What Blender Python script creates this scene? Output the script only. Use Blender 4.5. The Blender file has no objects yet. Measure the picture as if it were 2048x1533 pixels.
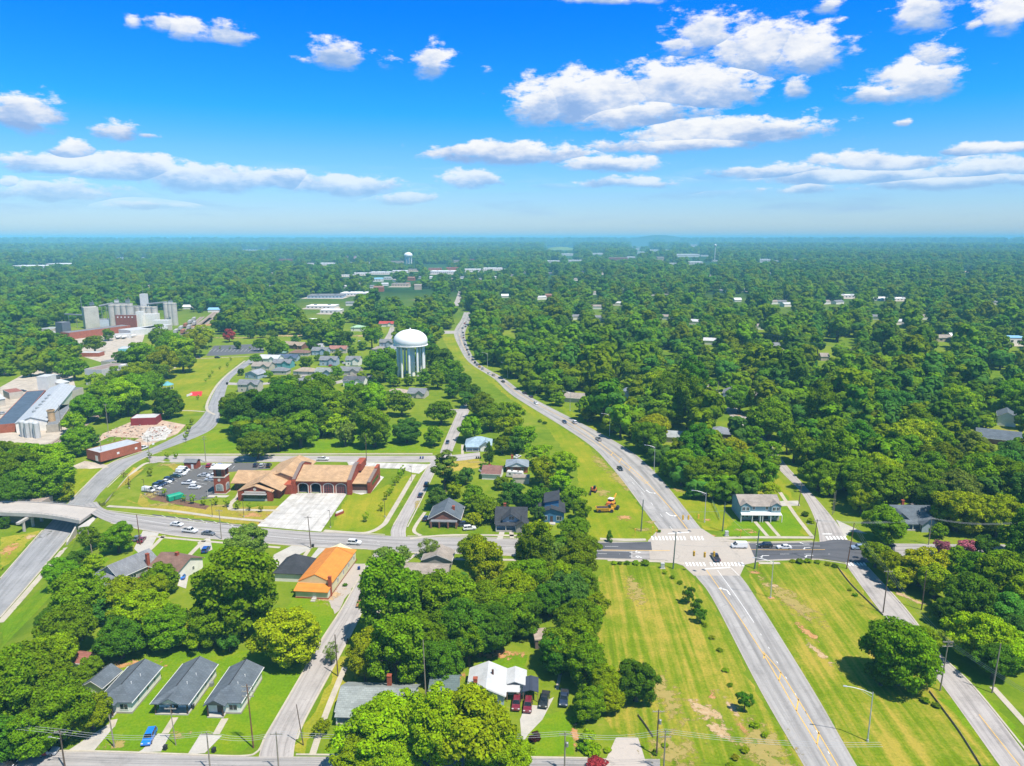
# Aerial view of a small town: a bypass crossing a main street, a brick fire station, a water tower and woods to the horizon.
import bpy, math, random
import numpy as np
from mathutils import Vector, Matrix
R = math.radians
sc = bpy.context.scene
COL = sc.collection
rnd = random.Random(7)

# ------------------------------------------------------------------ camera and survey
CAM_H, FPX = 103.0, 1420.0
PITCH = math.atan((766.5 - 476) / FPX)
cd = bpy.data.cameras.new('camera')
cam = bpy.data.objects.new('camera', cd)
COL.objects.link(cam)
cam.location = (0, 0, CAM_H)
cam.rotation_euler = (math.pi / 2 - PITCH, 0, 0)
cd.sensor_width = 36
cd.lens = 36 * FPX / 2048
cd.clip_start, cd.clip_end = 1.0, 120000
sc.camera = cam

def sstep(a, b, x):
    t = min(1, max(0, (x - a) / (b - a)))
    return t * t * (3 - 2 * t)

def cut_x(y):      # the line of the sunken road under the bridge
    P = [(120, -141), (202, -158), (250, -171.5), (283, -181), (315, -181.5), (340, -177)]
    if y <= P[0][0]: return P[0][1] + (y - P[0][0]) * -0.2
    for (a, b), (c, d) in zip(P, P[1:]):
        if y <= c: return b + (d - b) * (y - a) / (c - a)
    return P[-1][1]

def hgt(x, y):     # terrain height
    if y > 345 or y < 60 or x > -100: return 0.0
    al = 1 - sstep(284, 338, y)
    if y < 210: al *= 0.75 + 0.25 * sstep(120, 210, y)
    d = x - cut_x(y)
    ac = 1 - sstep(7.5, 17 + (10 if y < 235 else 0), d) if d > 0 else 1 - 0.75 * sstep(9, 45, -d)
    return -6.0 * al * ac

def at(px, py, z=0.0):   # a surveyed point of the photograph on the level z
    u = (px - 1024) / FPX; v = (py - 766.5) / FPX
    dy = math.cos(PITCH) - v * math.sin(PITCH)
    dz = -math.sin(PITCH) - v * math.cos(PITCH)
    t = (z - CAM_H) / dz
    return Vector((u * t, dy * t, z))

def gp(px, py):          # the same on the terrain
    z = 0.0
    for _ in range(8):
        p = at(px, py, z)
        z = 0.5 * z + 0.5 * hgt(p.x, p.y)
    p = at(px, py, z)
    return Vector((p.x, p.y, hgt(p.x, p.y)))

def pxof(p):             # world -> photograph pixel, and depth
    dx, dy, dz = p[0], p[1], p[2] - CAM_H
    dep = dy * math.cos(PITCH) - dz * math.sin(PITCH)
    dn = -dy * math.sin(PITCH) - dz * math.cos(PITCH)
    return 1024 + FPX * dx / dep, 766.5 + FPX * dn / dep, dep

# ------------------------------------------------------------------ materials
MATS = {}
def new_mat(name):
    m = bpy.data.materials.new(name); m.use_nodes = True
    nt = m.node_tree; b = nt.nodes['Principled BSDF']
    return m, nt, b
def nd(nt, typ, **kw):
    n = nt.nodes.new(typ)
    for k, v in kw.items(): setattr(n, k, v)
    return n
def lk(nt, a, b): nt.links.new(a, b)
def noise_fac(nt, vec, scale, detail=4, rough=0.55):
    n = nd(nt, 'ShaderNodeTexNoise'); n.inputs['Scale'].default_value = scale
    n.inputs['Detail'].default_value = detail; n.inputs['Roughness'].default_value = rough
    lk(nt, vec, n.inputs['Vector']); return n.outputs['Fac']
def ramp(nt, fac, stops):
    r = nd(nt, 'ShaderNodeValToRGB'); el = r.color_ramp.elements
    while len(el) < len(stops): el.new(0.5)
    for e, (p, c) in zip(el, stops):
        e.position = p; e.color = (*c, 1) if len(c) == 3 else c
    lk(nt, fac, r.inputs['Fac']); return r.outputs['Color']
def mixc(nt, fac, a, b, mode='MIX'):
    m = nd(nt, 'ShaderNodeMix', data_type='RGBA', blend_type=mode)
    for s, v in ((m.inputs[0], fac), (m.inputs[6], a), (m.inputs[7], b)):
        if hasattr(v, 'links') or isinstance(v, bpy.types.NodeSocket): lk(nt, v, s)
        elif isinstance(v, (int, float)): s.default_value = v
        else: s.default_value = (*v, 1)
    return m.outputs[2]
def math_n(nt, op, a, b=None, c=None, clamp=False):
    m = nd(nt, 'ShaderNodeMath', operation=op, use_clamp=clamp)
    for i, v in enumerate((a, b, c)):
        if v is None: continue
        if isinstance(v, bpy.types.NodeSocket): lk(nt, v, m.inputs[i])
        else: m.inputs[i].default_value = v
    return m.outputs[0]
def wpos(nt): return nd(nt, 'ShaderNodeNewGeometry').outputs['Position']
def opos(nt): return nd(nt, 'ShaderNodeTexCoord').outputs['Object']
def sc3(c, k): return tuple(min(1, v * k) for v in c)

def M(name, col, rough=0.8, var=0.12, scale=0.7, metal=0.0, bump=0.0, obj=False, spec=0.3):
    """plain weathered surface: two scales of tone variation"""
    if name in MATS: return MATS[name]
    m, nt, b = new_mat(name)
    p = opos(nt) if obj else wpos(nt)
    f1 = noise_fac(nt, p, scale, 5); f2 = noise_fac(nt, p, scale * 7, 3)
    f = math_n(nt, 'ADD', math_n(nt, 'MULTIPLY', f1, 0.65), math_n(nt, 'MULTIPLY', f2, 0.35))
    c = ramp(nt, f, [(0.28, sc3(col, 1 - 2 * var)), (0.5, col), (0.72, sc3(col, 1 + 1.6 * var))])
    lk(nt, c, b.inputs['Base Color'])
    b.inputs['Roughness'].default_value = rough; b.inputs['Metallic'].default_value = metal
    b.inputs['Specular IOR Level'].default_value = spec
    if bump:
        bn = nd(nt, 'ShaderNodeBump'); bn.inputs['Strength'].default_value = bump; bn.inputs['Distance'].default_value = 0.1
        lk(nt, f2, bn.inputs['Height']); lk(nt, bn.outputs['Normal'], b.inputs['Normal'])
    MATS[name] = m; return m

def M_roof(name, col):
    """asphalt shingle: courses, mottled tabs, slow weathering"""
    if name in MATS: return MATS[name]
    m, nt, b = new_mat(name); p = opos(nt)
    br = nd(nt, 'ShaderNodeTexBrick'); lk(nt, p, br.inputs['Vector'])
    br.inputs['Scale'].default_value = 1.0; br.inputs['Brick Width'].default_value = 0.9; br.inputs['Row Height'].default_value = 0.42
    br.inputs['Mortar Size'].default_value = 0.04; br.inputs['Bias'].default_value = 0.0
    br.inputs['Color1'].default_value = (*sc3(col, 0.87), 1); br.inputs['Color2'].default_value = (*sc3(col, 1.11), 1); br.inputs['Mortar'].default_value = (*sc3(col, 0.76), 1)
    f = noise_fac(nt, p, 0.35, 5)
    c = mixc(nt, 0.8, br.outputs['Color'], ramp(nt, f, [(0.3, (0.76,) * 3), (0.7, (1.18,) * 3)]), 'MULTIPLY')
    lk(nt, c, b.inputs['Base Color']); b.inputs['Roughness'].default_value = 0.9; b.inputs['Specular IOR Level'].default_value = 0.2
    MATS[name] = m; return m

def M_siding(name, col, pitch=0.22, depth=0.12):
    """lap siding or ribbed sheet: fine horizontal lines"""
    if name in MATS: return MATS[name]
    m, nt, b = new_mat(name); p = opos(nt)
    w = nd(nt, 'ShaderNodeTexWave', wave_type='BANDS', bands_direction='Z', wave_profile='SAW'); lk(nt, p, w.inputs['Vector'])
    w.inputs['Scale'].default_value = 1 / (pitch * 3.2); w.inputs['Distortion'].default_value = 0
    f = noise_fac(nt, p, 0.5, 5)
    c = mixc(nt, 1.0, ramp(nt, w.outputs['Fac'], [(0, sc3(col, 1 - depth * 2)), (0.25, col), (1, sc3(col, 1 + depth * 0.4))]), ramp(nt, f, [(0.3, (0.86,) * 3), (0.7, (1.08,) * 3)]), 'MULTIPLY')
    lk(nt, c, b.inputs['Base Color']); b.inputs['Roughness'].default_value = 0.7; b.inputs['Specular IOR Level'].default_value = 0.3
    MATS[name] = m; return m

def M_brick(name, col, mortar=None):
    if name in MATS: return MATS[name]
    m, nt, b = new_mat(name); p = opos(nt)
    br = nd(nt, 'ShaderNodeTexBrick')
    xyz = nd(nt, 'ShaderNodeSeparateXYZ'); lk(nt, p, xyz.inputs[0])
    cb = nd(nt, 'ShaderNodeCombineXYZ'); lk(nt, math_n(nt, 'ADD', xyz.outputs[0], xyz.outputs[1]), cb.inputs[0]); lk(nt, xyz.outputs[2], cb.inputs[1])
    lk(nt, cb.outputs[0], br.inputs['Vector'])
    br.inputs['Scale'].default_value = 1.0; br.inputs['Brick Width'].default_value = 0.5; br.inputs['Row Height'].default_value = 0.2
    br.inputs['Mortar Size'].default_value = 0.02
    br.inputs['Color1'].default_value = (*sc3(col, 0.8), 1); br.inputs['Color2'].default_value = (*sc3(col, 1.22), 1); br.inputs['Mortar'].default_value = (*(mortar or sc3(col, 1.3)), 1)
    f = noise_fac(nt, p, 0.4, 5)
    c = mixc(nt, 1.0, br.outputs['Color'], ramp(nt, f, [(0.3, (0.82,) * 3), (0.7, (1.12,) * 3)]), 'MULTIPLY')
    lk(nt, c, b.inputs['Base Color']); b.inputs['Roughness'].default_value = 0.85; b.inputs['Specular IOR Level'].default_value = 0.2
    MATS[name] = m; return m

def M_grass(name, fresh, dry, soil, dryness=0.5, stripe=None, bare=0.0, seed=0.0):
    """mown turf: fresh and straw-coloured patches, worn soil, optional mowing swaths (period m, heading)"""
    if name in MATS: return MATS[name]
    m, nt, b = new_mat(name); p = wpos(nt)
    mp = nd(nt, 'ShaderNodeMapping'); mp.inputs['Location'].default_value = (seed, seed * 1.7, 0); lk(nt, p, mp.inputs['Vector']); p = mp.outputs[0]
    big = noise_fac(nt, p, 0.035, 6, 0.6); mid = noise_fac(nt, p, 0.22, 6, 0.65); fine = noise_fac(nt, p, 1.6, 4, 0.7)
    f = math_n(nt, 'ADD', math_n(nt, 'MULTIPLY', big, 0.5), math_n(nt, 'ADD', math_n(nt, 'MULTIPLY', mid, 0.33), math_n(nt, 'MULTIPLY', fine, 0.17)))
    f = math_n(nt, 'MULTIPLY_ADD', math_n(nt, 'SUBTRACT', f, 0.5), 1.35, 0.5)
    if stripe:
        mp2 = nd(nt, 'ShaderNodeMapping'); mp2.inputs['Rotation'].default_value = (0, 0, stripe[1]); lk(nt, p, mp2.inputs['Vector'])
        mp3 = nd(nt, 'ShaderNodeMapping'); mp3.inputs['Scale'].default_value = (0.62 / stripe[0], 0.022, 1); lk(nt, mp2.outputs[0], mp3.inputs['Vector'])
        w = noise_fac(nt, mp3.outputs[0], 1.0, 3, 0.5)
        f = math_n(nt, 'ADD', f, math_n(nt, 'MULTIPLY', math_n(nt, 'SUBTRACT', w, 0.5), stripe[2]))
    lo = 0.36 + (0.5 - dryness) * 0.25
    c = ramp(nt, f, [(lo - 0.08, sc3(fresh, 0.78)), (lo + 0.06, fresh), (lo + 0.2, tuple((a + d) / 2 for a, d in zip(fresh, dry))), (lo + 0.3, dry)])
    if bare > 0:
        s = noise_fac(nt, p, 0.09, 7, 0.65)
        c = mixc(nt, ramp(nt, s, [(0.74 - bare, (0,) * 3), (0.82 - bare, (1,) * 3)]), c, soil)
    sp = ramp(nt, fine, [(0.35, (0.86,) * 3), (0.68, (1.1,) * 3)])
    c = mixc(nt, 1.0, c, sp, 'MULTIPLY')
    lk(nt, c, b.inputs['Base Color']); b.inputs['Roughness'].default_value = 0.95; b.inputs['Specular IOR Level'].default_value = 0.05
    bn = nd(nt, 'ShaderNodeBump'); bn.inputs['Strength'].default_value = 0.5; bn.inputs['Distance'].default_value = 0.15
    lk(nt, fine, bn.inputs['Height']); lk(nt, bn.outputs['Normal'], b.inputs['Normal'])
    MATS[name] = m; return m

def M_road(name, col, tracks=2, dark=0.25, cracks=True, seed=0.0):
    """worn asphalt; UV.x runs across (0..1), UV.y along in metres: oil-dark wheel bands, sealed cracks, patches"""
    if name in MATS: return MATS[name]
    m, nt, b = new_mat(name)
    uv = nd(nt, 'ShaderNodeTexCoord').outputs['UV']; p = wpos(nt)
    xyz = nd(nt, 'ShaderNodeSeparateXYZ'); lk(nt, uv, xyz.inputs[0])
    wob = noise_fac(nt, p, 0.05, 3)
    u = math_n(nt, 'ADD', xyz.outputs[0], math_n(nt, 'MULTIPLY', math_n(nt, 'SUBTRACT', wob, 0.5), 0.06))
    band = math_n(nt, 'COSINE', math_n(nt, 'MULTIPLY', u, 2 * math.pi * tracks))
    n1 = noise_fac(nt, p, 0.12, 5); n2 = noise_fac(nt, p, 1.2, 4, 0.7)
    tone = math_n(nt, 'ADD', math_n(nt, 'MULTIPLY', n1, 0.7), math_n(nt, 'MULTIPLY', n2, 0.3))
    c = ramp(nt, tone, [(0.32, sc3(col, 0.7)), (0.47, sc3(col, .95)), (0.55, col), (0.7, sc3(col, 1.18))])
    edge = math_n(nt, 'ABSOLUTE', math_n(nt, 'SUBTRACT', xyz.outputs[0], 0.5))
    smp = nd(nt, 'ShaderNodeMapping'); smp.inputs['Scale'].default_value = (9, .03, 1); lk(nt, uv, smp.inputs['Vector'])
    sk = noise_fac(nt, smp.outputs[0], 1.0, 5, .6)
    c = mixc(nt, math_n(nt, 'MULTIPLY', ramp(nt, band, [(0.1, (0,) * 3), (0.95, (dark * 1.9,) * 3)]), ramp(nt, n1, [(.38, (.45,) * 3), (.6, (1,) * 3)])), c, sc3(col, 0.42))
    c = mixc(nt, 1.0, c, ramp(nt, sk, [(.34, (.72,) * 3), (.52, (1.0,) * 3), (.7, (1.1,) * 3)]), 'MULTIPLY')
    c = mixc(nt, ramp(nt, math_n(nt, 'ADD', edge, math_n(nt, 'MULTIPLY', n2, 0.05)), [(0.47, (0,) * 3), (0.53, (0.45,) * 3)]), c, sc3((col[0] * 1.25, col[1] * 1.15, col[2]), 1.2))
    if cracks:
        mp = nd(nt, 'ShaderNodeMapping'); mp.inputs['Location'].default_value = (seed, 0, 0); lk(nt, p, mp.inputs['Vector'])
        v = nd(nt, 'ShaderNodeTexVoronoi', feature='DISTANCE_TO_EDGE'); lk(nt, mp.outputs[0], v.inputs['Vector']); v.inputs['Scale'].default_value = 0.21
        ds = nd(nt, 'ShaderNodeVectorMath', operation='MULTIPLY_ADD'); wn = nd(nt, 'ShaderNodeTexNoise'); wn.inputs['Scale'].default_value = 0.35; wn.inputs['Detail'].default_value = 5; lk(nt, mp.outputs[0], wn.inputs['Vector'])
        lk(nt, wn.outputs['Color'], ds.inputs[0]); ds.inputs[1].default_value = (7, 7, 0); lk(nt, mp.outputs[0], ds.inputs[2]); lk(nt, ds.outputs[0], v.inputs['Vector'])
        hit = math_n(nt, 'MULTIPLY', ramp(nt, v.outputs['Distance'], [(0.008, (0.34,) * 3), (0.022, (0,) * 3)]), ramp(nt, n1, [(0.48, (0,) * 3), (0.6, (1,) * 3)]))
        c = mixc(nt, hit, c, sc3(col, 0.45))
    lk(nt, c, b.inputs['Base Color']); b.inputs['Roughness'].default_value = 0.88; b.inputs['Specular IOR Level'].default_value = 0.25
    MATS[name] = m; return m

def M_slab(name, col, size):
    """poured slabs with joints, tyre marks and oil stains"""
    m, nt, b = new_mat(name); p = wpos(nt)
    mp = nd(nt, 'ShaderNodeMapping'); mp.inputs['Rotation'].default_value = (0, 0, R(3)); lk(nt, p, mp.inputs['Vector'])
    br = nd(nt, 'ShaderNodeTexBrick', offset=0.0); lk(nt, mp.outputs[0], br.inputs['Vector']); br.inputs['Scale'].default_value = 1.0; br.inputs['Brick Width'].default_value = size; br.inputs['Row Height'].default_value = size; br.inputs['Mortar Size'].default_value = 0.07
    br.inputs['Color1'].default_value = (*sc3(col, .94), 1); br.inputs['Color2'].default_value = (*sc3(col, 1.05), 1); br.inputs['Mortar'].default_value = (*sc3(col, .62), 1)
    st = nd(nt, 'ShaderNodeMapping'); st.inputs['Scale'].default_value = (.5, .05, 1); lk(nt, mp.outputs[0], st.inputs['Vector'])
    c = mixc(nt, 1.0, br.outputs['Color'], ramp(nt, noise_fac(nt, st.outputs[0], 1.0, 4), [(.35, (.8,) * 3), (.6, (1.04,) * 3)]), 'MULTIPLY')
    c = mixc(nt, 1.0, c, ramp(nt, noise_fac(nt, p, .3, 6, .65), [(.34, (.78, .76, .73)), (.55, (1.03,) * 3)]), 'MULTIPLY')
    lk(nt, c, b.inputs['Base Color']); b.inputs['Roughness'].default_value = .85; MATS[name] = m; return m

def M_patch(name, col, col2):
    """worn bare ground with a ragged edge that lets the turf show through"""
    if name in MATS: return MATS[name]
    m, nt, b = new_mat(name); p = wpos(nt)
    uv = nd(nt, 'ShaderNodeTexCoord').outputs['UV']
    ln = nd(nt, 'ShaderNodeVectorMath', operation='LENGTH'); lk(nt, uv, ln.inputs[0])
    n = noise_fac(nt, p, 0.45, 7, 0.7)
    f = math_n(nt, 'SUBTRACT', math_n(nt, 'ADD', 1.0, math_n(nt, 'MULTIPLY', math_n(nt, 'SUBTRACT', n, 0.55), 3.2)), ln.outputs[1])
    a = ramp(nt, f, [(0.30, (0,) * 3), (0.55, (0.92,) * 3)])
    c = ramp(nt, noise_fac(nt, p, 1.1, 5), [(0.35, col), (0.65, col2)])
    lk(nt, c, b.inputs['Base Color']); lk(nt, a, b.inputs['Alpha']); b.inputs['Roughness'].default_value = 0.95; b.inputs['Specular IOR Level'].default_value = 0.05
    MATS[name] = m; return m

def M_glass(name='window_glass', col=(0.02, 0.028, 0.035), rough=0.08):
    if name in MATS: return MATS[name]
    m, nt, b = new_mat(name)
    f = noise_fac(nt, wpos(nt), 0.6, 3)
    lk(nt, ramp(nt, f, [(0.3, sc3(col, 0.6)), (0.7, sc3(col, 1.7))]), b.inputs['Base Color'])
    b.inputs['Roughness'].default_value = rough; b.inputs['Specular IOR Level'].default_value = 0.6
    MATS[name] = m; return m

def M_paint(name='car_paint'):
    """vehicle paint in the object's own colour, a little road dust low down"""
    if name in MATS: return MATS[name]
    m, nt, b = new_mat(name)
    oi = nd(nt, 'ShaderNodeObjectInfo'); f = noise_fac(nt, opos(nt), 1.5, 4)
    c = mixc(nt, ramp(nt, f, [(0.45, (0,) * 3), (0.75, (0.12,) * 3)]), oi.outputs['Color'], (0.3, 0.27, 0.23))
    lk(nt, c, b.inputs['Base Color']); b.inputs['Roughness'].default_value = 0.32; b.inputs['Coat Weight'].default_value = 0.5; b.inputs['Coat Roughness'].default_value = 0.08
    MATS[name] = m; return m

def M_leaf(name, tone=None, trans=0.28, kv=(0.22, 0.75, 0.85)):
    """foliage in the object's own colour, varied per leaf clump, per branch and per tree"""
    if name in MATS: return MATS[name]
    m = bpy.data.materials.new(name); m.use_nodes = True; nt = m.node_tree; nt.nodes.clear()
    out = nd(nt, 'ShaderNodeOutputMaterial'); oi = nd(nt, 'ShaderNodeObjectInfo'); g = nd(nt, 'ShaderNodeNewGeometry')
    f = noise_fac(nt, opos(nt), 2.6, 3)
    k = math_n(nt, 'ADD', math_n(nt, 'ADD', kv[0], math_n(nt, 'MULTIPLY', g.outputs['Random Per Island'], kv[1])), math_n(nt, 'MULTIPLY', f, kv[2]))
    k = math_n(nt, 'MULTIPLY', k, math_n(nt, 'ADD', 0.78, math_n(nt, 'MULTIPLY', oi.outputs['Random'], 0.44)))
    cb = nd(nt, 'ShaderNodeCombineXYZ')
    for i in range(3): lk(nt, k, cb.inputs[i])
    c = mixc(nt, 1.0, tone or oi.outputs['Color'], cb.outputs[0], 'MULTIPLY')
    hs = nd(nt, 'ShaderNodeHueSaturation')
    lk(nt, math_n(nt, 'ADD', 0.478, math_n(nt, 'ADD', math_n(nt, 'MULTIPLY', oi.outputs['Random'], 0.022), math_n(nt, 'MULTIPLY', g.outputs['Random Per Island'], 0.02))), hs.inputs['Hue'])
    hs.inputs['Saturation'].default_value = 1.0; hs.inputs['Value'].default_value = 1.0
    lk(nt, c, hs.inputs['Color'])
    d = nd(nt, 'ShaderNodeBsdfDiffuse'); t = nd(nt, 'ShaderNodeBsdfTranslucent'); mx = nd(nt, 'ShaderNodeMixShader')
    lk(nt, hs.outputs[0], d.inputs[0]); lk(nt, mixc(nt, 1.0, hs.outputs[0], (1.0, 1.15, 0.5), 'MULTIPLY'), t.inputs[0])
    mx.inputs[0].default_value = trans
    lk(nt, d.outputs[0], mx.inputs[1]); lk(nt, t.outputs[0], mx.inputs[2]); lk(nt, mx.outputs[0], out.inputs[0])
    MATS[name] = m; return m

# ------------------------------------------------------------------ mesh helper
class MB:
    def __init__(s): s.v, s.f, s.m, s.uv = [], [], [], {}
    def add(s, vs, fs, m=0):
        o = len(s.v); s.v += [tuple(v) for v in vs]
        for f in fs: s.f.append(tuple(i + o for i in f)); s.m.append(m)
        return s
    def box(s, x0, x1, y0, y1, z0, z1, m=0):
        return s.add([(x0, y0, z0), (x1, y0, z0), (x1, y1, z0), (x0, y1, z0), (x0, y0, z1), (x1, y0, z1), (x1, y1, z1), (x0, y1, z1)],
                     [(0, 3, 2, 1), (4, 5, 6, 7), (0, 1, 5, 4), (1, 2, 6, 5), (2, 3, 7, 6), (3, 0, 4, 7)], m)
    def frus(s, a, b, m=0):   # a, b = (x0,x1,y0,y1,z)
        x0, x1, y0, y1, z0 = a; X0, X1, Y0, Y1, z1 = b
        return s.add([(x0, y0, z0), (x1, y0, z0), (x1, y1, z0), (x0, y1, z0), (X0, Y0, z1), (X1, Y0, z1), (X1, Y1, z1), (X0, Y1, z1)],
                     [(0, 3, 2, 1), (4, 5, 6, 7), (0, 1, 5, 4), (1, 2, 6, 5), (2, 3, 7, 6), (3, 0, 4, 7)], m)
    def prism(s, poly, z0, z1, m=0):
        n = len(poly)
        return s.add([(x, y, z0) for x, y in poly] + [(x, y, z1) for x, y in poly],
                     [tuple(range(n - 1, -1, -1)), tuple(range(n, 2 * n))] + [(i, (i + 1) % n, n + (i + 1) % n, n + i) for i in range(n)], m)
    def prism_y(s, poly, y0, y1, m=0):  # poly in x,z extruded along y
        n = len(poly)
        return s.add([(x, y0, z) for x, z in poly] + [(x, y1, z) for x, z in poly],
                     [tuple(range(n)), tuple(range(2 * n - 1, n - 1, -1))] + [(i, n + i, n + (i + 1) % n, (i + 1) % n) for i in range(n)], m)
    def prism_x(s, poly, x0, x1, m=0):  # poly in y,z extruded along x
        n = len(poly)
        return s.add([(x0, y, z) for y, z in poly] + [(x1, y, z) for y, z in poly],
                     [tuple(range(n - 1, -1, -1)), tuple(range(n, 2 * n))] + [(i, (i + 1) % n, n + (i + 1) % n, n + i) for i in range(n)], m)
    def poly(s, pts, m=0): return s.add(pts, [tuple(range(len(pts)))], m)
    def tube(s, a, b, r0, r1=None, n=8, m=0, cap=True):
        a, b = Vector(a), Vector(b); r1 = r0 if r1 is None else r1
        d = (b - a).normalized(); u = d.orthogonal().normalized(); w = d.cross(u)
        vs = []
        for p, r in ((a, r0), (b, r1)):
            vs += [p + (u * math.cos(2 * math.pi * i / n) + w * math.sin(2 * math.pi * i / n)) * r for i in range(n)]
        fs = [(i, (i + 1) % n, n + (i + 1) % n, n + i) for i in range(n)]
        if cap: fs += [tuple(range(n - 1, -1, -1)), tuple(range(n, 2 * n))]
        return s.add(vs, fs, m)
    def lathe(s, prof, n=24, m=0, cx=0, cy=0):
        vs = [(cx + r * math.cos(2 * math.pi * i / n), cy + r * math.sin(2 * math.pi * i / n), z) for r, z in prof for i in range(n)]
        fs = [(k * n + i, k * n + (i + 1) % n, (k + 1) * n + (i + 1) % n, (k + 1) * n + i) for k in range(len(prof) - 1) for i in range(n)]
        return s.add(vs, fs, m)
    def build(s, name, mats, parent=None, loc=(0, 0, 0), rz=0.0, smooth=False):
        me = bpy.data.meshes.new(name); me.from_pydata(s.v, [], s.f)
        mats = mats if isinstance(mats, (list, tuple)) else [mats]
        for m in mats: me.materials.append(m)
        if len(mats) > 1: me.polygons.foreach_set('material_index', s.m)
        if smooth: me.polygons.foreach_set('use_smooth', [True] * len(s.f))
        o = bpy.data.objects.new(name, me); COL.objects.link(o)
        o.location = loc; o.rotation_euler = (0, 0, rz)
        if parent is not None: o.parent = parent
        return o

def tag(o, label=None, cat=None, group=None, kind=None):
    for k, v in (('label', label), ('category', cat), ('group', group), ('kind', kind)):
        if v: o[k] = v
    return o
def thing(name, label, cat, loc, rz=0.0, group=None):
    o = bpy.data.objects.new(name, None); COL.objects.link(o); o.empty_display_size = 0.5
    o.location = loc; o.rotation_euler = (0, 0, rz)
    return tag(o, label, cat, group)
KIDS = {}
def copy_tree(o, parent=None):
    c = o.copy(); COL.objects.link(c)
    if parent is not None: c.parent = parent
    for ch in o.children: copy_tree(ch, c)
    return c

# ------------------------------------------------------------------ sky, sun, air
SUN_EL, SUN_AZ = R(64), math.atan2(0.74, -0.67)     # azimuth clockwise from +Y
SUN = Vector((math.sin(SUN_AZ) * math.cos(SUN_EL), math.cos(SUN_AZ) * math.cos(SUN_EL), math.sin(SUN_EL)))
sl = bpy.data.lights.new('sun', 'SUN'); sl.energy = 4.6; sl.angle = R(0.5); sl.color = (1.0, 0.945, 0.86)
so = bpy.data.objects.new('sun', sl); COL.objects.link(so); so.rotation_euler = SUN.to_track_quat('Z', 'Y').to_euler(); so.location = (0, 0, 500)

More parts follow.
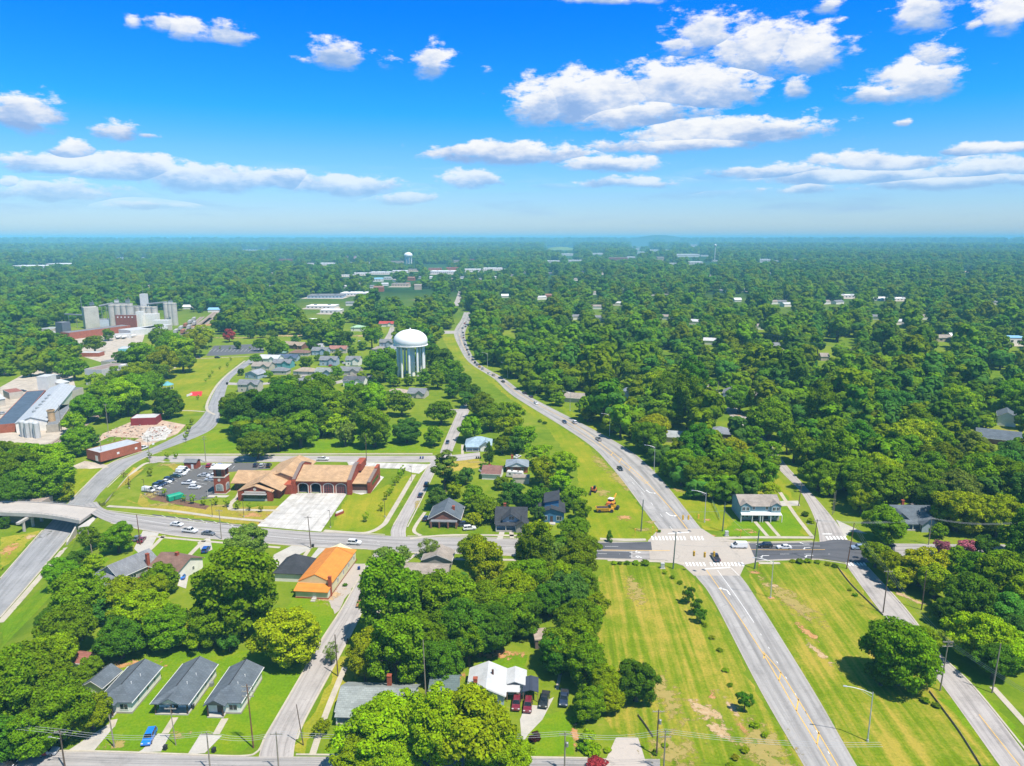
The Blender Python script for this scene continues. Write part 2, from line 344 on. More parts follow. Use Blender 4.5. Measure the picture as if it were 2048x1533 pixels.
def build_world():
    w = bpy.data.worlds.new('World'); sc.world = w; w.use_nodes = True
    nt = w.node_tree; bg = nt.nodes['Background']
    sky = nd(nt, 'ShaderNodeTexSky', sky_type='NISHITA', sun_disc=False)
    sky.sun_elevation = SUN_EL; sky.sun_rotation = SUN_AZ; sky.altitude = 100; sky.air_density = 1.0; sky.dust_density = 0.4; sky.ozone_density = 2.5
    hs = nd(nt, 'ShaderNodeHueSaturation'); hs.inputs['Saturation'].default_value = SKY_SAT; hs.inputs['Hue'].default_value = 0.488; hs.inputs['Value'].default_value = SKY_VAL
    lk(nt, sky.outputs[0], hs.inputs['Color'])
    d = nd(nt, 'ShaderNodeTexCoord').outputs['Generated']
    x = nd(nt, 'ShaderNodeSeparateXYZ'); lk(nt, d, x.inputs[0])
    az = math_n(nt, 'ARCTAN2', x.outputs[0], x.outputs[1]); el = math_n(nt, 'ARCSINE', x.outputs[2])
    ae = nd(nt, 'ShaderNodeCombineXYZ'); lk(nt, az, ae.inputs[0]); lk(nt, el, ae.inputs[1])
    # turbulence: the banks flatten towards the horizon as the layer recedes
    mp = nd(nt, 'ShaderNodeVectorMath', operation='MULTIPLY'); mp.inputs[1].default_value = (1.0, 2.2, 1); lk(nt, ae.outputs[0], mp.inputs[0])
    n0 = nd(nt, 'ShaderNodeTexNoise'); n0.inputs['Scale'].default_value = 9; n0.inputs['Detail'].default_value = 3; lk(nt, mp.outputs[0], n0.inputs['Vector'])
    wv = nd(nt, 'ShaderNodeVectorMath', operation='SUBTRACT'); lk(nt, n0.outputs['Color'], wv.inputs[0]); wv.inputs[1].default_value = (0.5, 0.5, 0.5)
    wm = nd(nt, 'ShaderNodeVectorMath', operation='MULTIPLY_ADD'); lk(nt, wv.outputs[0], wm.inputs[0]); wm.inputs[1].default_value = (0.035, 0.02, 0); lk(nt, ae.outputs[0], wm.inputs[2])
    fine = noise_fac(nt, mp.outputs[0], 30, 9, 0.62)
    D = S = None
    for (px, py, rx, ry, k) in CLOUDS:
        if py > 285: k *= 1.45; rx *= 1.12; ry *= 1.12
        # survey the direction of the cloud
        u = (px - 1024) / FPX; v = (py - 766.5) / FPX
        vy = math.cos(PITCH) - v * math.sin(PITCH); vz = -math.sin(PITCH) - v * math.cos(PITCH); L = math.sqrt(u * u + vy * vy + vz * vz)
        a0, e0 = math.atan2(u, vy), math.asin(vz / L)
        ra, re = 1.1 * rx / FPX * math.cos(a0) ** 2, 1.14 * ry / FPX * math.cos(a0)
        q = nd(nt, 'ShaderNodeVectorMath', operation='MULTIPLY_ADD')
        lk(nt, wm.outputs[0], q.inputs[0]); q.inputs[1].default_value = (1 / ra, 1 / re, 0); q.inputs[2].default_value = (-a0 / ra, -e0 / re, 0)
        ln = nd(nt, 'ShaderNodeVectorMath', operation='LENGTH'); lk(nt, q.outputs[0], ln.inputs[0])
        di = math_n(nt, 'SUBTRACT', k, math_n(nt, 'MULTIPLY', ln.outputs[1], k))
        di = math_n(nt, 'MAXIMUM', di, -1.0)
        qs = nd(nt, 'ShaderNodeSeparateXYZ'); lk(nt, q.outputs[0], qs.inputs[0])
        if D is None: D, S = di, qs.outputs[1]
        else:
            g = math_n(nt, 'GREATER_THAN', di, D)
            S = math_n(nt, 'ADD', S, math_n(nt, 'MULTIPLY', g, math_n(nt, 'SUBTRACT', qs.outputs[1], S)))
            D = math_n(nt, 'MAXIMUM', D, di)
    fl = nd(nt, 'ShaderNodeMapRange', interpolation_type='SMOOTHSTEP'); lk(nt, S, fl.inputs[0]); fl.inputs[1].default_value = -0.9; fl.inputs[2].default_value = 0.15; fl.inputs[3].default_value = 0.45; fl.inputs[4].default_value = 1.0; flat = fl.outputs[0]
    den = math_n(nt, 'ADD', D, math_n(nt, 'MULTIPLY', math_n(nt, 'SUBTRACT', fine, 0.57), math_n(nt, 'MULTIPLY', 2.5, flat)))
    al = nd(nt, 'ShaderNodeMapRange', interpolation_type='SMOOTHSTEP'); lk(nt, den, al.inputs[0]); al.inputs[1].default_value = 0.0; al.inputs[2].default_value = 0.5; al.inputs[3].default_value = 0; al.inputs[4].default_value = 0.96
    # sunlit tops, blue-grey bases
    lit = math_n(nt, 'ADD', math_n(nt, 'MULTIPLY', S, 0.75), math_n(nt, 'ADD', 0.56, math_n(nt, 'MULTIPLY', math_n(nt, 'SUBTRACT', noise_fac(nt, mp.outputs[0], 20, 7, 0.62), 0.5), 1.9)))
    cc = ramp(nt, lit, [(0.08, (0.30, 0.47, 0.80)), (0.36, (0.50, 0.63, 0.88)), (0.60, (0.82, 0.86, 0.95)), (0.85, (1.0, 1.0, 1.0))])
    sm = nd(nt, 'ShaderNodeVectorMath', operation='SCALE'); lk(nt, cc, sm.inputs[0]); sm.inputs['Scale'].default_value = CLOUD_GAIN
    # distance fade of clouds low over the horizon
    fd = nd(nt, 'ShaderNodeMapRange'); lk(nt, el, fd.inputs[0]); fd.inputs[1].default_value = 0.012; fd.inputs[2].default_value = 0.11; fd.inputs[3].default_value = 0.25; fd.inputs[4].default_value = 1.0
    a2 = math_n(nt, 'MULTIPLY', al.outputs[0], fd.outputs[0])
    # thin veils of far cloud low down
    vm = nd(nt, 'ShaderNodeVectorMath', operation='MULTIPLY'); vm.inputs[1].default_value = (3.2, 26, 1); lk(nt, wm.outputs[0], vm.inputs[0])
    vf = noise_fac(nt, vm.outputs[0], 1.6, 7, 0.6)
    vb = nd(nt, 'ShaderNodeMapRange', interpolation_type='SMOOTHSTEP'); lk(nt, math_n(nt, 'ABSOLUTE', math_n(nt, 'SUBTRACT', el, 0.052)), vb.inputs[0]); vb.inputs[1].default_value = 0.0; vb.inputs[2].default_value = 0.055; vb.inputs[3].default_value = 0.5; vb.inputs[4].default_value = 0.0
    a2 = math_n(nt, 'MAXIMUM', a2, math_n(nt, 'MULTIPLY', vb.outputs[0], ramp(nt, vf, [(0.5, (0,) * 3), (0.72, (1,) * 3)])))
    er = nd(nt, 'ShaderNodeMapRange'); lk(nt, el, er.inputs[0]); er.inputs[1].default_value = 0; er.inputs[2].default_value = R(90)
    clear = mixc(nt, 1.0, hs.outputs[0], ramp(nt, er.outputs[0], [(0.0, (.62, .79, 1.17)), (1.2 / 90, (.62, .77, 1.15)), (6.4 / 90, (.46, .77, 1.12)), (9.2 / 90, (.15, .75, 1.2)), (16.2 / 90, (.03, .66, 1.5)), (22 / 90, (.12, .68, 1.4)), (0.40, (1.2, 1.02, .86))]), 'MULTIPLY')
    lk(nt, mixc(nt, a2, clear, sm.outputs[0]), bg.inputs['Color'])
    bg.inputs['Strength'].default_value = SKY_STR
    w.cycles.sampling_method = 'MANUAL'; w.cycles.sample_map_resolution = 512

EXPOSURE = 0.62
SKY_STR, SKY_SAT, SKY_VAL, CLOUD_GAIN = 0.10, 1.35, 1.0, 6.5
CLOUDS = [  # x, y, rx, ry, weight
 (1190, 192, 170, 56, 1.5), (1370, 172, 170, 54, 1.4), (1260, 222, 220, 34, 1.1), (1085, 205, 80, 46, 1.2), (1450, 264, 235, 34, 1.4), (1380, 284, 280, 20, 1.0),
 (1420, 62, 110, 44, 1.0), (1520, 95, 130, 50, 1.2), (1610, 100, 105, 55, 1.1), (1370, 85, 70, 30, 0.8), (1590, 172, 45, 26, 0.9),
 (1830, 160, 115, 45, 1.2), (1870, 110, 55, 40, 0.9), (1750, 185, 70, 22, 0.9), (1840, 20, 65, 40, 1.0), (2010, 25, 70, 42, 1.1), (1945, 52, 24, 16, 0.8), (1655, 12, 36, 18, 0.9), (1240, 3, 110, 10, 0.8),
 (380, 62, 62, 22, 0.9), (455, 68, 52, 20, 1.0), (325, 52, 40, 16, 0.8), (268, 45, 22, 13, 0.7), (672, 105, 58, 32, 1.1), (862, 118, 46, 32, 1.1), (778, 122, 28, 17, 0.6), (600, 118, 25, 10, 0.5), (975, 140, 16, 9, 0.5),
 (40, 215, 100, 42, 1.2), (235, 258, 62, 24, 1.0), (300, 272, 30, 8, 0.6), (143, 296, 40, 20, 1.1),
 (130, 325, 140, 20, 1.0), (260, 335, 130, 26, 1.1), (400, 352, 150, 28, 1.0), (545, 358, 90, 20, 1.0), (690, 372, 110, 22, 1.0), (810, 398, 80, 12, 0.8),
 (100, 380, 150, 22, 0.9), (270, 408, 70, 10, 0.8), (8, 362, 26, 12, 0.9),
 (1020, 306, 170, 22, 1.0), (1220, 325, 110, 17, 0.9), (940, 357, 70, 20, 0.9), (1230, 282, 40, 9, 0.7),
 (1760, 322, 140, 22, 1.1), (1960, 335, 140, 26, 1.0), (1700, 352, 230, 20, 0.9), (1560, 345, 160, 14, 0.8), (1900, 365, 200, 16, 0.9), (1260, 365, 110, 12, 0.7), (1980, 292, 110, 12, 0.9), (1805, 244, 24, 8, 0.7), (1610, 380, 100, 10, 0.6)]
# ------------------------------------------------------------------ ground, air
def build_ground():
    xs = [-45000, -25000, -12000, -6000, -3000, -1500, -800, -500, -350, -280] + list(range(-240, -112, 3)) + [-105, -60, 0, 60, 120, 250, 500, 900, 1600, 3200, 6000, 12000, 25000, 45000]
    ys = [-800, -100, 20] + list(range(60, 348, 3)) + [370, 420, 500, 650, 900, 1300, 1900, 2700, 3800, 5200, 7000, 9500, 13000, 18000, 26000, 36000, 46000]
    r = random.Random(3); v = []
    for y in ys:
        for x in xs:
            z = hgt(x, y)
            if y > 2500: z += 4 * math.sin(x / 1900 + y / 2700) * min(1, (y - 2500) / 3000) + r.uniform(-2, 3) * min(1, (y - 2500) / 4000)
            v.append((x, y, z))
    n = len(xs)
    f = [(j * n + i, j * n + i + 1, (j + 1) * n + i + 1, (j + 1) * n + i) for j in range(len(ys) - 1) for i in range(n - 1)]
    m, nt, b = new_mat('ground_turf'); p = wpos(nt)
    big = noise_fac(nt, p, 0.012, 6, 0.6); mid = noise_fac(nt, p, 0.15, 6, 0.65); fine = noise_fac(nt, p, 1.4, 4, 0.7)
    f1 = math_n(nt, 'ADD', math_n(nt, 'MULTIPLY', big, 0.45), math_n(nt, 'ADD', math_n(nt, 'MULTIPLY', mid, 0.35), math_n(nt, 'MULTIPLY', fine, 0.2)))
    turf = ramp(nt, f1, [(0.3, (0.045, 0.09, 0.006)), (0.45, (0.11, 0.18, 0.007)), (0.56, (0.18, 0.225, 0.015)), (0.68, (0.30, 0.25, 0.06))])
    # far off the plain is closed woodland: canopy tones at the scale of stands and fields
    st = noise_fac(nt, p, 0.0016, 8, 0.62); cr = noise_fac(nt, p, 0.03, 6, 0.7)
    wood = ramp(nt, math_n(nt, 'ADD', math_n(nt, 'MULTIPLY', st, 0.6), math_n(nt, 'MULTIPLY', cr, 0.4)), [(0.36, (0.010, 0.03, 0.008)), (0.5, (0.03, 0.075, 0.012)), (0.64, (0.06, 0.125, 0.02))])
    xyz = nd(nt, 'ShaderNodeSeparateXYZ'); lk(nt, p, xyz.inputs[0])
    mr = nd(nt, 'ShaderNodeMapRange'); lk(nt, xyz.outputs[1], mr.inputs[0]); mr.inputs[1].default_value = 800; mr.inputs[2].default_value = 1400
    lk(nt, mixc(nt, mr.outputs[0], turf, wood), b.inputs['Base Color']); b.inputs['Roughness'].default_value = 0.95; b.inputs['Specular IOR Level'].default_value = 0.05
    mb = MB(); mb.add(v, f); o = mb.build('ground', m); tag(o, kind='structure')
    return o

def build_haze():
    m = bpy.data.materials.new('haze_air'); m.use_nodes = True; nt = m.node_tree; nt.nodes.clear()
    out = nd(nt, 'ShaderNodeOutputMaterial'); v = nd(nt, 'ShaderNodeVolumePrincipled')
    v.inputs['Color'].default_value = (*HAZE_COL, 1); v.inputs['Density'].default_value = HAZE_D; v.inputs['Anisotropy'].default_value = -0.2
    lk(nt, v.outputs[0], out.inputs['Volume'])
    o = MB().box(-46000, 46000, -900, 47000, -12, 150).build('haze', m); tag(o, kind='stuff')
    return o
HAZE_D, HAZE_COL = 1.3e-4, (0.30, 0.80, 1.0)

# ------------------------------------------------------------------ draped sheets
def crom(P, n):
    out = []
    for i in range(len(P) - 1):
        p0, p1, p2, p3 = P[max(i - 1, 0)], P[i], P[i + 1], P[min(i + 2, len(P) - 1)]
        for k in range(n):
            t = k / n
            out.append(tuple(0.5 * (2 * b + (c - a) * t + (2 * a - 5 * b + 4 * c - d) * t * t + (3 * b - 3 * c + d - a) * t ** 3) for a, b, c, d in zip(p0, p1, p2, p3)))
    out.append(tuple(P[-1])); return out
FOOT = []        # ground kept clear of trees: (x, y, r)
def ribbon(name, L, Rr, mat, z, n=8, cross=4, smooth=True, drape=True, keep=True, thick=0.0, kind='structure'):
    """a road-like sheet between two edges given as surveyed pixels (or world points)"""
    cv = lambda P: [tuple(gp(*p)[:2]) if len(p) == 2 and (abs(p[0]) + abs(p[1]) > 0) and not WORLD[0] else tuple(p[:2]) for p in P]
    L, Rr = cv(L), cv(Rr)
    if smooth: L, Rr = crom(L, n), crom(Rr, n)
    me_v, uv, s = [], [], 0.0
    for i, (a, b) in enumerate(zip(L, Rr)):
        if i: s += math.hypot((a[0] + b[0] - L[i - 1][0] - Rr[i - 1][0]) / 2, (a[1] + b[1] - L[i - 1][1] - Rr[i - 1][1]) / 2)
        for k in range(cross + 1):
            t = k / cross; x, y = a[0] + (b[0] - a[0]) * t, a[1] + (b[1] - a[1]) * t
            me_v.append((x, y, (hgt(x, y) if drape else 0) + z)); uv.append((t, s))
        if keep:
            cx, cy = (a[0] + b[0]) / 2, (a[1] + b[1]) / 2
            FOOT.append((cx, cy, math.hypot(a[0] - b[0], a[1] - b[1]) / 2))
    c = cross + 1; nr = len(L)
    f = [(j * c + i, j * c + i + 1, (j + 1) * c + i + 1, (j + 1) * c + i) for j in range(nr - 1) for i in range(cross)]
    a0, a1, a2 = Vector(me_v[f[0][0]]), Vector(me_v[f[0][1]]), Vector(me_v[f[0][2]])
    if (a1 - a0).cross(a2 - a1).z < 0: f = [tuple(reversed(q)) for q in f]
    if thick:   # a raised kerb or slab: add a skirt
        nv = len(me_v); me_v += [(x, y, zz - thick - 0.05) for x, y, zz in me_v]; uv += uv
        for j in range(nr - 1):
            f += [(j * c, (j + 1) * c, nv + (j + 1) * c, nv + j * c), (j * c + cross, nv + j * c + cross, nv + (j + 1) * c + cross, (j + 1) * c + cross)]
    me = bpy.data.meshes.new(name); me.from_pydata(me_v, [], f); me.materials.append(mat)
    ul = me.uv_layers.new(name='UVMap')
    for lp in me.loops: ul.data[lp.index].uv = uv[lp.vertex_index]
    o = bpy.data.objects.new(name, me); COL.objects.link(o); tag(o, kind=kind); return o
WORLD = [False]
def wribbon(*a, **k):
    WORLD[0] = True; o = ribbon(*a, **k); WORLD[0] = False; return o
def centreline(pts, width, **k):
    """pixel centre line + width in metres -> edges (world)"""
    P = crom([tuple(gp(*p)[:2]) for p in pts], 8); L, Rr = [], []
    for i, p in enumerate(P):
        q0, q1 = P[max(i - 1, 0)], P[min(i + 1, len(P) - 1)]
        d = Vector((q1[0] - q0[0], q1[1] - q0[1])).normalized(); nrm = Vector((-d.y, d.x)) * width / 2
        L.append((p[0] + nrm.x, p[1] + nrm.y)); Rr.append((p[0] - nrm.x, p[1] - nrm.y))
    return L, Rr
def strip(name, pts, width, mat, z, thick=0.0, keep=False, cross=1):
    L, Rr = centreline(pts, width)
    return wribbon(name, L, Rr, mat, z, smooth=False, cross=cross, keep=keep, thick=thick)
SEQ = [0]
def sheet(name, pts, mat, z, smooth=0, kind='structure', ragged=0.0, keep=False):
    """a patch of ground cover with the outline given in surveyed pixels"""
    P = [tuple(gp(*p)[:2]) for p in pts]
    if name in ('lawn', 'mown_field', 'grass_verge') and not ragged: ragged = 0.45
    if smooth:
        P = crom(P + [P[0]], smooth)[:-1]
    if ragged:
        Q = []
        for i, p in enumerate(P):
            q = P[(i + 1) % len(P)]; n = max(1, int(math.dist(p, q) / 2.0))
            for k in range(n):
                t = k / n; Q.append((p[0] + (q[0] - p[0]) * t + rnd.gauss(0, ragged), p[1] + (q[1] - p[1]) * t + rnd.gauss(0, ragged)))
        P = Q
    if sum(a[0] * b[1] - b[0] * a[1] for a, b in zip(P, P[1:] + P[:1])) < 0: P.reverse()
    if keep:
        xs = [p[0] for p in P]; ys = [p[1] for p in P]
    SEQ[0] += 1; z += 0.0004 * SEQ[0] if z < 0.02 else 0
    mb = MB(); mb.poly([(x, y, hgt(x, y) + z) for x, y in P]); o = mb.build(name, mat); tag(o, kind=kind); return o
def blot(px, py, rx, ry, rot=0.0, mat='clay', z=0.055):
    """a worn patch of bare soil in the turf"""
    SEQ[0] += 1; z += 0.0004 * SEQ[0] - 0.025
    c = gp(px, py); n = 26; v = [(0, 0, 0)]; uv = [(0, 0)]
    for ring, rr in ((1, 0.5), (2, 1.0), (3, 1.5)):
        for i in range(n):
            a = 2 * math.pi * i / n; x, y = rr * rx * math.cos(a), rr * ry * math.sin(a)
            v.append((x * math.cos(rot) - y * math.sin(rot), x * math.sin(rot) + y * math.cos(rot), 0)); uv.append((rr * math.cos(a), rr * math.sin(a)))
    f = [(0, 1 + i, 1 + (i + 1) % n) for i in range(n)]
    for k in range(2): f += [(1 + k * n + i, 1 + (k + 1) * n + i, 1 + (k + 1) * n + (i + 1) % n, 1 + k * n + (i + 1) % n) for i in range(n)]
    v = [(c.x + x, c.y + y, hgt(c.x + x, c.y + y) + z) for x, y, _ in v]
    me = bpy.data.meshes.new('bare_soil'); me.from_pydata(v, [], f); me.materials.append(MATS['soil_' + mat])
    ul = me.uv_layers.new(name='UVMap')
    for lp in me.loops: ul.data[lp.index].uv = uv[lp.vertex_index]
    o = bpy.data.objects.new('bare_soil', me); COL.objects.link(o); tag(o, kind='structure')

def build_roads():
    asp = M_road('asphalt_main', (0.33, 0.305, 0.285), 4, 0.16); hw = M_road('asphalt_bypass', (0.345, 0.325, 0.305), 3, 0.26, seed=9)
    old = M_road('asphalt_side', (0.38, 0.345, 0.32), 2, 0.1, seed=31); new = M_road('asphalt_fresh', (0.10, 0.10, 0.108), 2, 0.08, cracks=False)
    lot = M_road('asphalt_lot', (0.105, 0.105, 0.108), 3, 0.1, seed=50); blue = M_road('asphalt_avenue', (0.285, 0.28, 0.28), 2, 0.08, seed=60)
    conc = M('concrete_pale', (0.42, 0.39, 0.34), 0.85, 0.10, 0.25); conc2 = M('concrete_walk', (0.42, 0.37, 0.29), 0.85, 0.12, 0.3); apron = M_slab('concrete_apron', (0.52, 0.49, 0.445), 5.0)
    M_patch('soil_clay', (0.42, 0.20, 0.075), (0.50, 0.29, 0.13)); M_patch('soil_sand', (0.50, 0.37, 0.22), (0.42, 0.27, 0.13)); M_patch('soil_straw', (0.36, 0.27, 0.09), (0.30, 0.25, 0.07)); M_patch('soil_mulch', (0.14, 0.07, 0.045), (0.2, 0.11, 0.07))
    fresh, dry, soil = (0.11, 0.215, 0.010), (0.25, 0.255, 0.035), (0.36, 0.22, 0.09)
    g1 = M_grass('turf_fresh', (0.12, 0.225, 0.004), (0.24, 0.255, 0.012), soil, 0.35)
    g2 = M_grass('turf_dry', (0.18, 0.22, 0.008), (0.34, 0.29, 0.035), soil, 0.62, None, 0.06, 40)
    g3 = M_grass('turf_swath', (0.135, 0.2, 0.005), (0.34, 0.27, 0.04), soil, 0.56, (0.9, R(3), 0.75), 0.02, 70)
    g4 = M_grass('turf_straw', (0.22, 0.215, 0.012), (0.42, 0.30, 0.06), soil, 0.72, None, 0.10, 90)
    g5 = M_grass('turf_verge', (0.16, 0.225, 0.006), (0.30, 0.27, 0.02), soil, 0.5, (1.4, R(-6), 0.3), 0.0, 15)
    Z = 0.012
    # --- turf areas
    sheet('lawn', [(100, 1300), (560, 1300), (640, 1330), (560, 1440), (480, 1506), (190, 1500), (215, 1440), (150, 1380)], g1, Z, keep=False)
    sheet('lawn', [(318, 1070), (462, 1084), (440, 1130), (380, 1150), (255, 1115)], g1, Z)
    sheet('lawn', [(0, 1250), (160, 1085), (205, 1100), (230, 1180), (110, 1330), (0, 1330)], g1, Z)
    sheet('lawn', [(560, 1230), (590, 1190), (680, 1205), (640, 1290), (600, 1340), (560, 1330)], g1, Z)
    sheet('lawn', [(655, 1070), (700, 985), (745, 985), (830, 945), (800, 1010), (755, 1065)], g5, Z)
    sheet('lawn', [(210, 1000), (265, 935), (365, 930), (350, 960), (282, 985), (300, 1010), (470, 1015), (590, 1010), (520, 1055), (300, 1020)], g4, Z)
    sheet('lawn', [(85, 1003), (140, 930), (215, 925), (140, 1004)], g5, Z)
    sheet('lawn', [(0, 1075), (78, 1062), (0, 1145)], g2, Z)
    sheet('lawn', [(350, 906), (400, 868), (470, 850), (640, 850), (880, 850), (885, 905)], g1, Z)
    sheet('lawn', [(300, 838), (315, 768), (345, 735), (400, 715), (495, 712), (440, 756), (400, 826)], g5, Z)
    sheet('mown_field', [(1205, 1130), (1372, 1136), (1420, 1200), (1512, 1380), (1606, 1533), (1330, 1533), (1235, 1470), (1190, 1420), (1190, 1290), (1195, 1200)], g3, Z)
    sheet('mown_field', [(1490, 1135), (1560, 1126), (1660, 1128), (1700, 1150), (1775, 1240), (1855, 1340), (1995, 1533), (1716, 1533), (1622, 1375), (1520, 1205)], g3, Z)
    sheet('grass_verge', [(1095, 800), (1290, 936), (1350, 1000), (1410, 1060), (1620, 1072), (1560, 945), (1480, 990), (1390, 985), (1300, 935), (1200, 860), (1090, 790)], g5, Z)
    sheet('grass_verge', [(880, 668), (907, 670), (935, 724), (985, 758), (1022, 792), (1158, 877), (1222, 937), (1316, 1060), (1300, 1080), (1185, 1081), (1160, 1000), (1155, 940), (1090, 850), (1010, 790), (950, 740), (900, 705)], g5, Z)
    sheet('lawn', [(1540, 1075), (1610, 1072), (1575, 990), (1560, 985), (1560, 1040), (1470, 1040), (1440, 1070)], g1, Z + .006)
    sheet('lawn', [(925, 910), (960, 912), (960, 935), (870, 950)], g4, Z)
    sheet('lawn', [(1058, 1510), (1150, 1510), (1142, 1420), (1085, 1430), (1050, 1470)], g1, Z)
    sheet('lawn', [(960, 1360), (1050, 1345), (1055, 1310), (960, 1305)], g1, Z)
    sheet('lawn', [(600, 1510), (640, 1440), (690, 1380), (720, 1330), (680, 1310), (660, 1360), (620, 1440), (588, 1495)], g2, Z)
    sheet('lawn', [(640, 1510), (700, 1440), (720, 1390), (740, 1380), (700, 1480), (690, 1510)], g1, Z)
    sheet('lawn', [(1880, 1400), (1960, 1375), (2048, 1480), (2048, 1533), (2020, 1533)], g1, Z)
    # --- worn ground
    for a in [(1240, 960, 5, 26, R(10), 'straw'), (1200, 925, 4, 20, R(8), 'straw'), (1180, 880, 1.2, 30, R(14), 'straw'), (1250, 1036, 5, 4, 0, 'clay'), (1285, 1060, 5, 3, 0, 'straw'), (1205, 985, 5, 8, 0, 'straw'),
              (1412, 1425, 4.2, 7, R(25), 'sand'), (1440, 1462, 3.4, 5.5, R(30), 'sand'), (1465, 1418, 1.5, 8, R(12), 'sand'), (1488, 1460, 1.4, 6, R(14), 'clay'), (1330, 1390, 5, 16, R(8), 'straw'), (1270, 1180, 4, 16, 0, 'straw'), (1425, 1390, 1.5, 3, 0, 'clay'),
              (1586, 1212, 2.3, 13, R(14), 'sand'), (1615, 1265, 2.2, 8, R(14), 'clay'), (1637, 1305, 1.6, 9, R(10), 'sand'), (1580, 1200, 6, 22, R(14), 'straw'), (1548, 1172, 3, 2, 0, 'sand'), (1510, 1145, 3, 2, 0, 'clay'), (1541, 1196, 2, 1.4, 0, 'clay'),
              (500, 1022, 9, 5, 0, 'straw'), (440, 1012, 8, 3, 0, 'straw'), (505, 1030, 9, 4, 0, 'clay'), (325, 1010, 9, 3, 0, 'straw'), (300, 990, 6, 6, 0, 'straw'), (620, 1180, 5, 3, 0, 'sand'), (660, 1190, 5, 9, R(-4), 'sand'),
              (18, 1100, 4, 9, R(20), 'clay'), (60, 1075, 3, 5, R(-30), 'sand'), (250, 1330, 14, 3, 0, 'clay'), (200, 1345, 5, 8, 0, 'straw'), (360, 1470, 4, 2, 0, 'straw'), (230, 1490, 4, 2, 0, 'straw'), (1300, 1045, 4, 3, 0, 'straw'),
              (1000, 1310, 12, 3, 0, 'clay'), (885, 1350, 9, 4, 0, 'clay'), (1150, 1470, 1.7, 7, 0, 'clay'), (1130, 1300, 3, 3, 0, 'clay'), (1095, 930, 4, 8, 0, 'clay'), (950, 925, 9, 3, 0, 'straw'), (1415, 1072, 6, 2, 0, 'clay'), (1504, 1066, 4, 1.6, 0, 'clay'),
              (1815, 1195, 2, 10, R(25), 'sand'), (1870, 1270, 2, 10, R(20), 'sand'), (1690, 1085, 5, 4, 0, 'sand'), (1640, 880, 10, 9, 0, 'sand'), (1480, 830, 8, 6, 0, 'sand'), (2015, 862, 9, 4, 0, 'straw'), (520, 965, 8, 2.5, 0, 'straw'),
              (1490, 1060, 6, 1.5, 0, 'straw'), (1355, 980, 3, 7, R(20), 'straw'), (1415, 1040, 3, 1.5, 0, 'clay'), (335, 930, 9, 4, 0, 'straw'), (835, 1010, 2, 9, 0, 'straw'), (1530, 1500, 9, 14, 0, 'straw'), (1345, 1500, 8, 8, 0, 'straw')]:
        blot(*a)
    sheet('mulch_bed', [(296, 986), (420, 1012), (412, 1020), (300, 1000), (288, 988)], M('mulch', (0.15, 0.08, 0.05), 0.95, 0.25, 1.2), 0.03, ragged=0.15)
    sheet('mulch_bed', [(517, 1045), (530, 1038), (548, 1037), (540, 1044), (522, 1049)], MATS['mulch'], 0.06, smooth=4)
    # --- streets
    ribbon('main_street', [(195, 1021), (222, 1023), (342, 1038), (442, 1049), (616, 1064), (699, 1067), (811, 1074), (914, 1075), (1044, 1079), (1192, 1084), (1301, 1084), (1420, 1085), (1514, 1086), (1633, 1084), (1725, 1086), (1820, 1088), (2060, 1090)],
           [(160, 1040), (222, 1046), (342, 1070), (442, 1079), (616, 1093), (699, 1097), (811, 1105), (914, 1107), (1044, 1112), (1192, 1118), (1301, 1121), (1420, 1122), (1514, 1122), (1633, 1119), (1725, 1122), (1820, 1113), (2060, 1112)], asp, 0.035, cross=6, drape=False)
    ribbon('bypass_road', [(1640, 1600), (1608, 1533), (1517, 1375), (1426, 1200), (1389, 1150), (1318, 1060), (1224, 936), (1161, 877), (1026, 792), (988, 758), (937, 724), (916, 690), (908, 669), (912, 655), (922, 640), (928, 625)],
           [(1760, 1600), (1714, 1533), (1623, 1375), (1514, 1200), (1479, 1150), (1404, 1060), (1301, 936), (1219, 877), (1057, 792), (1009, 758), (954, 724), (935, 690), (930, 669), (934, 655), (940, 640), (943, 625)], hw, 0.05, cross=6)
    sheet('junction_pavement', [(1296, 1082), (1318, 1058), (1404, 1058), (1432, 1076), (1500, 1085), (1518, 1124), (1490, 1130), (1480, 1152), (1388, 1152), (1366, 1132), (1330, 1120), (1300, 1119)], M_road('asphalt_junction', (0.35, 0.32, 0.29), 1, 0.1, seed=77), 0.062)
    ribbon('fresh_asphalt', [(1150, 1085.5), (1192, 1086), (1245, 1086), (1302, 1084)], [(1150, 1099), (1192, 1099.5), (1245, 1100), (1304, 1101)], new, 0.068, cross=2)
    ribbon('fresh_asphalt', [(1150, 1102), (1192, 1103), (1222, 1103.5), (1262, 1104)], [(1150, 1115), (1192, 1116), (1222, 1117), (1262, 1118)], new, 0.068, cross=2)
    ribbon('fresh_asphalt', [(1497, 1087), (1560, 1087), (1633, 1085), (1668, 1080), (1690, 1080), (1724, 1088), (1790, 1090)], [(1512, 1122), (1560, 1119), (1633, 1118), (1668, 1122), (1694, 1126), (1728, 1127), (1790, 1115)], new, 0.068, cross=2)
    ribbon('side_street', [(515, 1540), (529, 1479), (597, 1362), (641, 1285), (688, 1212), (732, 1133), (750, 1104)], [(585, 1540), (592, 1479), (614, 1429), (688, 1294), (723, 1224), (761, 1139), (785, 1106)], old, 0.045, cross=3)
    ribbon('side_street', [(782, 1074), (787, 1049), (831, 977), (859, 929), (866, 915)], [(812, 1074), (815, 1049), (846, 990), (869, 942), (884, 915)], old, 0.045, cross=3)
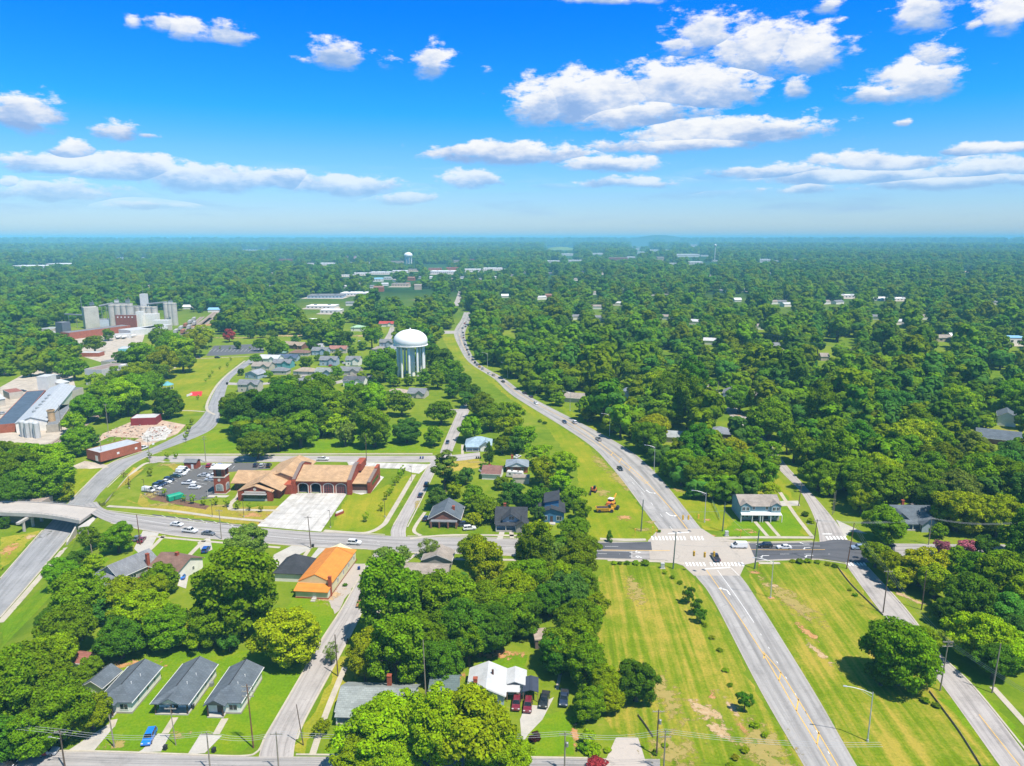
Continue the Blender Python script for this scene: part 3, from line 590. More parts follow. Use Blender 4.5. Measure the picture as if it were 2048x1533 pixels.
    ribbon('bottom_street', [(-40, 1502), (188, 1504), (376, 1511), (484, 1514), (600, 1514), (1060, 1516), (1320, 1519), (1330, 1560)][:7], [(-40, 1575), (188, 1575), (376, 1575), (484, 1575), (600, 1575), (1060, 1575), (1320, 1575)], M_road('asphalt_bottom', (0.34, 0.315, 0.295), 2, 0.08, seed=4), 0.05, cross=3)
    ribbon('back_street', [(295, 912), (342, 912), (600, 912), (866, 912), (960, 905)], [(300, 926), (342, 925), (600, 924), (866, 925), (960, 917)], old, 0.04, cross=2)
    ribbon('north_street', [(880, 912), (885, 892), (916, 823), (930, 800)], [(903, 912), (909, 892), (942, 815), (950, 800)], old, 0.045, cross=2)
    ribbon('north_street', [(866, 818), (900, 819), (935, 819)], [(862, 824), (900, 825), (935, 826)], old, 0.05, cross=2, smooth=False)
    ribbon('avenue', [(510, 712), (476, 734), (445, 758), (425, 792), (409, 827), (373, 861), (291, 902), (219, 929), (168, 975), (141, 1002), (86, 1062), (0, 1160), (-70, 1240)],
           [(522, 716), (493, 734), (462, 758), (449, 792), (442, 827), (421, 861), (322, 902), (264, 929), (212, 975), (185, 1006), (137, 1073), (0, 1234), (-60, 1310)], blue, 0.05, cross=4)
    ribbon('east_street', [(1516, 888), (1555, 936), (1603, 987), (1632, 1045), (1640, 1088)], [(1540, 888), (1577, 936), (1632, 997), (1672, 1045), (1700, 1088)], old, 0.055, cross=3)
    ribbon('east_street', [(1400, 760), (1425, 790), (1460, 832), (1495, 862), (1516, 888)], [(1416, 760), (1443, 790), (1490, 832), (1518, 862), (1540, 888)], old, 0.045, cross=2)
    ribbon('east_street', [(1688, 1116), (1694, 1133), (1768, 1233), (1850, 1332), (1888, 1376), (2000, 1533), (2030, 1575)], [(1726, 1116), (1734, 1133), (1809, 1215), (1876, 1303), (1947, 1373), (2060, 1520), (2100, 1575)], old, 0.05, cross=3)
    ribbon('far_street', [(865, 661), (890, 662), (912, 662)], [(865, 667), (890, 668), (912, 668)], old, 0.06, cross=2, smooth=False)
    ribbon('far_street', [(905, 612), (912, 598), (918, 580)], [(922, 612), (924, 598), (926, 580)], old, 0.05, cross=2)
    ribbon('neighbourhood_lane', [(745, 705), (760, 690), (775, 668), (780, 655)], [(760, 707), (774, 692), (786, 670), (789, 655)], old, 0.05, cross=2)
    ribbon('neighbourhood_lane', [(452, 765), (500, 767), (545, 764), (600, 752), (630, 745)], [(452, 770), (500, 771), (545, 768), (600, 755), (630, 748)], old, 0.05, cross=2)
    ribbon('neighbourhood_lane', [(600, 775), (622, 755), (640, 735)], [(606, 777), (630, 757), (648, 736)], conc, 0.055, cross=2)
    ribbon('neighbourhood_lane', [(660, 766), (690, 758), (700, 750), (760, 752)], [(665, 770), (700, 762), (712, 754), (760, 757)], old, 0.05, cross=2)
    sheet('cul_de_sac', [(1232, 1476), (1276, 1476), (1284, 1500), (1296, 1540), (1200, 1540), (1214, 1515)], old, 0.055)
    # --- station forecourt and car parks
    sheet('concrete_apron', [(585, 987), (694, 987), (690, 994), (642, 1064), (600, 1061), (513, 1053), (540, 1030)], apron, 0.075)
    sheet('concrete_apron', [(694, 924), (862, 929), (838, 948), (825, 946), (800, 938), (700, 936)], apron, 0.06)
    sheet('concrete_apron', [(700, 985), (722, 990), (742, 986), (768, 955), (760, 952), (738, 978), (700, 978)], apron, 0.066)
    sheet('parking_lot', [(294, 988), (366, 936), (400, 931), (470, 926), (540, 926), (540, 938), (452, 945), (438, 984), (430, 996), (382, 1003), (340, 996)], lot, 0.03)
    sheet('parking_lot', [(645, 1185), (690, 1128), (735, 1128), (700, 1185), (672, 1228)], M_road('asphalt_patchy', (0.34, 0.31, 0.29), 3, 0.15, seed=20), 0.03, ragged=0.25)
    sheet('parking_lot', [(412, 712), (428, 692), (525, 688), (528, 706), (440, 712)], M_road('asphalt_blue', (0.10, 0.105, 0.12), 4, 0.2, seed=22), 0.03)
    sheet('gravel_yard', [(0, 775), (60, 742), (140, 735), (150, 770), (120, 850), (150, 865), (60, 868), (0, 860)], M('gravel', (0.42, 0.36, 0.29), 0.95, 0.2, 0.2), 0.02)
    sheet('gravel_yard', [(110, 680), (225, 655), (290, 668), (280, 700), (235, 735), (170, 715), (150, 705)], MATS['gravel'], 0.022)
    sheet('gravel_yard', [(180, 905), (205, 868), (260, 845), (318, 840), (372, 850), (355, 868), (300, 890), (290, 905)], M('rubble_ground', (0.45, 0.33, 0.24), 0.95, 0.25, 0.35), 0.024)
    sheet('concrete_slab', [(282, 875), (300, 855), (330, 852), (345, 862), (330, 880), (290, 886)], apron, 0.05, ragged=0.4)
    sheet('gravel_yard', [(140, 935), (170, 922), (212, 930), (290, 903), (300, 906), (222, 935), (160, 940)], MATS['gravel'], 0.023)
    sheet('gravel_yard', [(-20, 862), (30, 866), (128, 862), (122, 880), (95, 890), (60, 886), (-20, 884)], MATS['gravel'], 0.021, ragged=.6)
    sheet('sports_court', [(378, 792), (382, 784), (405, 783), (403, 793)], M('court_red', (0.55, 0.03, 0.03), 0.8, 0.05), 0.05)
    for a in [(560, 668, 60, 5, 0, 'straw'), (585, 672, 40, 12, 0, 'sand'), (730, 672, 26, 14, 0, 'sand'), (420, 650, 18, 60, R(-40), 'clay'), (850, 600, 40, 40, 0, 'straw'), (470, 676, 60, 10, 0, 'straw')]: blot(*a)
    # --- driveways and walks
    for nm, pts in [('driveway', [(285, 1500), (316, 1468), (341, 1469), (322, 1504), (275, 1506)]), ('driveway', [(400, 1470), (444, 1472), (410, 1507), (375, 1510)]), ('driveway', [(186, 1505), (130, 1506), (215, 1450), (228, 1455)]),
                    ('driveway', [(280, 1110), (268, 1098), (286, 1062), (318, 1067), (300, 1100)]), ('driveway', [(585, 1091), (628, 1095), (592, 1113), (562, 1136), (541, 1131), (548, 1110)]), ('driveway', [(362, 1150), (378, 1148), (372, 1178), (355, 1172)]),
                    ('driveway', [(637, 1096), (652, 1097), (630, 1118), (618, 1120)]), ('driveway', [(1052, 1410), (1075, 1412), (1098, 1400), (1108, 1395), (1085, 1440), (1056, 1470), (1044, 1490), (1040, 1440)]), ('driveway', [(1555, 1003), (1596, 1002), (1600, 1012), (1557, 1013)]),
                    ('driveway', [(1690, 1076), (1672, 1040), (1720, 1062), (1735, 1068), (1700, 1064)]), ('driveway', [(776, 1165), (822, 1160), (820, 1170), (778, 1174)]), ('driveway', [(1000, 1062), (1010, 1062), (1005, 1080), (993, 1080)]), ('driveway', [(395, 1086), (420, 1075), (425, 1100), (405, 1108)])]:
        sheet(nm, pts, conc, 0.07)
    for pts, w in [([(350, 1436), (330, 1468)], 1.5), ([(450, 1438), (432, 1470)], 1.5), ([(228, 1440), (222, 1456)], 1.5), ([(328, 1072), (300, 1100), (280, 1112)], 1.4), ([(408, 1082), (368, 1122)], 1.6), ([(618, 1100), (600, 1126)], 1.4),
                   ([(1510, 1044), (1535, 1073)], 1.3), ([(1533, 1044), (1558, 1073)], 1.3), ([(1560, 985), (1590, 1030), (1625, 1075)], 1.5), ([(1200, 1078.5), (1250, 1080), (1292, 1080)], 1.7), ([(1430, 1077), (1520, 1075.5), (1628, 1076)], 1.8),
                   ([(215, 1013), (330, 1021), (440, 1035), (530, 1043)], 1.8), ([(648, 1062), (700, 1066), (735, 1066), (765, 1052), (782, 1028), (828, 950)], 1.9), ([(212, 1004), (240, 972), (278, 936), (300, 926), (330, 925)], 1.7), ([(350, 909.5), (600, 908.5), (865, 908)], 1.4),
                   ([(430, 830), (413, 816), (428, 780), (452, 752), (490, 722)], 1.6), ([(318, 830), (362, 822), (410, 824)], 1.6), ([(385, 718), (440, 716), (520, 712)], 1.8), ([(305, 766), (340, 740), (392, 722)], 2.2), ([(462, 1020), (460, 1010), (475, 995), (480, 985)], 2.0), ([(462, 1020), (520, 1021), (560, 1022)], 1.8),
                   ([(1022, 1058), (1024, 1078)], 1.5), ([(820, 1078), (900, 1071), (1040, 1072), (1100, 1073)], 1.4), ([(840, 1118), (900, 1119), (1060, 1121)], 1.4), ([(838, 1105), (800, 1135), (775, 1185), (738, 1260), (720, 1300)], 1.3), ([(690, 1335), (655, 1420), (625, 1510)], 1.4),
                   ([(1368, 1128), (1330, 1124), (1215, 1121)], 1.4), ([(1518, 1127), (1560, 1127)], 1.4), ([(0, 1246), (90, 1143), (148, 1075)], 1.9), ([(1985, 1375), (2060, 1458)], 1.5), ([(300, 1073), (420, 1084), (560, 1096)], 1.3), ([(842, 1072), (828, 1060), (850, 1025)], 1.3), ([(925, 910), (925, 890)], 1.3), ([(1130, 1300), (1120, 1350), (1114, 1380)], 0.8)]:
        strip('pavement', pts, w, conc2, 0.085)
    # --- kerbs
    kb = M('kerb_concrete', (0.43, 0.38, 0.30), 0.85, 0.12, 0.4)
    for pts in [[(205, 1021), (222, 1022.5), (342, 1037), (442, 1048), (512, 1054)], [(642, 1065.5), (699, 1066.5), (770, 1070)], [(815, 1073), (914, 1074), (1044, 1078), (1192, 1083), (1290, 1082)], [(1440, 1083), (1514, 1085), (1625, 1083)],
                [(222, 1047), (342, 1071), (442, 1080), (616, 1094), (735, 1099)], [(790, 1106), (914, 1108), (1044, 1113), (1192, 1119), (1330, 1122)], [(1515, 1123.5), (1570, 1121), (1633, 1120), (1690, 1128)], [(528, 1479), (597, 1361), (641, 1284), (688, 1211), (731, 1133)],
                [(594, 1480), (615, 1430), (689, 1294), (724, 1224), (762, 1140)], [(0, 1502), (188, 1503.5), (376, 1510), (484, 1513), (515, 1504), (528, 1480)], [(592, 1510), (1060, 1515.5), (1200, 1518)], [(787, 1051), (830, 977), (858, 929)], [(815, 1055), (847, 992), (870, 943)],
                [(138, 1004), (167, 975), (218, 929), (290, 902)], [(214, 976), (266, 929), (324, 903)], [(0, 1236), (138, 1075)], [(0, 1158), (85, 1061)], [(342, 910.5), (600, 910.5), (866, 910.5)], [(342, 927), (470, 926)], [(1735, 1135), (1810, 1217), (1877, 1305), (1948, 1375), (2060, 1512)]]:
        strip('kerb', pts, 0.42, kb, 0.15, thick=0.1)

def build_markings():
    wh = M('marking_white', (0.72, 0.71, 0.68), 0.7, 0.10, 0.8); ye = M('marking_yellow', (0.66, 0.40, 0.09), 0.7, 0.10, 0.8)
    mbw, mby = MB(), MB(); zz = 0.074
    def line(mb, pts, w, dash=None, z=None):
        P = crom([tuple(gp(*p)[:2]) for p in pts], 6); acc = 0.0
        for a, b in zip(P, P[1:]):
            a, b = Vector(a), Vector(b); d = (b - a); L = d.length
            if L < 1e-6: continue
            d /= L; n = Vector((-d.y, d.x)) * w / 2
            segs = [(0, L)]
            if dash:
                segs = []; s = 0
                while s < L:
                    ph = (acc + s) % (dash[0] + dash[1])
                    e = min(L, s + (dash[0] - ph if ph < dash[0] else dash[0] + dash[1] - ph) + 1e-4)
                    if ph < dash[0]: segs.append((s, e))
                    s = e
                acc += L
            for s, e in segs:
                p, q = a + d * s, a + d * e; k = z or zz
                mb.poly([(p.x - n.x, p.y - n.y, hgt(p.x, p.y) + k), (q.x - n.x, q.y - n.y, hgt(q.x, q.y) + k), (q.x + n.x, q.y + n.y, hgt(q.x, q.y) + k), (p.x + n.x, p.y + n.y, hgt(p.x, p.y) + k)])
    def quad(mb, pts, z=zz):
        P = [gp(*p) for p in pts]
        if (P[1] - P[0]).cross(P[2] - P[1]).z < 0: P.reverse()
        mb.poly([(p.x, p.y, p.z + z) for p in P])
    # bypass
    line(mby, [(1413, 1141), (1468, 1220), (1526, 1308), (1558, 1362), (1593, 1423), (1634, 1490), (1668, 1550)], 0.22)
    line(mby, [(1526, 1304), (1560, 1344), (1595, 1398), (1636, 1465), (1676, 1533)], 0.22)
    for a, b in [((1527, 1318), (1529, 1308)), ((1558, 1362), (1562, 1345)), ((1593, 1423), (1597, 1398)), ((1634, 1490), (1638, 1464))]: line(mby, [a, b], 0.3)
    line(mby, [(1375, 1059), (1342, 1018), (1294, 966), (1255, 930), (1205, 890), (1150, 850), (1040, 789), (998, 757), (947, 723), (926, 690), (918, 669)], 0.28)
    line(mby, [(1290, 966), (1245, 930), (1195, 890), (1130, 845)], 0.2)
    for a, b in [((1258, 942), (1262, 934)), ((1238, 926), (1243, 917)), ((1222, 912), (1226, 905)), ((1290, 968), (1297, 964))]: line(mby, [a, b], 0.3)
    line(mbw, [(1435, 1141), (1470, 1190), (1506, 1243)], 0.15)
    line(mbw, [(1506, 1243), (1560, 1335), (1665, 1520)], 0.15, (0.8, 5.5))
    line(mbw, [(1462, 1136), (1478, 1152)], 0.15); line(mbw, [(1345, 1060), (1300, 1004), (1255, 955)], 0.15, (3, 9)); line(mbw, [(1290, 985), (1260, 952)], 0.15)
    quad(mbw, [(1336, 1068.5), (1378, 1066), (1378.5, 1064.5), (1336, 1067)]); quad(mbw, [(1410, 1139.5), (1461, 1136.5), (1460, 1134.5), (1410, 1137.5)])
    # crossings
    for i in range(15):
        x = 1305 + i * 7.1
        if 10 <= i <= 10: continue
        quad(mbw, [(x, 1081), (x + 3.6, 1081), (x + 0.4, 1073), (x - 3.0, 1073)])
    for i in range(17):
        x = 1371 + i * 7.0
        if i in (6,): continue
        quad(mbw, [(x + 2.6, 1133), (x + 6.2, 1133), (x + 2.4, 1125.5), (x - 1.0, 1125.5)])
    for i in range(6):
        x = 1652 + i * 7.2; quad(mbw, [(x + 3, 1080), (x + 7.2, 1080), (x + 2.0, 1073), (x - 1.5, 1073)], 0.08)
        x = 1694 + i * 6.4; quad(mbw, [(x + 4, 1132), (x + 8, 1132), (x + 2.4, 1126), (x - 1, 1126)], 0.08)
    quad(mbw, [(1645, 1069.5), (1664, 1069.5), (1664, 1068), (1645, 1068)], 0.08)
    # main street
    line(mby, [(1205, 1100.8), (1250, 1101.5), (1340, 1102)], 0.3, z=0.08); line(mby, [(1500, 1100), (1560, 1100.5), (1650, 1100)], 0.22, z=0.08)
    for pts, da in [([(1210, 1093.5), (1262, 1094)], (4.5, 5)), ([(1196, 1108), (1240, 1109)], (3, 4)), ([(1560, 1109), (1660, 1109)], (3, 5)), ([(1525, 1092), (1560, 1092), (1640, 1093)], None), ([(230, 1031), (342, 1050), (442, 1063), (616, 1080), (760, 1090)], None), ([(700, 1080), (760, 1085)], (4, 6)), ([(850, 1090), (1040, 1096)], (5, 9)), ([(330, 1062), (376, 1058)], None)]: line(mbw, pts, 0.14, da, 0.08)
    # turn arrows: shaft, bend and head on the lane
    def arrow(px, py, head, turn=0, s=1.0):
        c = gp(px, py); d = Vector((math.cos(head), math.sin(head))); n = Vector((-d.y, d.x))
        P = lambda a, b: (c.x + d.x * a * s + n.x * b * s, c.y + d.y * a * s + n.y * b * s, hgt(c.x, c.y) + 0.08)
        mbw.poly([P(-1.9, -0.16), P(0.6, -0.16), P(0.6, 0.16), P(-1.9, 0.16)])
        if turn:
            t = turn
            q = [P(0.3, 0.16 * t), P(0.62, -0.16 * t), P(1.3, 0.75 * t), P(1.0, 0.95 * t)]; h = [P(0.75, 1.25 * t), P(1.75, 0.85 * t), P(1.55, 1.75 * t)]
            mbw.poly(q if t < 0 else q[::-1]); mbw.poly(h)
            mbw.f[-1] = mbw.f[-1] if t < 0 else tuple(reversed(mbw.f[-1]))
        else: mbw.poly([P(0.6, -0.55), P(1.9, 0), P(0.6, 0.55)])
    hwd = R(97); hn = R(-72)
    arrow(1455, 1183, R(92), 1, 1.25); arrow(1298, 985, R(-73), 1, 1.3); arrow(1338, 1030, R(-75), 1, 1.3)
    for x in (1268, 1274): arrow(x, 1105.5, 0, 1 if x < 1270 else 0, .8); arrow(x, 1113, 0, -1, .8)
    arrow(1528, 1112, math.pi, 1, .9); arrow(1616, 1112, math.pi, 1, .9); arrow(1610, 1089, math.pi, -1, .8); arrow(1612, 1096, math.pi, 1, .8); arrow(1520, 1090, math.pi, 0, .8)
    # parking bays in the street and the car parks
    dk = M('bay_asphalt', (0.085, 0.085, 0.09), 0.9, 0.15)
    mbd = MB()
    x0, y0, x1, y1 = 300, 1028.5, 508, 1053
    for i in range(8):
        t0, t1 = i / 8 + 0.012, (i + 1) / 8 - 0.012
        a = (x0 + (x1 - x0) * t0, y0 + (y1 - y0) * t0); b = (x0 + (x1 - x0) * t1, y0 + (y1 - y0) * t1)
        if i < 7: quad(mbd, [a, b, (b[0] + 10, b[1] + 5.2), (a[0] + 10, a[1] + 5.2)], 0.055)
        line(mbw, [b, (b[0] + 13, b[1] + 6)], 0.14)
    line(mbw, [(312, 1034), (410, 1047), (520, 1058)], 0.14)
    for i in range(9): line(mbw, [(372 + i * 7.6, 975 - i * 5.2), (398 + i * 7.6, 979.5 - i * 5.2)], 0.13, z=0.05)
    for i in range(11): line(mbw, [(298 + i * 7.4, 985 - i * 5.2), (318 + i * 7.4, 989 - i * 5.2)], 0.13, z=0.05)
    for i in range(7): line(mbw, [(404 + i * 11, 932), (398 + i * 11, 938)], 0.13, z=0.05)
    for i in range(14): line(mbw, [(418 + i * 7.8, 704), (425 + i * 7.8, 698)], 0.15, z=0.05)
    line(mby, [(1958, 1430), (2010, 1496), (2040, 1533)], 0.2)
    for n_, mb, m in (('road_markings', mbw, wh), ('road_markings', mby, ye), ('parking_bays', mbd, dk)):
        tag(mb.build(n_, m), kind='structure')
# ------------------------------------------------------------------ trees
TREE_KEEP = []      # photograph circles where ground, roads or roofs show: no random tree may cover them
def unit(v): return v / (np.linalg.norm(v, axis=1, keepdims=True) + 1e-9)
def crown_arrays(seed, nb, nl, leaf, shape='round', jit=0.5):
    """leaf-clump cards on many billows spread over an uneven crown; unit horizontal radius, base of crown near z=.35"""
    g = np.random.default_rng(seed)
    zc, zv, lo = 1.0, 0.95, -0.85
    if shape == 'tall': zc, zv = 1.65, 1.35
    if shape == 'bush': zc, zv, lo = 0.55, 0.62, -0.7
    if shape == 'cone': zc, zv, lo = 1.9, 1.75, -0.95
    if shape == 'tier': zc, zv, lo = 1.75, 1.25, -0.8
    d = unit(g.normal(size=(nb * 4, 3))); d = d[d[:, 2] > lo][:nb]
    nb = len(d)
    lob = 1 + 0.16 * np.sin(d[:, 0] * 3.1 + seed) + 0.13 * np.sin(d[:, 1] * 4.3 + 2 * seed) + 0.10 * np.sin(d[:, 2] * 5 + 3 * seed)
    rad = 0.70 * lob * g.uniform(0.82, 1.1, nb)
    inner = g.random(nb) < 0.2; rad[inner] *= 0.55
    c = d * rad[:, None]
    br = g.uniform(*((0.13, 0.27) if nb > 90 else (0.17, 0.34)), nb) * (1.0 if shape != 'tier' else 0.9)
    if shape == 'cone':
        h = (d[:, 2] + 1) / 2; k = np.clip(1.08 - h, 0.1, 1)
        c[:, 0] *= k * 1.25; c[:, 1] *= k * 1.25; br *= 0.5 + 0.6 * k
    if shape == 'tier': c[:, 2] = np.round(c[:, 2] * 5) / 5
    w = br ** 2; cnt = np.maximum(4, (nl * w / w.sum()).astype(int))
    idx = np.repeat(np.arange(nb), cnt); n = len(idx)
    v = unit(g.normal(size=(n, 3)) + 0.75 * d[idx] + np.array([0, 0, 0.35]))
    flat = np.array([1, 1, 0.72 if shape != 'tier' else 0.35])
    p = c[idx] + v * (br[idx] * g.uniform(0.62, 1.12, n))[:, None] * flat
    p[:, 2] = p[:, 2] * zv + zc
    nrm = unit(v * np.array([1, 1, 1.1]) + jit * g.normal(size=(n, 3)) + np.array([0, 0, 0.25]) + (0.5 * d[idx] if jit < 0.4 else 0))
    a = unit(np.cross(nrm, g.normal(size=(n, 3)))); b = np.cross(nrm, a)
    s = leaf * g.uniform(0.6, 1.35, n)[:, None]
    asp = g.uniform(0.6, 1.0, n)[:, None]
    bend = nrm * s * g.uniform(-0.25, 0.1, n)[:, None]
    q = np.stack([p - a * s + bend, p - b * s * asp, p + a * s + bend, p + b * s * asp], 1).reshape(-1, 3)
    return q.astype(np.float32), zc
def leaf_mesh(name, q, mats, extra=None):
    n = len(q) // 4; me = bpy.data.meshes.new(name)
    ev, ef = extra if extra else ([], [])
    nv = len(q) + len(ev); me.vertices.add(nv)
    me.vertices.foreach_set('co', np.concatenate([q.ravel(), np.array(ev, np.float32).ravel()]) if ev else q.ravel())
    fl = [4] * n + [len(f) for f in ef]; tot = sum(fl)
    me.loops.add(tot); li = np.concatenate([np.arange(4 * n, dtype=np.int32)] + ([np.array([i + 4 * n for f in ef for i in f], np.int32)] if ef else []))
    me.loops.foreach_set('vertex_index', li); me.polygons.add(len(fl))
    st = np.concatenate([[0], np.cumsum(fl)[:-1]]).astype(np.int32); me.polygons.foreach_set('loop_start', st)
    for m in mats: me.materials.append(m)
    if ef: me.polygons.foreach_set('material_index', np.array([0] * n + [1] * len(ef), np.int32))
    me.update(calc_edges=True); me.validate(); return me
def trunk_mb(seed, zc, shape='round', limbs=True):
    r = random.Random(seed); mb = MB(); th = zc * (0.72 if shape != 'cone' else 1.3)
    rb = 0.085 if shape != 'bush' else 0.05
    mb.lathe([(rb * 1.7, -0.02), (rb * 1.15, 0.06), (rb, 0.2), (rb * 0.85, th * 0.6), (rb * 0.6, th)], 9)
    if limbs:
        for k in range(7):
            a = k * 2.4 + r.random(); z0 = th * r.uniform(0.5, 0.98); L = r.uniform(0.4, 0.72); z1 = z0 + L * r.uniform(0.35, 0.95)
            mid = (math.cos(a) * L * 0.5, math.sin(a) * L * 0.5, z0 + (z1 - z0) * 0.6)
            mb.tube((0, 0, z0), mid, rb * 0.45, rb * 0.3, 5, cap=False); mb.tube(mid, (math.cos(a) * L, math.sin(a) * L, z1), rb * 0.3, rb * 0.08, 5, cap=False)
    return mb
TPL = {}
def templates():
    leaf = M_leaf('foliage'); bark = M('bark', (0.10, 0.075, 0.055), 0.95, 0.25, 2.0, obj=True)
    red = M_leaf('blossom', trans=0.2)
    def T(key, seed, nb, nl, lf, shape='round', limbs=True, split=True):
        q, zc = crown_arrays(seed, nb, nl, lf, shape, 0.5 if split else 0.26); tm = trunk_mb(seed, zc, shape, limbs)
        cm = leaf_mesh('crown', q, [leaf]) if split else leaf_mesh('tree', q, [leaf, bark], (tm.v, tm.f))
        t = None
        if split:
            t = bpy.data.meshes.new('trunk'); t.from_pydata(tm.v, [], tm.f); t.materials.append(bark)
        TPL.setdefault(key, []).append((cm, t))
    for s in range(7): T('near', 11 + s, 140, 22000, 0.035)
    for s in range(3): T('near_tall', 31 + s, 115, 14000, 0.042, 'tall')
    T('near_sparse', 41, 44, 4200, 0.042, 'tall'); T('near_sparse', 42, 40, 3800, 0.045)
    for s in range(6): T('mid', 51 + s, 64, 4600, 0.062)
    for s in range(2): T('mid_tall', 61 + s, 46, 3800, 0.07, 'tall')
    for s in range(5): T('far', 71 + s, 40, 2200, 0.115, limbs=False, split=False)
    for s in range(2): T('far_tall', 81 + s, 36, 2000, 0.12, 'tall', False, False)
    for s in range(2): T('cone', 91 + s, 60, 3800, 0.06, 'cone')
    T('tier', 95, 64, 5200, 0.06, 'tier')
    for s in range(3): T('bush', 101 + s, 40, 3200, 0.07, 'bush', True, True)
    T('sapling', 111, 16, 500, 0.11, 'tall')
    T('burnt', 112, 14, 160, 0.1, 'tall')
TONE = {'m': (0.142, 0.25, 0.004), 'd': (0.078, 0.172, 0.007), 'l': (0.235, 0.335, 0.003), 'y': (0.30, 0.345, 0.004), 'b': (0.08, 0.19, 0.02), 'p': (0.165, 0.24, 0.028),
        'r': (0.36, 0.05, 0.045), 'k': (0.42, 0.13, 0.17), 'g': (0.075, 0.02, 0.015), 'w': (0.16, 0.06, 0.04)}
TREES = []          # (x, y, r, tone, shape, pixel x, pixel y, pixel r)
def place_px(px, py, rpx, k=1.18):
    """world position of a crown seen as a circle in the photograph"""
    z = 7.0
    for _ in range(6):
        p = at(px, py, z); dep = pxof(p)[2]; r = rpx * dep / FPX; z = k * r + hgt(p.x, p.y)
    return p.x, p.y, r
def tree_px(px, py, rpx, tone='m', shape='round'):
    k = {'round': 1.06, 'tall': 1.65, 'sparse': 1.6, 'bush': 0.55, 'cone': 1.9, 'tier': 1.75, 'sapling': 1.65, 'burnt': 1.65}[shape]
    x, y, r = place_px(px, py, rpx, k); TREES.append((x, y, r, tone, shape, px, py, rpx))

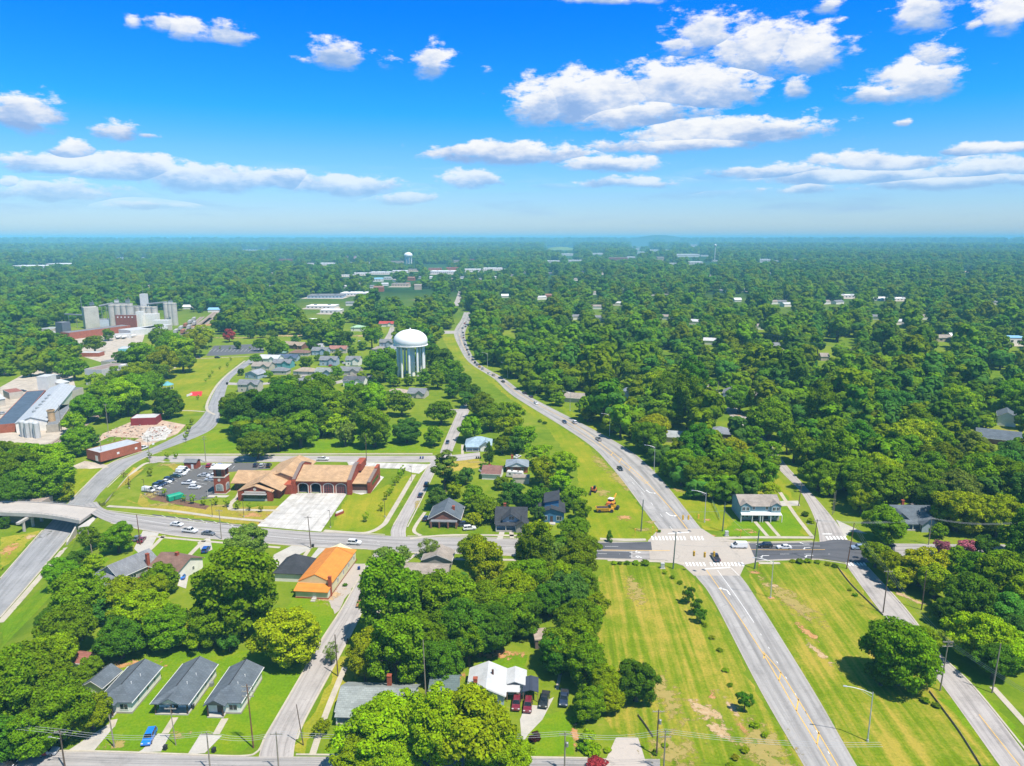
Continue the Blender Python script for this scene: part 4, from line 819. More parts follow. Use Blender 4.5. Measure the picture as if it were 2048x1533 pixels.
HAND = """73 1362 70 m;26 1420 60 m;117 1420 62 m;182 1424 38 l;76 1462 48 m;20 1475 44 d;176 1344 27 m;105 1312 42 l;34 1330 44 l;135 1259 55 m;164 1182 56 m;117 1142 32 m;152 1121 20 d;188 1124 18 l;96 1240 30 d
240 1272 46 d;244 1195 42 l;288 1225 55 l;317 1156 36 m;338 1250 46 m;372 1258 32 y;470 1182 88 m;425 1246 42 m;458 1280 24 b;490 1086 40 p;570 1262 66 y;180 1075 24 m;235 1075 31 m;395 1275 26 l;305 1180 30 l;205 1225 24 b
788 1224 62 m;896 1188 66 m;749 1288 50 l;793 1322 56 m;867 1274 52 m;925 1259 56 d;975 1210 50 m;1028 1182 52 l;1043 1226 45 d;970 1150 38 l;882 1326 42 d;938 1300 34 m;840 1180 40 m;730 1330 34 l
764 1456 80 l;942 1452 90 l;716 1504 55 l;867 1498 58 l;1028 1507 36 l;840 1440 50 l;985 1500 55 l;800 1520 50 l;644 1453 16 l
951 1098 34 l;999 1117 9 d cone;1147 1055 32 m;1072 1083 34 l;1161 1092 36 m;1096 1112 36 p;1151 1126 42 m;1116 1160 40 l;1166 1160 34 m;1137 1181 44 b;1051 1158 48 m;1020 1222 48 m;1100 1200 34 d;1080 1060 24 y
1161 1237 50 m;1147 1280 60 m;1171 1324 48 m;1273 1362 42 d;1176 1408 34 m;1212 1370 36 l;1120 1310 40 d;1225 1395 28 l;1190 1210 26 l
1378 1189 12 d tall;1393 1213 11 d tall;1401 1230 11 d tall;1490 1403 14 d tall;1800 1300 70 m;1765 1340 32 d;1848 1275 34 l
1753 1105 30 l;1782 1129 30 l;1844 1129 44 y;1800 1152 26 y;1918 1117 26 m;1873 1161 36 l;1941 1188 54 d;2006 1129 44 l;2030 1171 40 l;1962 1267 58 l;2022 1296 46 l;1991 1320 40 d;2036 1217 32 l;1900 1225 30 d;1885 1097 16 k;1932 1096 18 k;1970 1095 22 d;2030 1085 22 l
1773 1044 42 m;1725 999 28 l;1639 948 34 m;1692 944 36 l;1759 965 56 m;1838 958 42 m;1916 1016 46 l;1999 1030 44 l;1660 970 22 l;1860 1000 34 d;1950 960 46 m;2020 960 46 m;1890 925 46 m;1810 900 46 m;1720 885 40 d;2035 1010 30 m;1880 1060 16 m;2035 1060 24 y
1399 944 34 m;1451 938 32 m;1494 927 30 l;1535 941 24 m;1427 982 20 m;1497 968 26 m;1538 978 18 y;1385 915 26 d;1345 930 18 m;1610 1028 8 d bush;1622 1042 8 y bush;1462 895 24 y;1530 905 24 m;1420 965 14 l
1590 885 26 m tall;1520 845 30 d;1575 880 18 b tall;1500 870 20 m;1420 880 22 b;1540 835 44 m;1620 900 30 m;1560 808 20 p;1660 860 34 l;1480 795 30 m
55 914 42 m;98 926 36 l;30 945 42 m;75 962 45 m;110 942 35 l;25 978 38 d;150 885 27 m;166 870 22 m;8 1046 11 d;120 985 20 l;8 908 36 m;185 878 14 b
240 794 36 l;270 777 40 m;205 794 32 m;171 813 30 m;147 842 22 l;267 748 30 l;295 770 28 m;332 806 30 d;291 712 34 m;329 726 30 l;342 692 28 m;318 674 22 m;387 685 28 l;404 671 24 l;147 736 24 m;188 685 20 m;133 692 22 d;216 669 12 m;365 700 26 l;250 720 22 d;230 760 22 m;190 760 18 l;310 745 24 m;365 720 24 m;215 820 24 m;255 810 22 d;130 700 16 d
497 822 42 d;548 815 46 d;599 822 50 d;633 794 42 m;600 858 36 m;514 887 32 m;555 876 26 m;671 847 26 l;562 770 22 m;470 812 28 m;690 870 22 p;480 850 26 d;640 840 30 d;690 815 26 m;456 830 16 d
748 856 38 m;813 858 28 b;882 823 26 m;867 872 20 m;714 794 30 m;748 801 28 l;803 808 24 m;786 760 13 m;817 760 12 m;848 757 15 m;766 733 28 d;743 671 17 m tall;861 705 22 d;885 722 24 d;903 743 22 m;920 760 22 d;940 781 22 d;964 808 28 m;981 832 30 m;1019 829 28 l;940 856 26 m;1016 860 26 l;1050 873 26 m;1005 890 18 m;978 907 15 d cone;1077 907 24 l;1125 925 28 l;1084 945 26 l;840 722 18 d;875 760 18 m;790 795 16 m;730 840 26 d;1030 890 18 b;935 800 16 b;905 780 16 d;880 740 20 m;845 680 14 m
889 934 30 p tier;873 996 22 b;931 952 18 b;948 989 26 m;962 1006 28 m;982 1023 22 m;1027 982 22 b;948 1036 16 y;1071 996 22 d;1075 1027 16 b;1082 990 24 d;1144 989 24 m;1161 1020 20 m;902 960 18 d;910 982 15 l;1000 965 14 m;1050 1000 14 b;1120 960 22 l;1130 1005 18 d;1010 1000 16 b;970 935 9 d
613 727 14 m;635 715 7 m;676 709 9 m;653 708 7 m;705 704 10 m;512 718 10 m;549 695 18 m;563 695 14 m;642 664 24 m;686 676 20 d;626 690 14 d;674 744 14 m;538 748 8 m;482 744 7 d;563 771 24 d;589 759 11 p;639 785 36 m;723 752 11 l;758 727 24 m;739 723 15 d;777 716 20 m;755 753 14 m;707 783 20 m;749 778 18 d;765 801 18 l;795 764 9 l;663 757 10 p;691 690 11 m;725 690 10 m;520 690 12 m;590 680 9 d;475 690 8 d;500 667 10 d;525 665 10 d;545 668 10 m;458 672 12 r"""
EXTRA = """114 1168 12 r bush;1069 1474 13 g bush;1195 1530 22 r bush;1175 1475 18 l bush;1186 1500 18 l bush;1170 1495 14 m bush;1162 1440 9 l bush;257 966 6 g burnt;247 948 5 w burnt;1024 893 7 w bush;662 1306 15 p sparse;778 1098 40 p sparse;862 1085 22 p sparse;1389 719 8 w bush;1219 1072 7 d cone;1318 1062 5 m bush;1080 842 5 m bush;1090 846 5 d bush;690 1170 5 d bush;1148 1440 8 m bush;1215 1500 8 l bush;1330 1490 7 l bush;1310 1505 7 m bush;1510 1450 9 l bush;1490 1500 9 y bush;1470 1515 8 y bush;1460 1530 8 l bush;1530 1470 7 l bush;1452 1340 7 l bush;1440 1300 6 m bush;1425 1275 6 l bush;1460 1370 6 m bush;1478 1390 6 m bush;1410 1250 6 l bush;1360 1165 6 m bush;1345 1155 5 m bush;1330 1145 5 l bush;1290 1126 9 m bush;1272 1126 7 l bush;1255 1126 6 m bush;1228 1126 6 l bush;1240 1126 5 d bush;1585 1122 6 l bush;1600 1122 8 m bush;1617 1122 7 l bush;1635 1124 6 l bush;1655 1128 6 l bush;1670 1132 6 m bush;1710 1190 5 m bush;1700 1180 4 l bush;1872 1410 8 m bush;1850 1400 9 m bush;738 1180 4 m bush;592 1180 8 l bush"""
def parse(s):
    for row in s.replace('\n', ';').split(';'):
        t = row.split(); tree_px(float(t[0]), float(t[1]), float(t[2]), t[3], t[4] if len(t) > 4 else 'round')
SAPS = [(407, 1011), (431, 1011), (454, 1015), (476, 1019), (498, 1022), (522, 1025), (368, 1003), (387, 1008), (732, 1044), (762, 1023), (773, 1000), (778, 992), (783, 986), (790, 972), (795, 966), (800, 958), (806, 948), (334, 918), (300, 917), (352, 918), (455, 735), (425, 748), (412, 765), (396, 800), (420, 758), (372, 880), (375, 872), (378, 864), (384, 850), (462, 722), (440, 740), (300, 953), (330, 992), (1172, 1082), (415, 700), (440, 700), (460, 700), (480, 700), (500, 700)]
WOODS = [   # photograph outlines of the woods (as crown tops), crown radius in metres, spacing factor
 ([(938, 600), (946, 660), (952, 695), (975, 728), (1020, 765), (1085, 795), (1130, 805), (1220, 865), (1300, 915), (1340, 920), (1420, 885), (1480, 870), (1540, 840), (1640, 860), (1720, 870), (1830, 880), (1960, 900), (2070, 940), (2090, 560), (940, 560)], 8.3, 1.08),
 ([(1110, 812), (1200, 862), (1260, 905), (1330, 930), (1300, 860), (1200, 800), (1100, 790)], 6.5, 1.05),
 ([(1280, 905), (1385, 895), (1480, 880), (1535, 890), (1560, 935), (1535, 985), (1420, 985), (1340, 950)], 5.6, 1.0),
 ([(1600, 880), (1700, 865), (1830, 880), (1900, 960), (1850, 1000), (1720, 965), (1640, 935)], 7.0, 1.0),
 ([(-20, 660), (-20, 735), (60, 735), (130, 730), (150, 690), (120, 680), (60, 655)], 7.5, 1.15),
 ([(1880, 900), (2070, 920), (2070, 1080), (1990, 1060), (1900, 1060), (1850, 1000)], 6.5, 1.1),
 ([(1840, 1230), (1890, 1180), (1910, 1140), (2070, 1090), (2070, 1380), (1990, 1350), (1930, 1320)], 6.5, 1.1),
 ([(780, 1250), (900, 1170), (1000, 1150), (1080, 1080), (1150, 1050), (1180, 1150), (1175, 1290), (1130, 1330), (1080, 1270), (1000, 1250), (950, 1310), (780, 1330), (740, 1300)], 5.5, 1.0),
 ([(560, 640), (700, 645), (760, 625), (880, 590), (900, 640), (860, 690), (700, 680), (620, 660)], 7.0, 1.3),
 ([(430, 640), (560, 625), (620, 620), (600, 650), (440, 655)], 7.0, 1.2),
 ([(470, 830), (520, 800), (640, 770), (690, 800), (690, 840), (640, 860), (560, 880), (500, 885)], 7.0, 1.05),
]
for a in [(1150, 795, 26), (1338, 872, 20), (1440, 862, 18), (1580, 857, 14), (2010, 842, 30), (1995, 878, 26), (1470, 800, 24), (1510, 850, 14), (1700, 680, 14), (1885, 680, 26), (2030, 684, 24), (1660, 680, 12), (1250, 790, 12), (1230, 765, 8), (1445, 790, 12), (1335, 700, 12), (1240, 665, 14), (1018, 666, 16), (1010, 590, 12), (1830, 1040, 28), (1570, 915, 14), (1600, 940, 16), (1665, 1010, 22), (1830, 1075, 14),
          (1420, 590, 12), (1480, 600, 24), (1700, 593, 22), (1760, 600, 18), (1800, 602, 20), (1570, 605, 10), (1385, 720, 12), (1650, 718, 22), (720, 665, 22), (700, 655, 16), (772, 650, 18), (640, 610, 60), (600, 600, 16), (800, 590, 60), (850, 570, 40), (905, 590, 22), (930, 650, 18), (1550, 955, 9), (735, 680, 26), (775, 690, 22), (1095, 575, 8), (1098, 592, 8), (1990, 735, 10), (2030, 735, 10), (1380, 590, 8)]: TREE_KEEP.append((a[0], a[1], a[2] * (.6 if a[2] >= 18 else .8)))

TREE_KEEP += [(1085, 832, 22), (1060, 814, 18), (1120, 855, 22), (1035, 795, 14), (1005, 772, 10), (1150, 880, 20)]
def inside(px, py, poly):
    c = False; n = len(poly)
    for i in range(n):
        x0, y0 = poly[i]; x1, y1 = poly[(i + 1) % n]
        if (y0 > py) != (y1 > py) and px < (x1 - x0) * (py - y0) / (y1 - y0) + x0: c = not c
    return c
GRID = {}
def g_add(x, y, r): GRID.setdefault((int(x // 14), int(y // 14)), []).append((x, y, r))
def g_near(x, y, r, k):
    i, j = int(x // 14), int(y // 14)
    return any((x - a) ** 2 + (y - b) ** 2 < (k * (r + c) / 2) ** 2 for di in (-1, 0, 1) for dj in (-1, 0, 1) for a, b, c in GRID.get((i + di, j + dj), ()))
def foot_hit(x, y, r):
    i, j = int(x // 20), int(y // 20)
    return any((x - a) ** 2 + (y - b) ** 2 < (c + r) ** 2 for di in (-2, -1, 0, 1, 2) for dj in (-2, -1, 0, 1, 2) for a, b, c in FG.get((i + di, j + dj), ()))
FG = {}
LANDMARKS = []      # (pixel x, pixel y, phrase) filled by the builders of houses and roads

def make_tree(x, y, r, tone, shape, rpx, name=None):
    g = random.Random(int(x * 77 + y * 131))
    key = {'round': 'near', 'tall': 'near_tall', 'sparse': 'near_sparse'}.get(shape, shape)
    if key == 'near' and rpx < 27: key = 'mid'
    if key == 'near_tall' and rpx < 27: key = 'mid_tall'
    if key == 'near' and g.random() < 0.22 and rpx > 30: key = 'near_tall' if g.random() < 0.3 else 'near'
    cm, tm = TPL[key][g.randrange(len(TPL[key]))]
    nm = name or {'bush': 'shrub', 'sapling': 'sapling', 'burnt': 'sapling', 'cone': 'conifer', 'tier': 'pine_tree'}.get(shape, 'tree')
    z = hgt(x, y) - 0.05; k = r / 0.93; a = g.uniform(0, 6.283); zs = k * g.uniform(0.9, 1.1)
    root = bpy.data.objects.new(nm, None); COL.objects.link(root); root.empty_display_size = 0.5; root.location = (x, y, z); root.rotation_euler = (0, 0, a); root.scale = (k, k, zs)
    t = bpy.data.objects.new('stem' if nm in ('shrub', 'sapling') else 'trunk', tm); COL.objects.link(t); t.parent = root
    c = bpy.data.objects.new('foliage' if nm in ('shrub', 'sapling') else 'crown', cm); COL.objects.link(c); c.parent = root
    tc = TONE[tone]; c.color = (*[v * g.uniform(0.9, 1.12) for v in tc], 1)
    return root
def build_trees():
    for x, y, r in FOOT: FG.setdefault((int(x // 20), int(y // 20)), []).append((x, y, r))
    parse(HAND); parse(EXTRA)
    for px, py in SAPS: 
        p = gp(px, py); q = pxof((p.x, p.y, 1.2)); TREES.append((p.x, p.y, 1.0 + rnd.random() * 0.5, 'l', 'sapling', px, py, 1.1 * FPX / q[2]))
    for t in TREES: g_add(t[0], t[1], t[2])
    fill = []; g = random.Random(21)
    for poly, r0, sp in WOODS:
        x0, x1 = min(p[0] for p in poly), max(p[0] for p in poly); y0, y1 = min(p[1] for p in poly), max(p[1] for p in poly)
        C = [at(px, py, 8) for px in (x0, x1) for py in (y0, y1)]
        X0, X1 = min(c.x for c in C), max(c.x for c in C); Y0, Y1 = min(c.y for c in C), max(c.y for c in C)
        N = int((X1 - X0) * (Y1 - Y0) / (r0 * r0) * 1.6)
        for _ in range(min(N, 90000)):
            x, y = g.uniform(X0, X1), g.uniform(Y0, Y1); r = r0 * g.uniform(0.55, 1.3)
            px, py, dep = pxof((x, y, 1.2 * r))
            if not inside(px, py, poly) or not -60 < px < 2110: continue
            rp = r * FPX / dep
            if any((px - a) ** 2 + (py - b) ** 2 < (c + rp * 0.8) ** 2 for a, b, c in TREE_KEEP): continue
            if g_near(x, y, r, sp) or foot_hit(x, y, r * 0.85): continue
            g_add(x, y, r); fill.append((x, y, r, g.choice('mmmddlllbpmy' if g.random() < 0.5 else 'mmmdlbm'), 'tall' if g.random() < 0.12 else 'round', px, py, rp))
    fill.sort(key=lambda t: -t[7])
    nt = sum(1 for t in TREES if t[4] in ('round', 'tall', 'sparse', 'tier'))
    keep = max(0, N_TREES - nt)
    things = TREES + [t for t in fill[:keep]]
    label_trees(things)
    return fill[keep:]
N_TREES = 330
SIZE = lambda r: 'huge' if r > 8.5 else 'broad' if r > 6.2 else 'middling' if r > 4 else 'small' if r > 2 else 'tiny'
HUE = {'m': 'mid green', 'd': 'dark green', 'l': 'bright green', 'y': 'yellow green', 'b': 'bluish green', 'p': 'pale green', 'r': 'red flowering', 'k': 'pink flowering', 'g': 'burgundy leaved', 'w': 'rusty brown'}
ORD = ['nearest', 'second nearest', 'third nearest', 'fourth nearest', 'fifth nearest', 'sixth nearest', 'seventh nearest', 'eighth nearest', 'ninth nearest', 'tenth nearest', 'eleventh nearest', 'twelfth nearest']
def label_trees(things):
    by = {}
    for t in things:
        nm = {'bush': 'shrub', 'sapling': 'sapling', 'burnt': 'sapling', 'cone': 'conifer', 'tier': 'pine'}.get(t[4], 'tree')
        d, ph = min((((t[0] - a) ** 2 + (t[1] - b) ** 2) ** 0.5, ph) for a, b, ph in LANDMARKS)
        by.setdefault((nm, t[3], ph), []).append((d, t))
    groups = {'tree': 'trees of the town and its woods', 'shrub': 'shrubs and bushes', 'sapling': 'young planted trees', 'conifer': 'small conifers', 'pine': 'pines'}
    for (nm, tone, ph), rows in by.items():
        rows.sort(key=lambda r: r[0])
        for i, (d, t) in enumerate(rows):
            o = make_tree(t[0], t[1], t[2], t[3], t[4], t[7])
            if i >= len(ORD):
                tag(o, f'{HUE[tone]} {nm} among those farther from {ph}', nm, f'{HUE[tone]} {nm}s some way from {ph}'); continue
            lead = HUE[tone] if len(rows) == 1 else HUE[tone]
            lab = f'{HUE[tone]} {nm} beside {ph}' if len(rows) == 1 else f'{HUE[tone]} {nm} {ORD[i]} to {ph}'
            if len(lab.split()) < 15: lab = f'{SIZE(t[2])} ' + lab
            tag(o, ' '.join(lab.split()[:16]) if len(lab.split()) <= 16 else lab.replace(SIZE(t[2]) + ' ', '', 1), nm, groups[nm])

# ------------------------------------------------------------------ the woods that run to the horizon: one mass
def instancer(name, pts, scl, rot, pick, coll, kind='stuff'):
    me = bpy.data.meshes.new(name); me.from_pydata(pts, [], [])
    for an, ty, data in (('scl', 'FLOAT', scl), ('rot', 'FLOAT', rot), ('pick', 'INT', pick)):
        a = me.attributes.new(an, ty, 'POINT'); a.data.foreach_set('value', data)
    o = bpy.data.objects.new(name, me); COL.objects.link(o); tag(o, kind=kind)
    ng = bpy.data.node_groups.new(name + '_nodes', 'GeometryNodeTree')
    ng.interface.new_socket('Geometry', in_out='INPUT', socket_type='NodeSocketGeometry'); ng.interface.new_socket('Geometry', in_out='OUTPUT', socket_type='NodeSocketGeometry')
    gi, go = ng.nodes.new('NodeGroupInput'), ng.nodes.new('NodeGroupOutput')
    ip = ng.nodes.new('GeometryNodeInstanceOnPoints'); ci = ng.nodes.new('GeometryNodeCollectionInfo')
    ci.inputs['Collection'].default_value = coll; ci.inputs['Separate Children'].default_value = True; ci.inputs['Reset Children'].default_value = True
    def attr(n_, ty):
        a = ng.nodes.new('GeometryNodeInputNamedAttribute'); a.data_type = ty; a.inputs['Name'].default_value = n_; return a.outputs['Attribute']
    ng.links.new(gi.outputs[0], ip.inputs['Points']); ng.links.new(ci.outputs[0], ip.inputs['Instance'])
    ip.inputs['Pick Instance'].default_value = True
    ng.links.new(attr('pick', 'INT'), ip.inputs['Instance Index']); ng.links.new(attr('scl', 'FLOAT'), ip.inputs['Scale'])
    cx = ng.nodes.new('ShaderNodeCombineXYZ'); ng.links.new(attr('rot', 'FLOAT'), cx.inputs[2]); ng.links.new(cx.outputs[0], ip.inputs['Rotation'])
    ng.links.new(ip.outputs[0], go.inputs[0])
    md = o.modifiers.new('scatter', 'NODES'); md.node_group = ng
    return o
FAR_CLEAR = [(817, 528, 16, 3), (800, 590, 50, 8), (700, 655, 30, 8), (1100, 590, 7, 14)]      # photograph ellipses left open in the far woods: (x, y, rx, ry)
def build_forest(rest):
    src = bpy.data.collections.new('tree_kinds')
    keys = []
    for i, (k, n) in enumerate([('far', 5), ('far_tall', 2)]):
        for j in range(n):
            for tone in 'mdlb':
                me = TPL[k][j][0].copy(); me.materials[0] = M_leaf('foliage_' + tone, tuple(v * {'l': .8, 'm': 1.12, 'd': 1.2, 'b': 1.12}[tone] for v in TONE[tone]), kv=(0.5, 0.35, 0.55))
                o = bpy.data.objects.new(f'tree_kind_{len(keys):02d}', me); src.objects.link(o); keys.append(tone)
    g = random.Random(5); pts, scl, rot, pick = [], [], [], []
    tones = lambda: g.choice('mmmddlbbm')
    def put(x, y, r, tone):
        pts.append((x, y, hgt(x, y) - 0.2)); scl.append(r); rot.append(g.uniform(0, 6.28))
        pick.append(g.choice([i for i, t in enumerate(keys) if t == (tone if tone in 'mdlb' else 'l')]))
    for t in rest: put(t[0], t[1], t[2], t[3])
    # ring after ring outwards, crowns thin out into clumps as they shrink below a pixel
    def ring(d0, d1, r0, n):
        for _ in range(n):
            d = math.sqrt(g.uniform(d0 * d0, d1 * d1)); a = g.uniform(-0.68, 0.68); x, y = d * math.sin(a), d * math.cos(a)
            r = r0 * g.uniform(0.6, 1.35); px, py, dep = pxof((x, y, r))
            if not -80 < px < 2130 or py > Y_WOOD(px): continue
            bx, by, _ = pxof((x, y, 0))
            rp = r * FPX / dep; jx = g.uniform(.75, 1.15)
            if any(abs(bx - cx) < rx * jx + rp * .5 and cy - ry < by < cy + ry * jx + 2.0 * rp for cx, cy, rx, ry in FAR_CLEAR): continue
            if d0 < 1500 and (g_near(x, y, r, 1.1) or foot_hit(x, y, r * 0.6)): continue
            if d0 < 1500: g_add(x, y, r)
            put(x, y, r, tones())
    ring(560, 1000, 8.0, 8000); ring(1000, 1700, 8.2, 20000); ring(1700, 3000, 8.8, 38000); ring(3000, 5500, 12, 46000); ring(5500, 10000, 17, 48000); ring(10000, 18000, 30, 36000)
    instancer('forest', pts, scl, rot, pick, src)
    print('forest instances', len(pts))
def Y_WOOD(px):     # lower edge of the far woods in the photograph
    P = [(-100, 672), (60, 650), (130, 632), (200, 625), (290, 602), (360, 612), (420, 636), (470, 650), (560, 640), (620, 628), (700, 640), (860, 620), (930, 628), (960, 600), (1000, 580), (2200, 560)]
    for (a, b), (c, d) in zip(P, P[1:]):
        if px <= c: return b + (d - b) * (px - a) / (c - a)
    return 560
# ------------------------------------------------------------------ buildings
def roof_gable(mb, w, y0, y1, h, rise, ov=0.45, axis='y', t=0.18, m=0):
    """two pitched slabs over a w-wide plan from y0 to y1, eaves at h"""
    if axis == 'y':
        k = rise / (w / 2); e = w / 2 + ov; ze = h - k * ov
        mb.prism_y([(-e, ze), (0, h + rise), (e, ze), (e, ze + t), (0, h + rise + t), (-e, ze + t)], y0 - ov, y1 + ov, m)
    else:
        d = y1 - y0; k = rise / (d / 2); ym = (y0 + y1) / 2; ze = h - k * ov
        mb.prism_x([(y0 - ov, ze), (ym, h + rise), (y1 + ov, ze), (y1 + ov, ze + t), (ym, h + rise + t), (y0 - ov, ze + t)], -w / 2 - ov, w / 2 + ov, m)
def roof_hip(mb, w, y0, y1, h, rise, ov=0.5, t=0.16, m=0):
    d = y1 - y0; a = min(w, d) / 2; x0, x1, Y0, Y1 = -w / 2 - ov, w / 2 + ov, y0 - ov, y1 + ov; z = h - 0.1
    ym = (y0 + y1) / 2
    if d >= w: R1, R2 = (0, y0 + a, h + rise), (0, y1 - a, h + rise)
    else: R1, R2 = (-w / 2 + a, ym, h + rise), (w / 2 - a, ym, h + rise)
    if (Vector(R1) - Vector(R2)).length < 0.2: R2 = (R1[0] + (0.2 if d < w else 0), R1[1] + (0.2 if d >= w else 0), R1[2])
    vs = [(x0, Y0, z), (x1, Y0, z), (x1, Y1, z), (x0, Y1, z), (x0, Y0, z + t), (x1, Y0, z + t), (x1, Y1, z + t), (x0, Y1, z + t), R1, R2]
    if d >= w: top = [(4, 5, 8), (5, 6, 9, 8), (6, 7, 9), (7, 4, 8, 9)]
    else: top = [(4, 5, 9, 8), (5, 6, 9), (6, 7, 8, 9), (7, 4, 8)]
    mb.add(vs, [(0, 3, 2, 1), (0, 1, 5, 4), (1, 2, 6, 5), (2, 3, 7, 6), (3, 0, 4, 7)] + top, m)
def window(parent, face, u, z, w, h, W, Y0, Y1, frame, glass, name='window', small=False):
    """a window on a wall: u along the wall from its middle, z its sill height"""
    fr = MB(); b = 0.09
    L = [(-w / 2, w / 2, 0, b), (-w / 2, w / 2, h - b, h), (-w / 2, -w / 2 + b, b, h - b), (w / 2 - b, w / 2, b, h - b), (-0.03, 0.03, b, h - b)]
    for x0, x1, z0, z1 in L: fr.box(x0, x1, -0.07, 0.05, z0, z1)
    pn = MB().box(-w / 2 + b, w / 2 - b, -0.025, 0.04, b, h - b)
    loc, rz = {'front': ((u, Y0, z), 0), 'back': ((u, Y1, z), math.pi), 'left': ((-W / 2, (Y0 + Y1) / 2 + u, z), -math.pi / 2), 'right': ((W / 2, (Y0 + Y1) / 2 + u, z), math.pi / 2)}[face]
    f = fr.build(name, frame, parent, loc, rz)
    pn.build('pane', glass, f); return f
def door(parent, face, u, w, h, W, Y0, Y1, mat, z=0.15):
    loc, rz = {'front': ((u, Y0, z), 0), 'right': ((W / 2, (Y0 + Y1) / 2 + u, z), math.pi / 2), 'left': ((-W / 2, (Y0 + Y1) / 2 + u, z), -math.pi / 2)}[face]
    d = MB().box(-w / 2, w / 2, -0.06, 0.05, 0, h).build('door', mat, parent, loc, rz)
    MB().tube((w / 2 - 0.12, -0.1, h * 0.48), (w / 2 - 0.12, -0.06, h * 0.48), 0.05, n=6).build('handle', MATS['metal_dark'], d); return d
def chimney(parent, x, y, z0, z1, mat, s=0.45):
    mb = MB().box(x - s, x + s, y - s, y + s, z0, z1).box(x - s - 0.08, x + s + 0.08, y - s - 0.08, y + s + 0.08, z1, z1 + 0.15)
    return mb.build('chimney', mat, parent)
def land(p, phrase, h=0): LANDMARKS.append((p[0], p[1], phrase))

def house(label, px, py, w, d, rot, h, rise, roof, wallm, roofm, kind='gable_y', porch=None, wins=(), doors=(), chim=None, trim=None, cat='house', name='house', group=None, base=None, world=None):
    """px, py: ground point under the middle of the front wall; local x to the right, y to the back"""
    p = Vector((*world, 0)) if world else gp(px, py); t = thing(name, label, cat, (p.x, p.y, p.z), rot, group)
    FOOT.append((p.x - math.sin(rot) * d / 2, p.y + math.cos(rot) * d / 2, max(w, d) / 2 + 0.5))
    mb = MB(); tr = trim or MATS['trim_white']
    if kind == 'gable_y': mb.prism_y([(-w / 2, 0), (w / 2, 0), (w / 2, h), (0, h + rise), (-w / 2, h)], 0, d)
    elif kind == 'gable_x': mb.prism_x([(0, 0), (d, 0), (d, h), (d / 2, h + rise), (0, h)], -w / 2, w / 2)
    else: mb.box(-w / 2, w / 2, 0, d, 0, h)
    mb.build('wall', wallm, t)
    if base: MB().box(-w / 2 - 0.06, w / 2 + 0.06, -0.06, d + 0.06, 0, 0.5).build('plinth', base, t)
    rm = MB()
    if kind == 'gable_y': roof_gable(rm, w, 0, d, h, rise, axis='y')
    elif kind == 'gable_x': roof_gable(rm, w, 0, d, h, rise, axis='x')
    elif kind == 'hip': roof_hip(rm, w, 0, d, h, rise)
    elif kind == 'flat': rm.box(-w / 2 - 0.2, w / 2 + 0.2, -0.2, d + 0.2, h, h + 0.35)
    ro = rm.build('roof', roofm, t)
    if kind in ('gable_y',):   # bargeboards
        k = rise / (w / 2); e = w / 2 + 0.45
        for yy in (-0.52, d + 0.46):
            bb = MB(); bb.prism_y([(-e, h - k * .45 - 0.12), (0, h + rise - 0.12), (e, h - k * .45 - 0.12), (e, h - k * .45 + 0.06), (0, h + rise + 0.06), (-e, h - k * .45 + 0.06)], yy, yy + 0.06); bb.build('bargeboard', tr, t)
    ov = .45
    if kind == 'gable_y':
        ge = h - rise / (w / 2) * ov
        for s in (-1, 1): MB().box(s * (w / 2 + ov + .02) - .07, s * (w / 2 + ov + .02) + .07, -ov, d + ov, ge - .06, ge + .1).build('gutter', tr, t)
    elif kind == 'gable_x':
        ge = h - rise / (d / 2) * ov
        for yy in (-ov - .09, d + ov - .05): MB().box(-w / 2 - ov, w / 2 + ov, yy, yy + .14, ge - .06, ge + .1).build('gutter', tr, t)
    for f, u, z, ww, hh in wins: window(t, f, u, z, ww, hh, w, 0, d, tr, MATS['window_glass'])
    for f, u in doors: door(t, f, u, 1.0, 2.1, w, 0, d, MATS['door_dark'])
    if chim: chimney(t, chim[0], chim[1], h * 0.5, chim[2], MATS['brick_chimney'])
    if porch:   # (x0, x1, depth, roof z, deck z)
        x0, x1, pd, rz_, dz = porch
        MB().box(x0, x1, -pd, -0.01, 0, dz).build('porch_deck', MATS['concrete_pale'], t)
        pr = MB(); pr.prism_x([(-pd - 0.3, rz_ - 0.5), (-0.02, rz_ + 0.15), (-0.02, rz_ + 0.3), (-pd - 0.3, rz_ - 0.35)], x0 - 0.2, x1 + 0.2); pr.build('porch_roof', roofm, t)
        n = max(2, int((x1 - x0) / 2.6) + 1)
        for i in range(n):
            x = x0 + 0.15 + (x1 - x0 - 0.3) * i / (n - 1); MB().box(x - 0.11, x + 0.11, -pd + 0.05, -pd + 0.27, dz, rz_ - 0.42).build('porch_post', tr, t)
    if roof: land((p.x - math.sin(rot) * d / 2, p.y + math.cos(rot) * d / 2), 'the ' + roof)
    return t

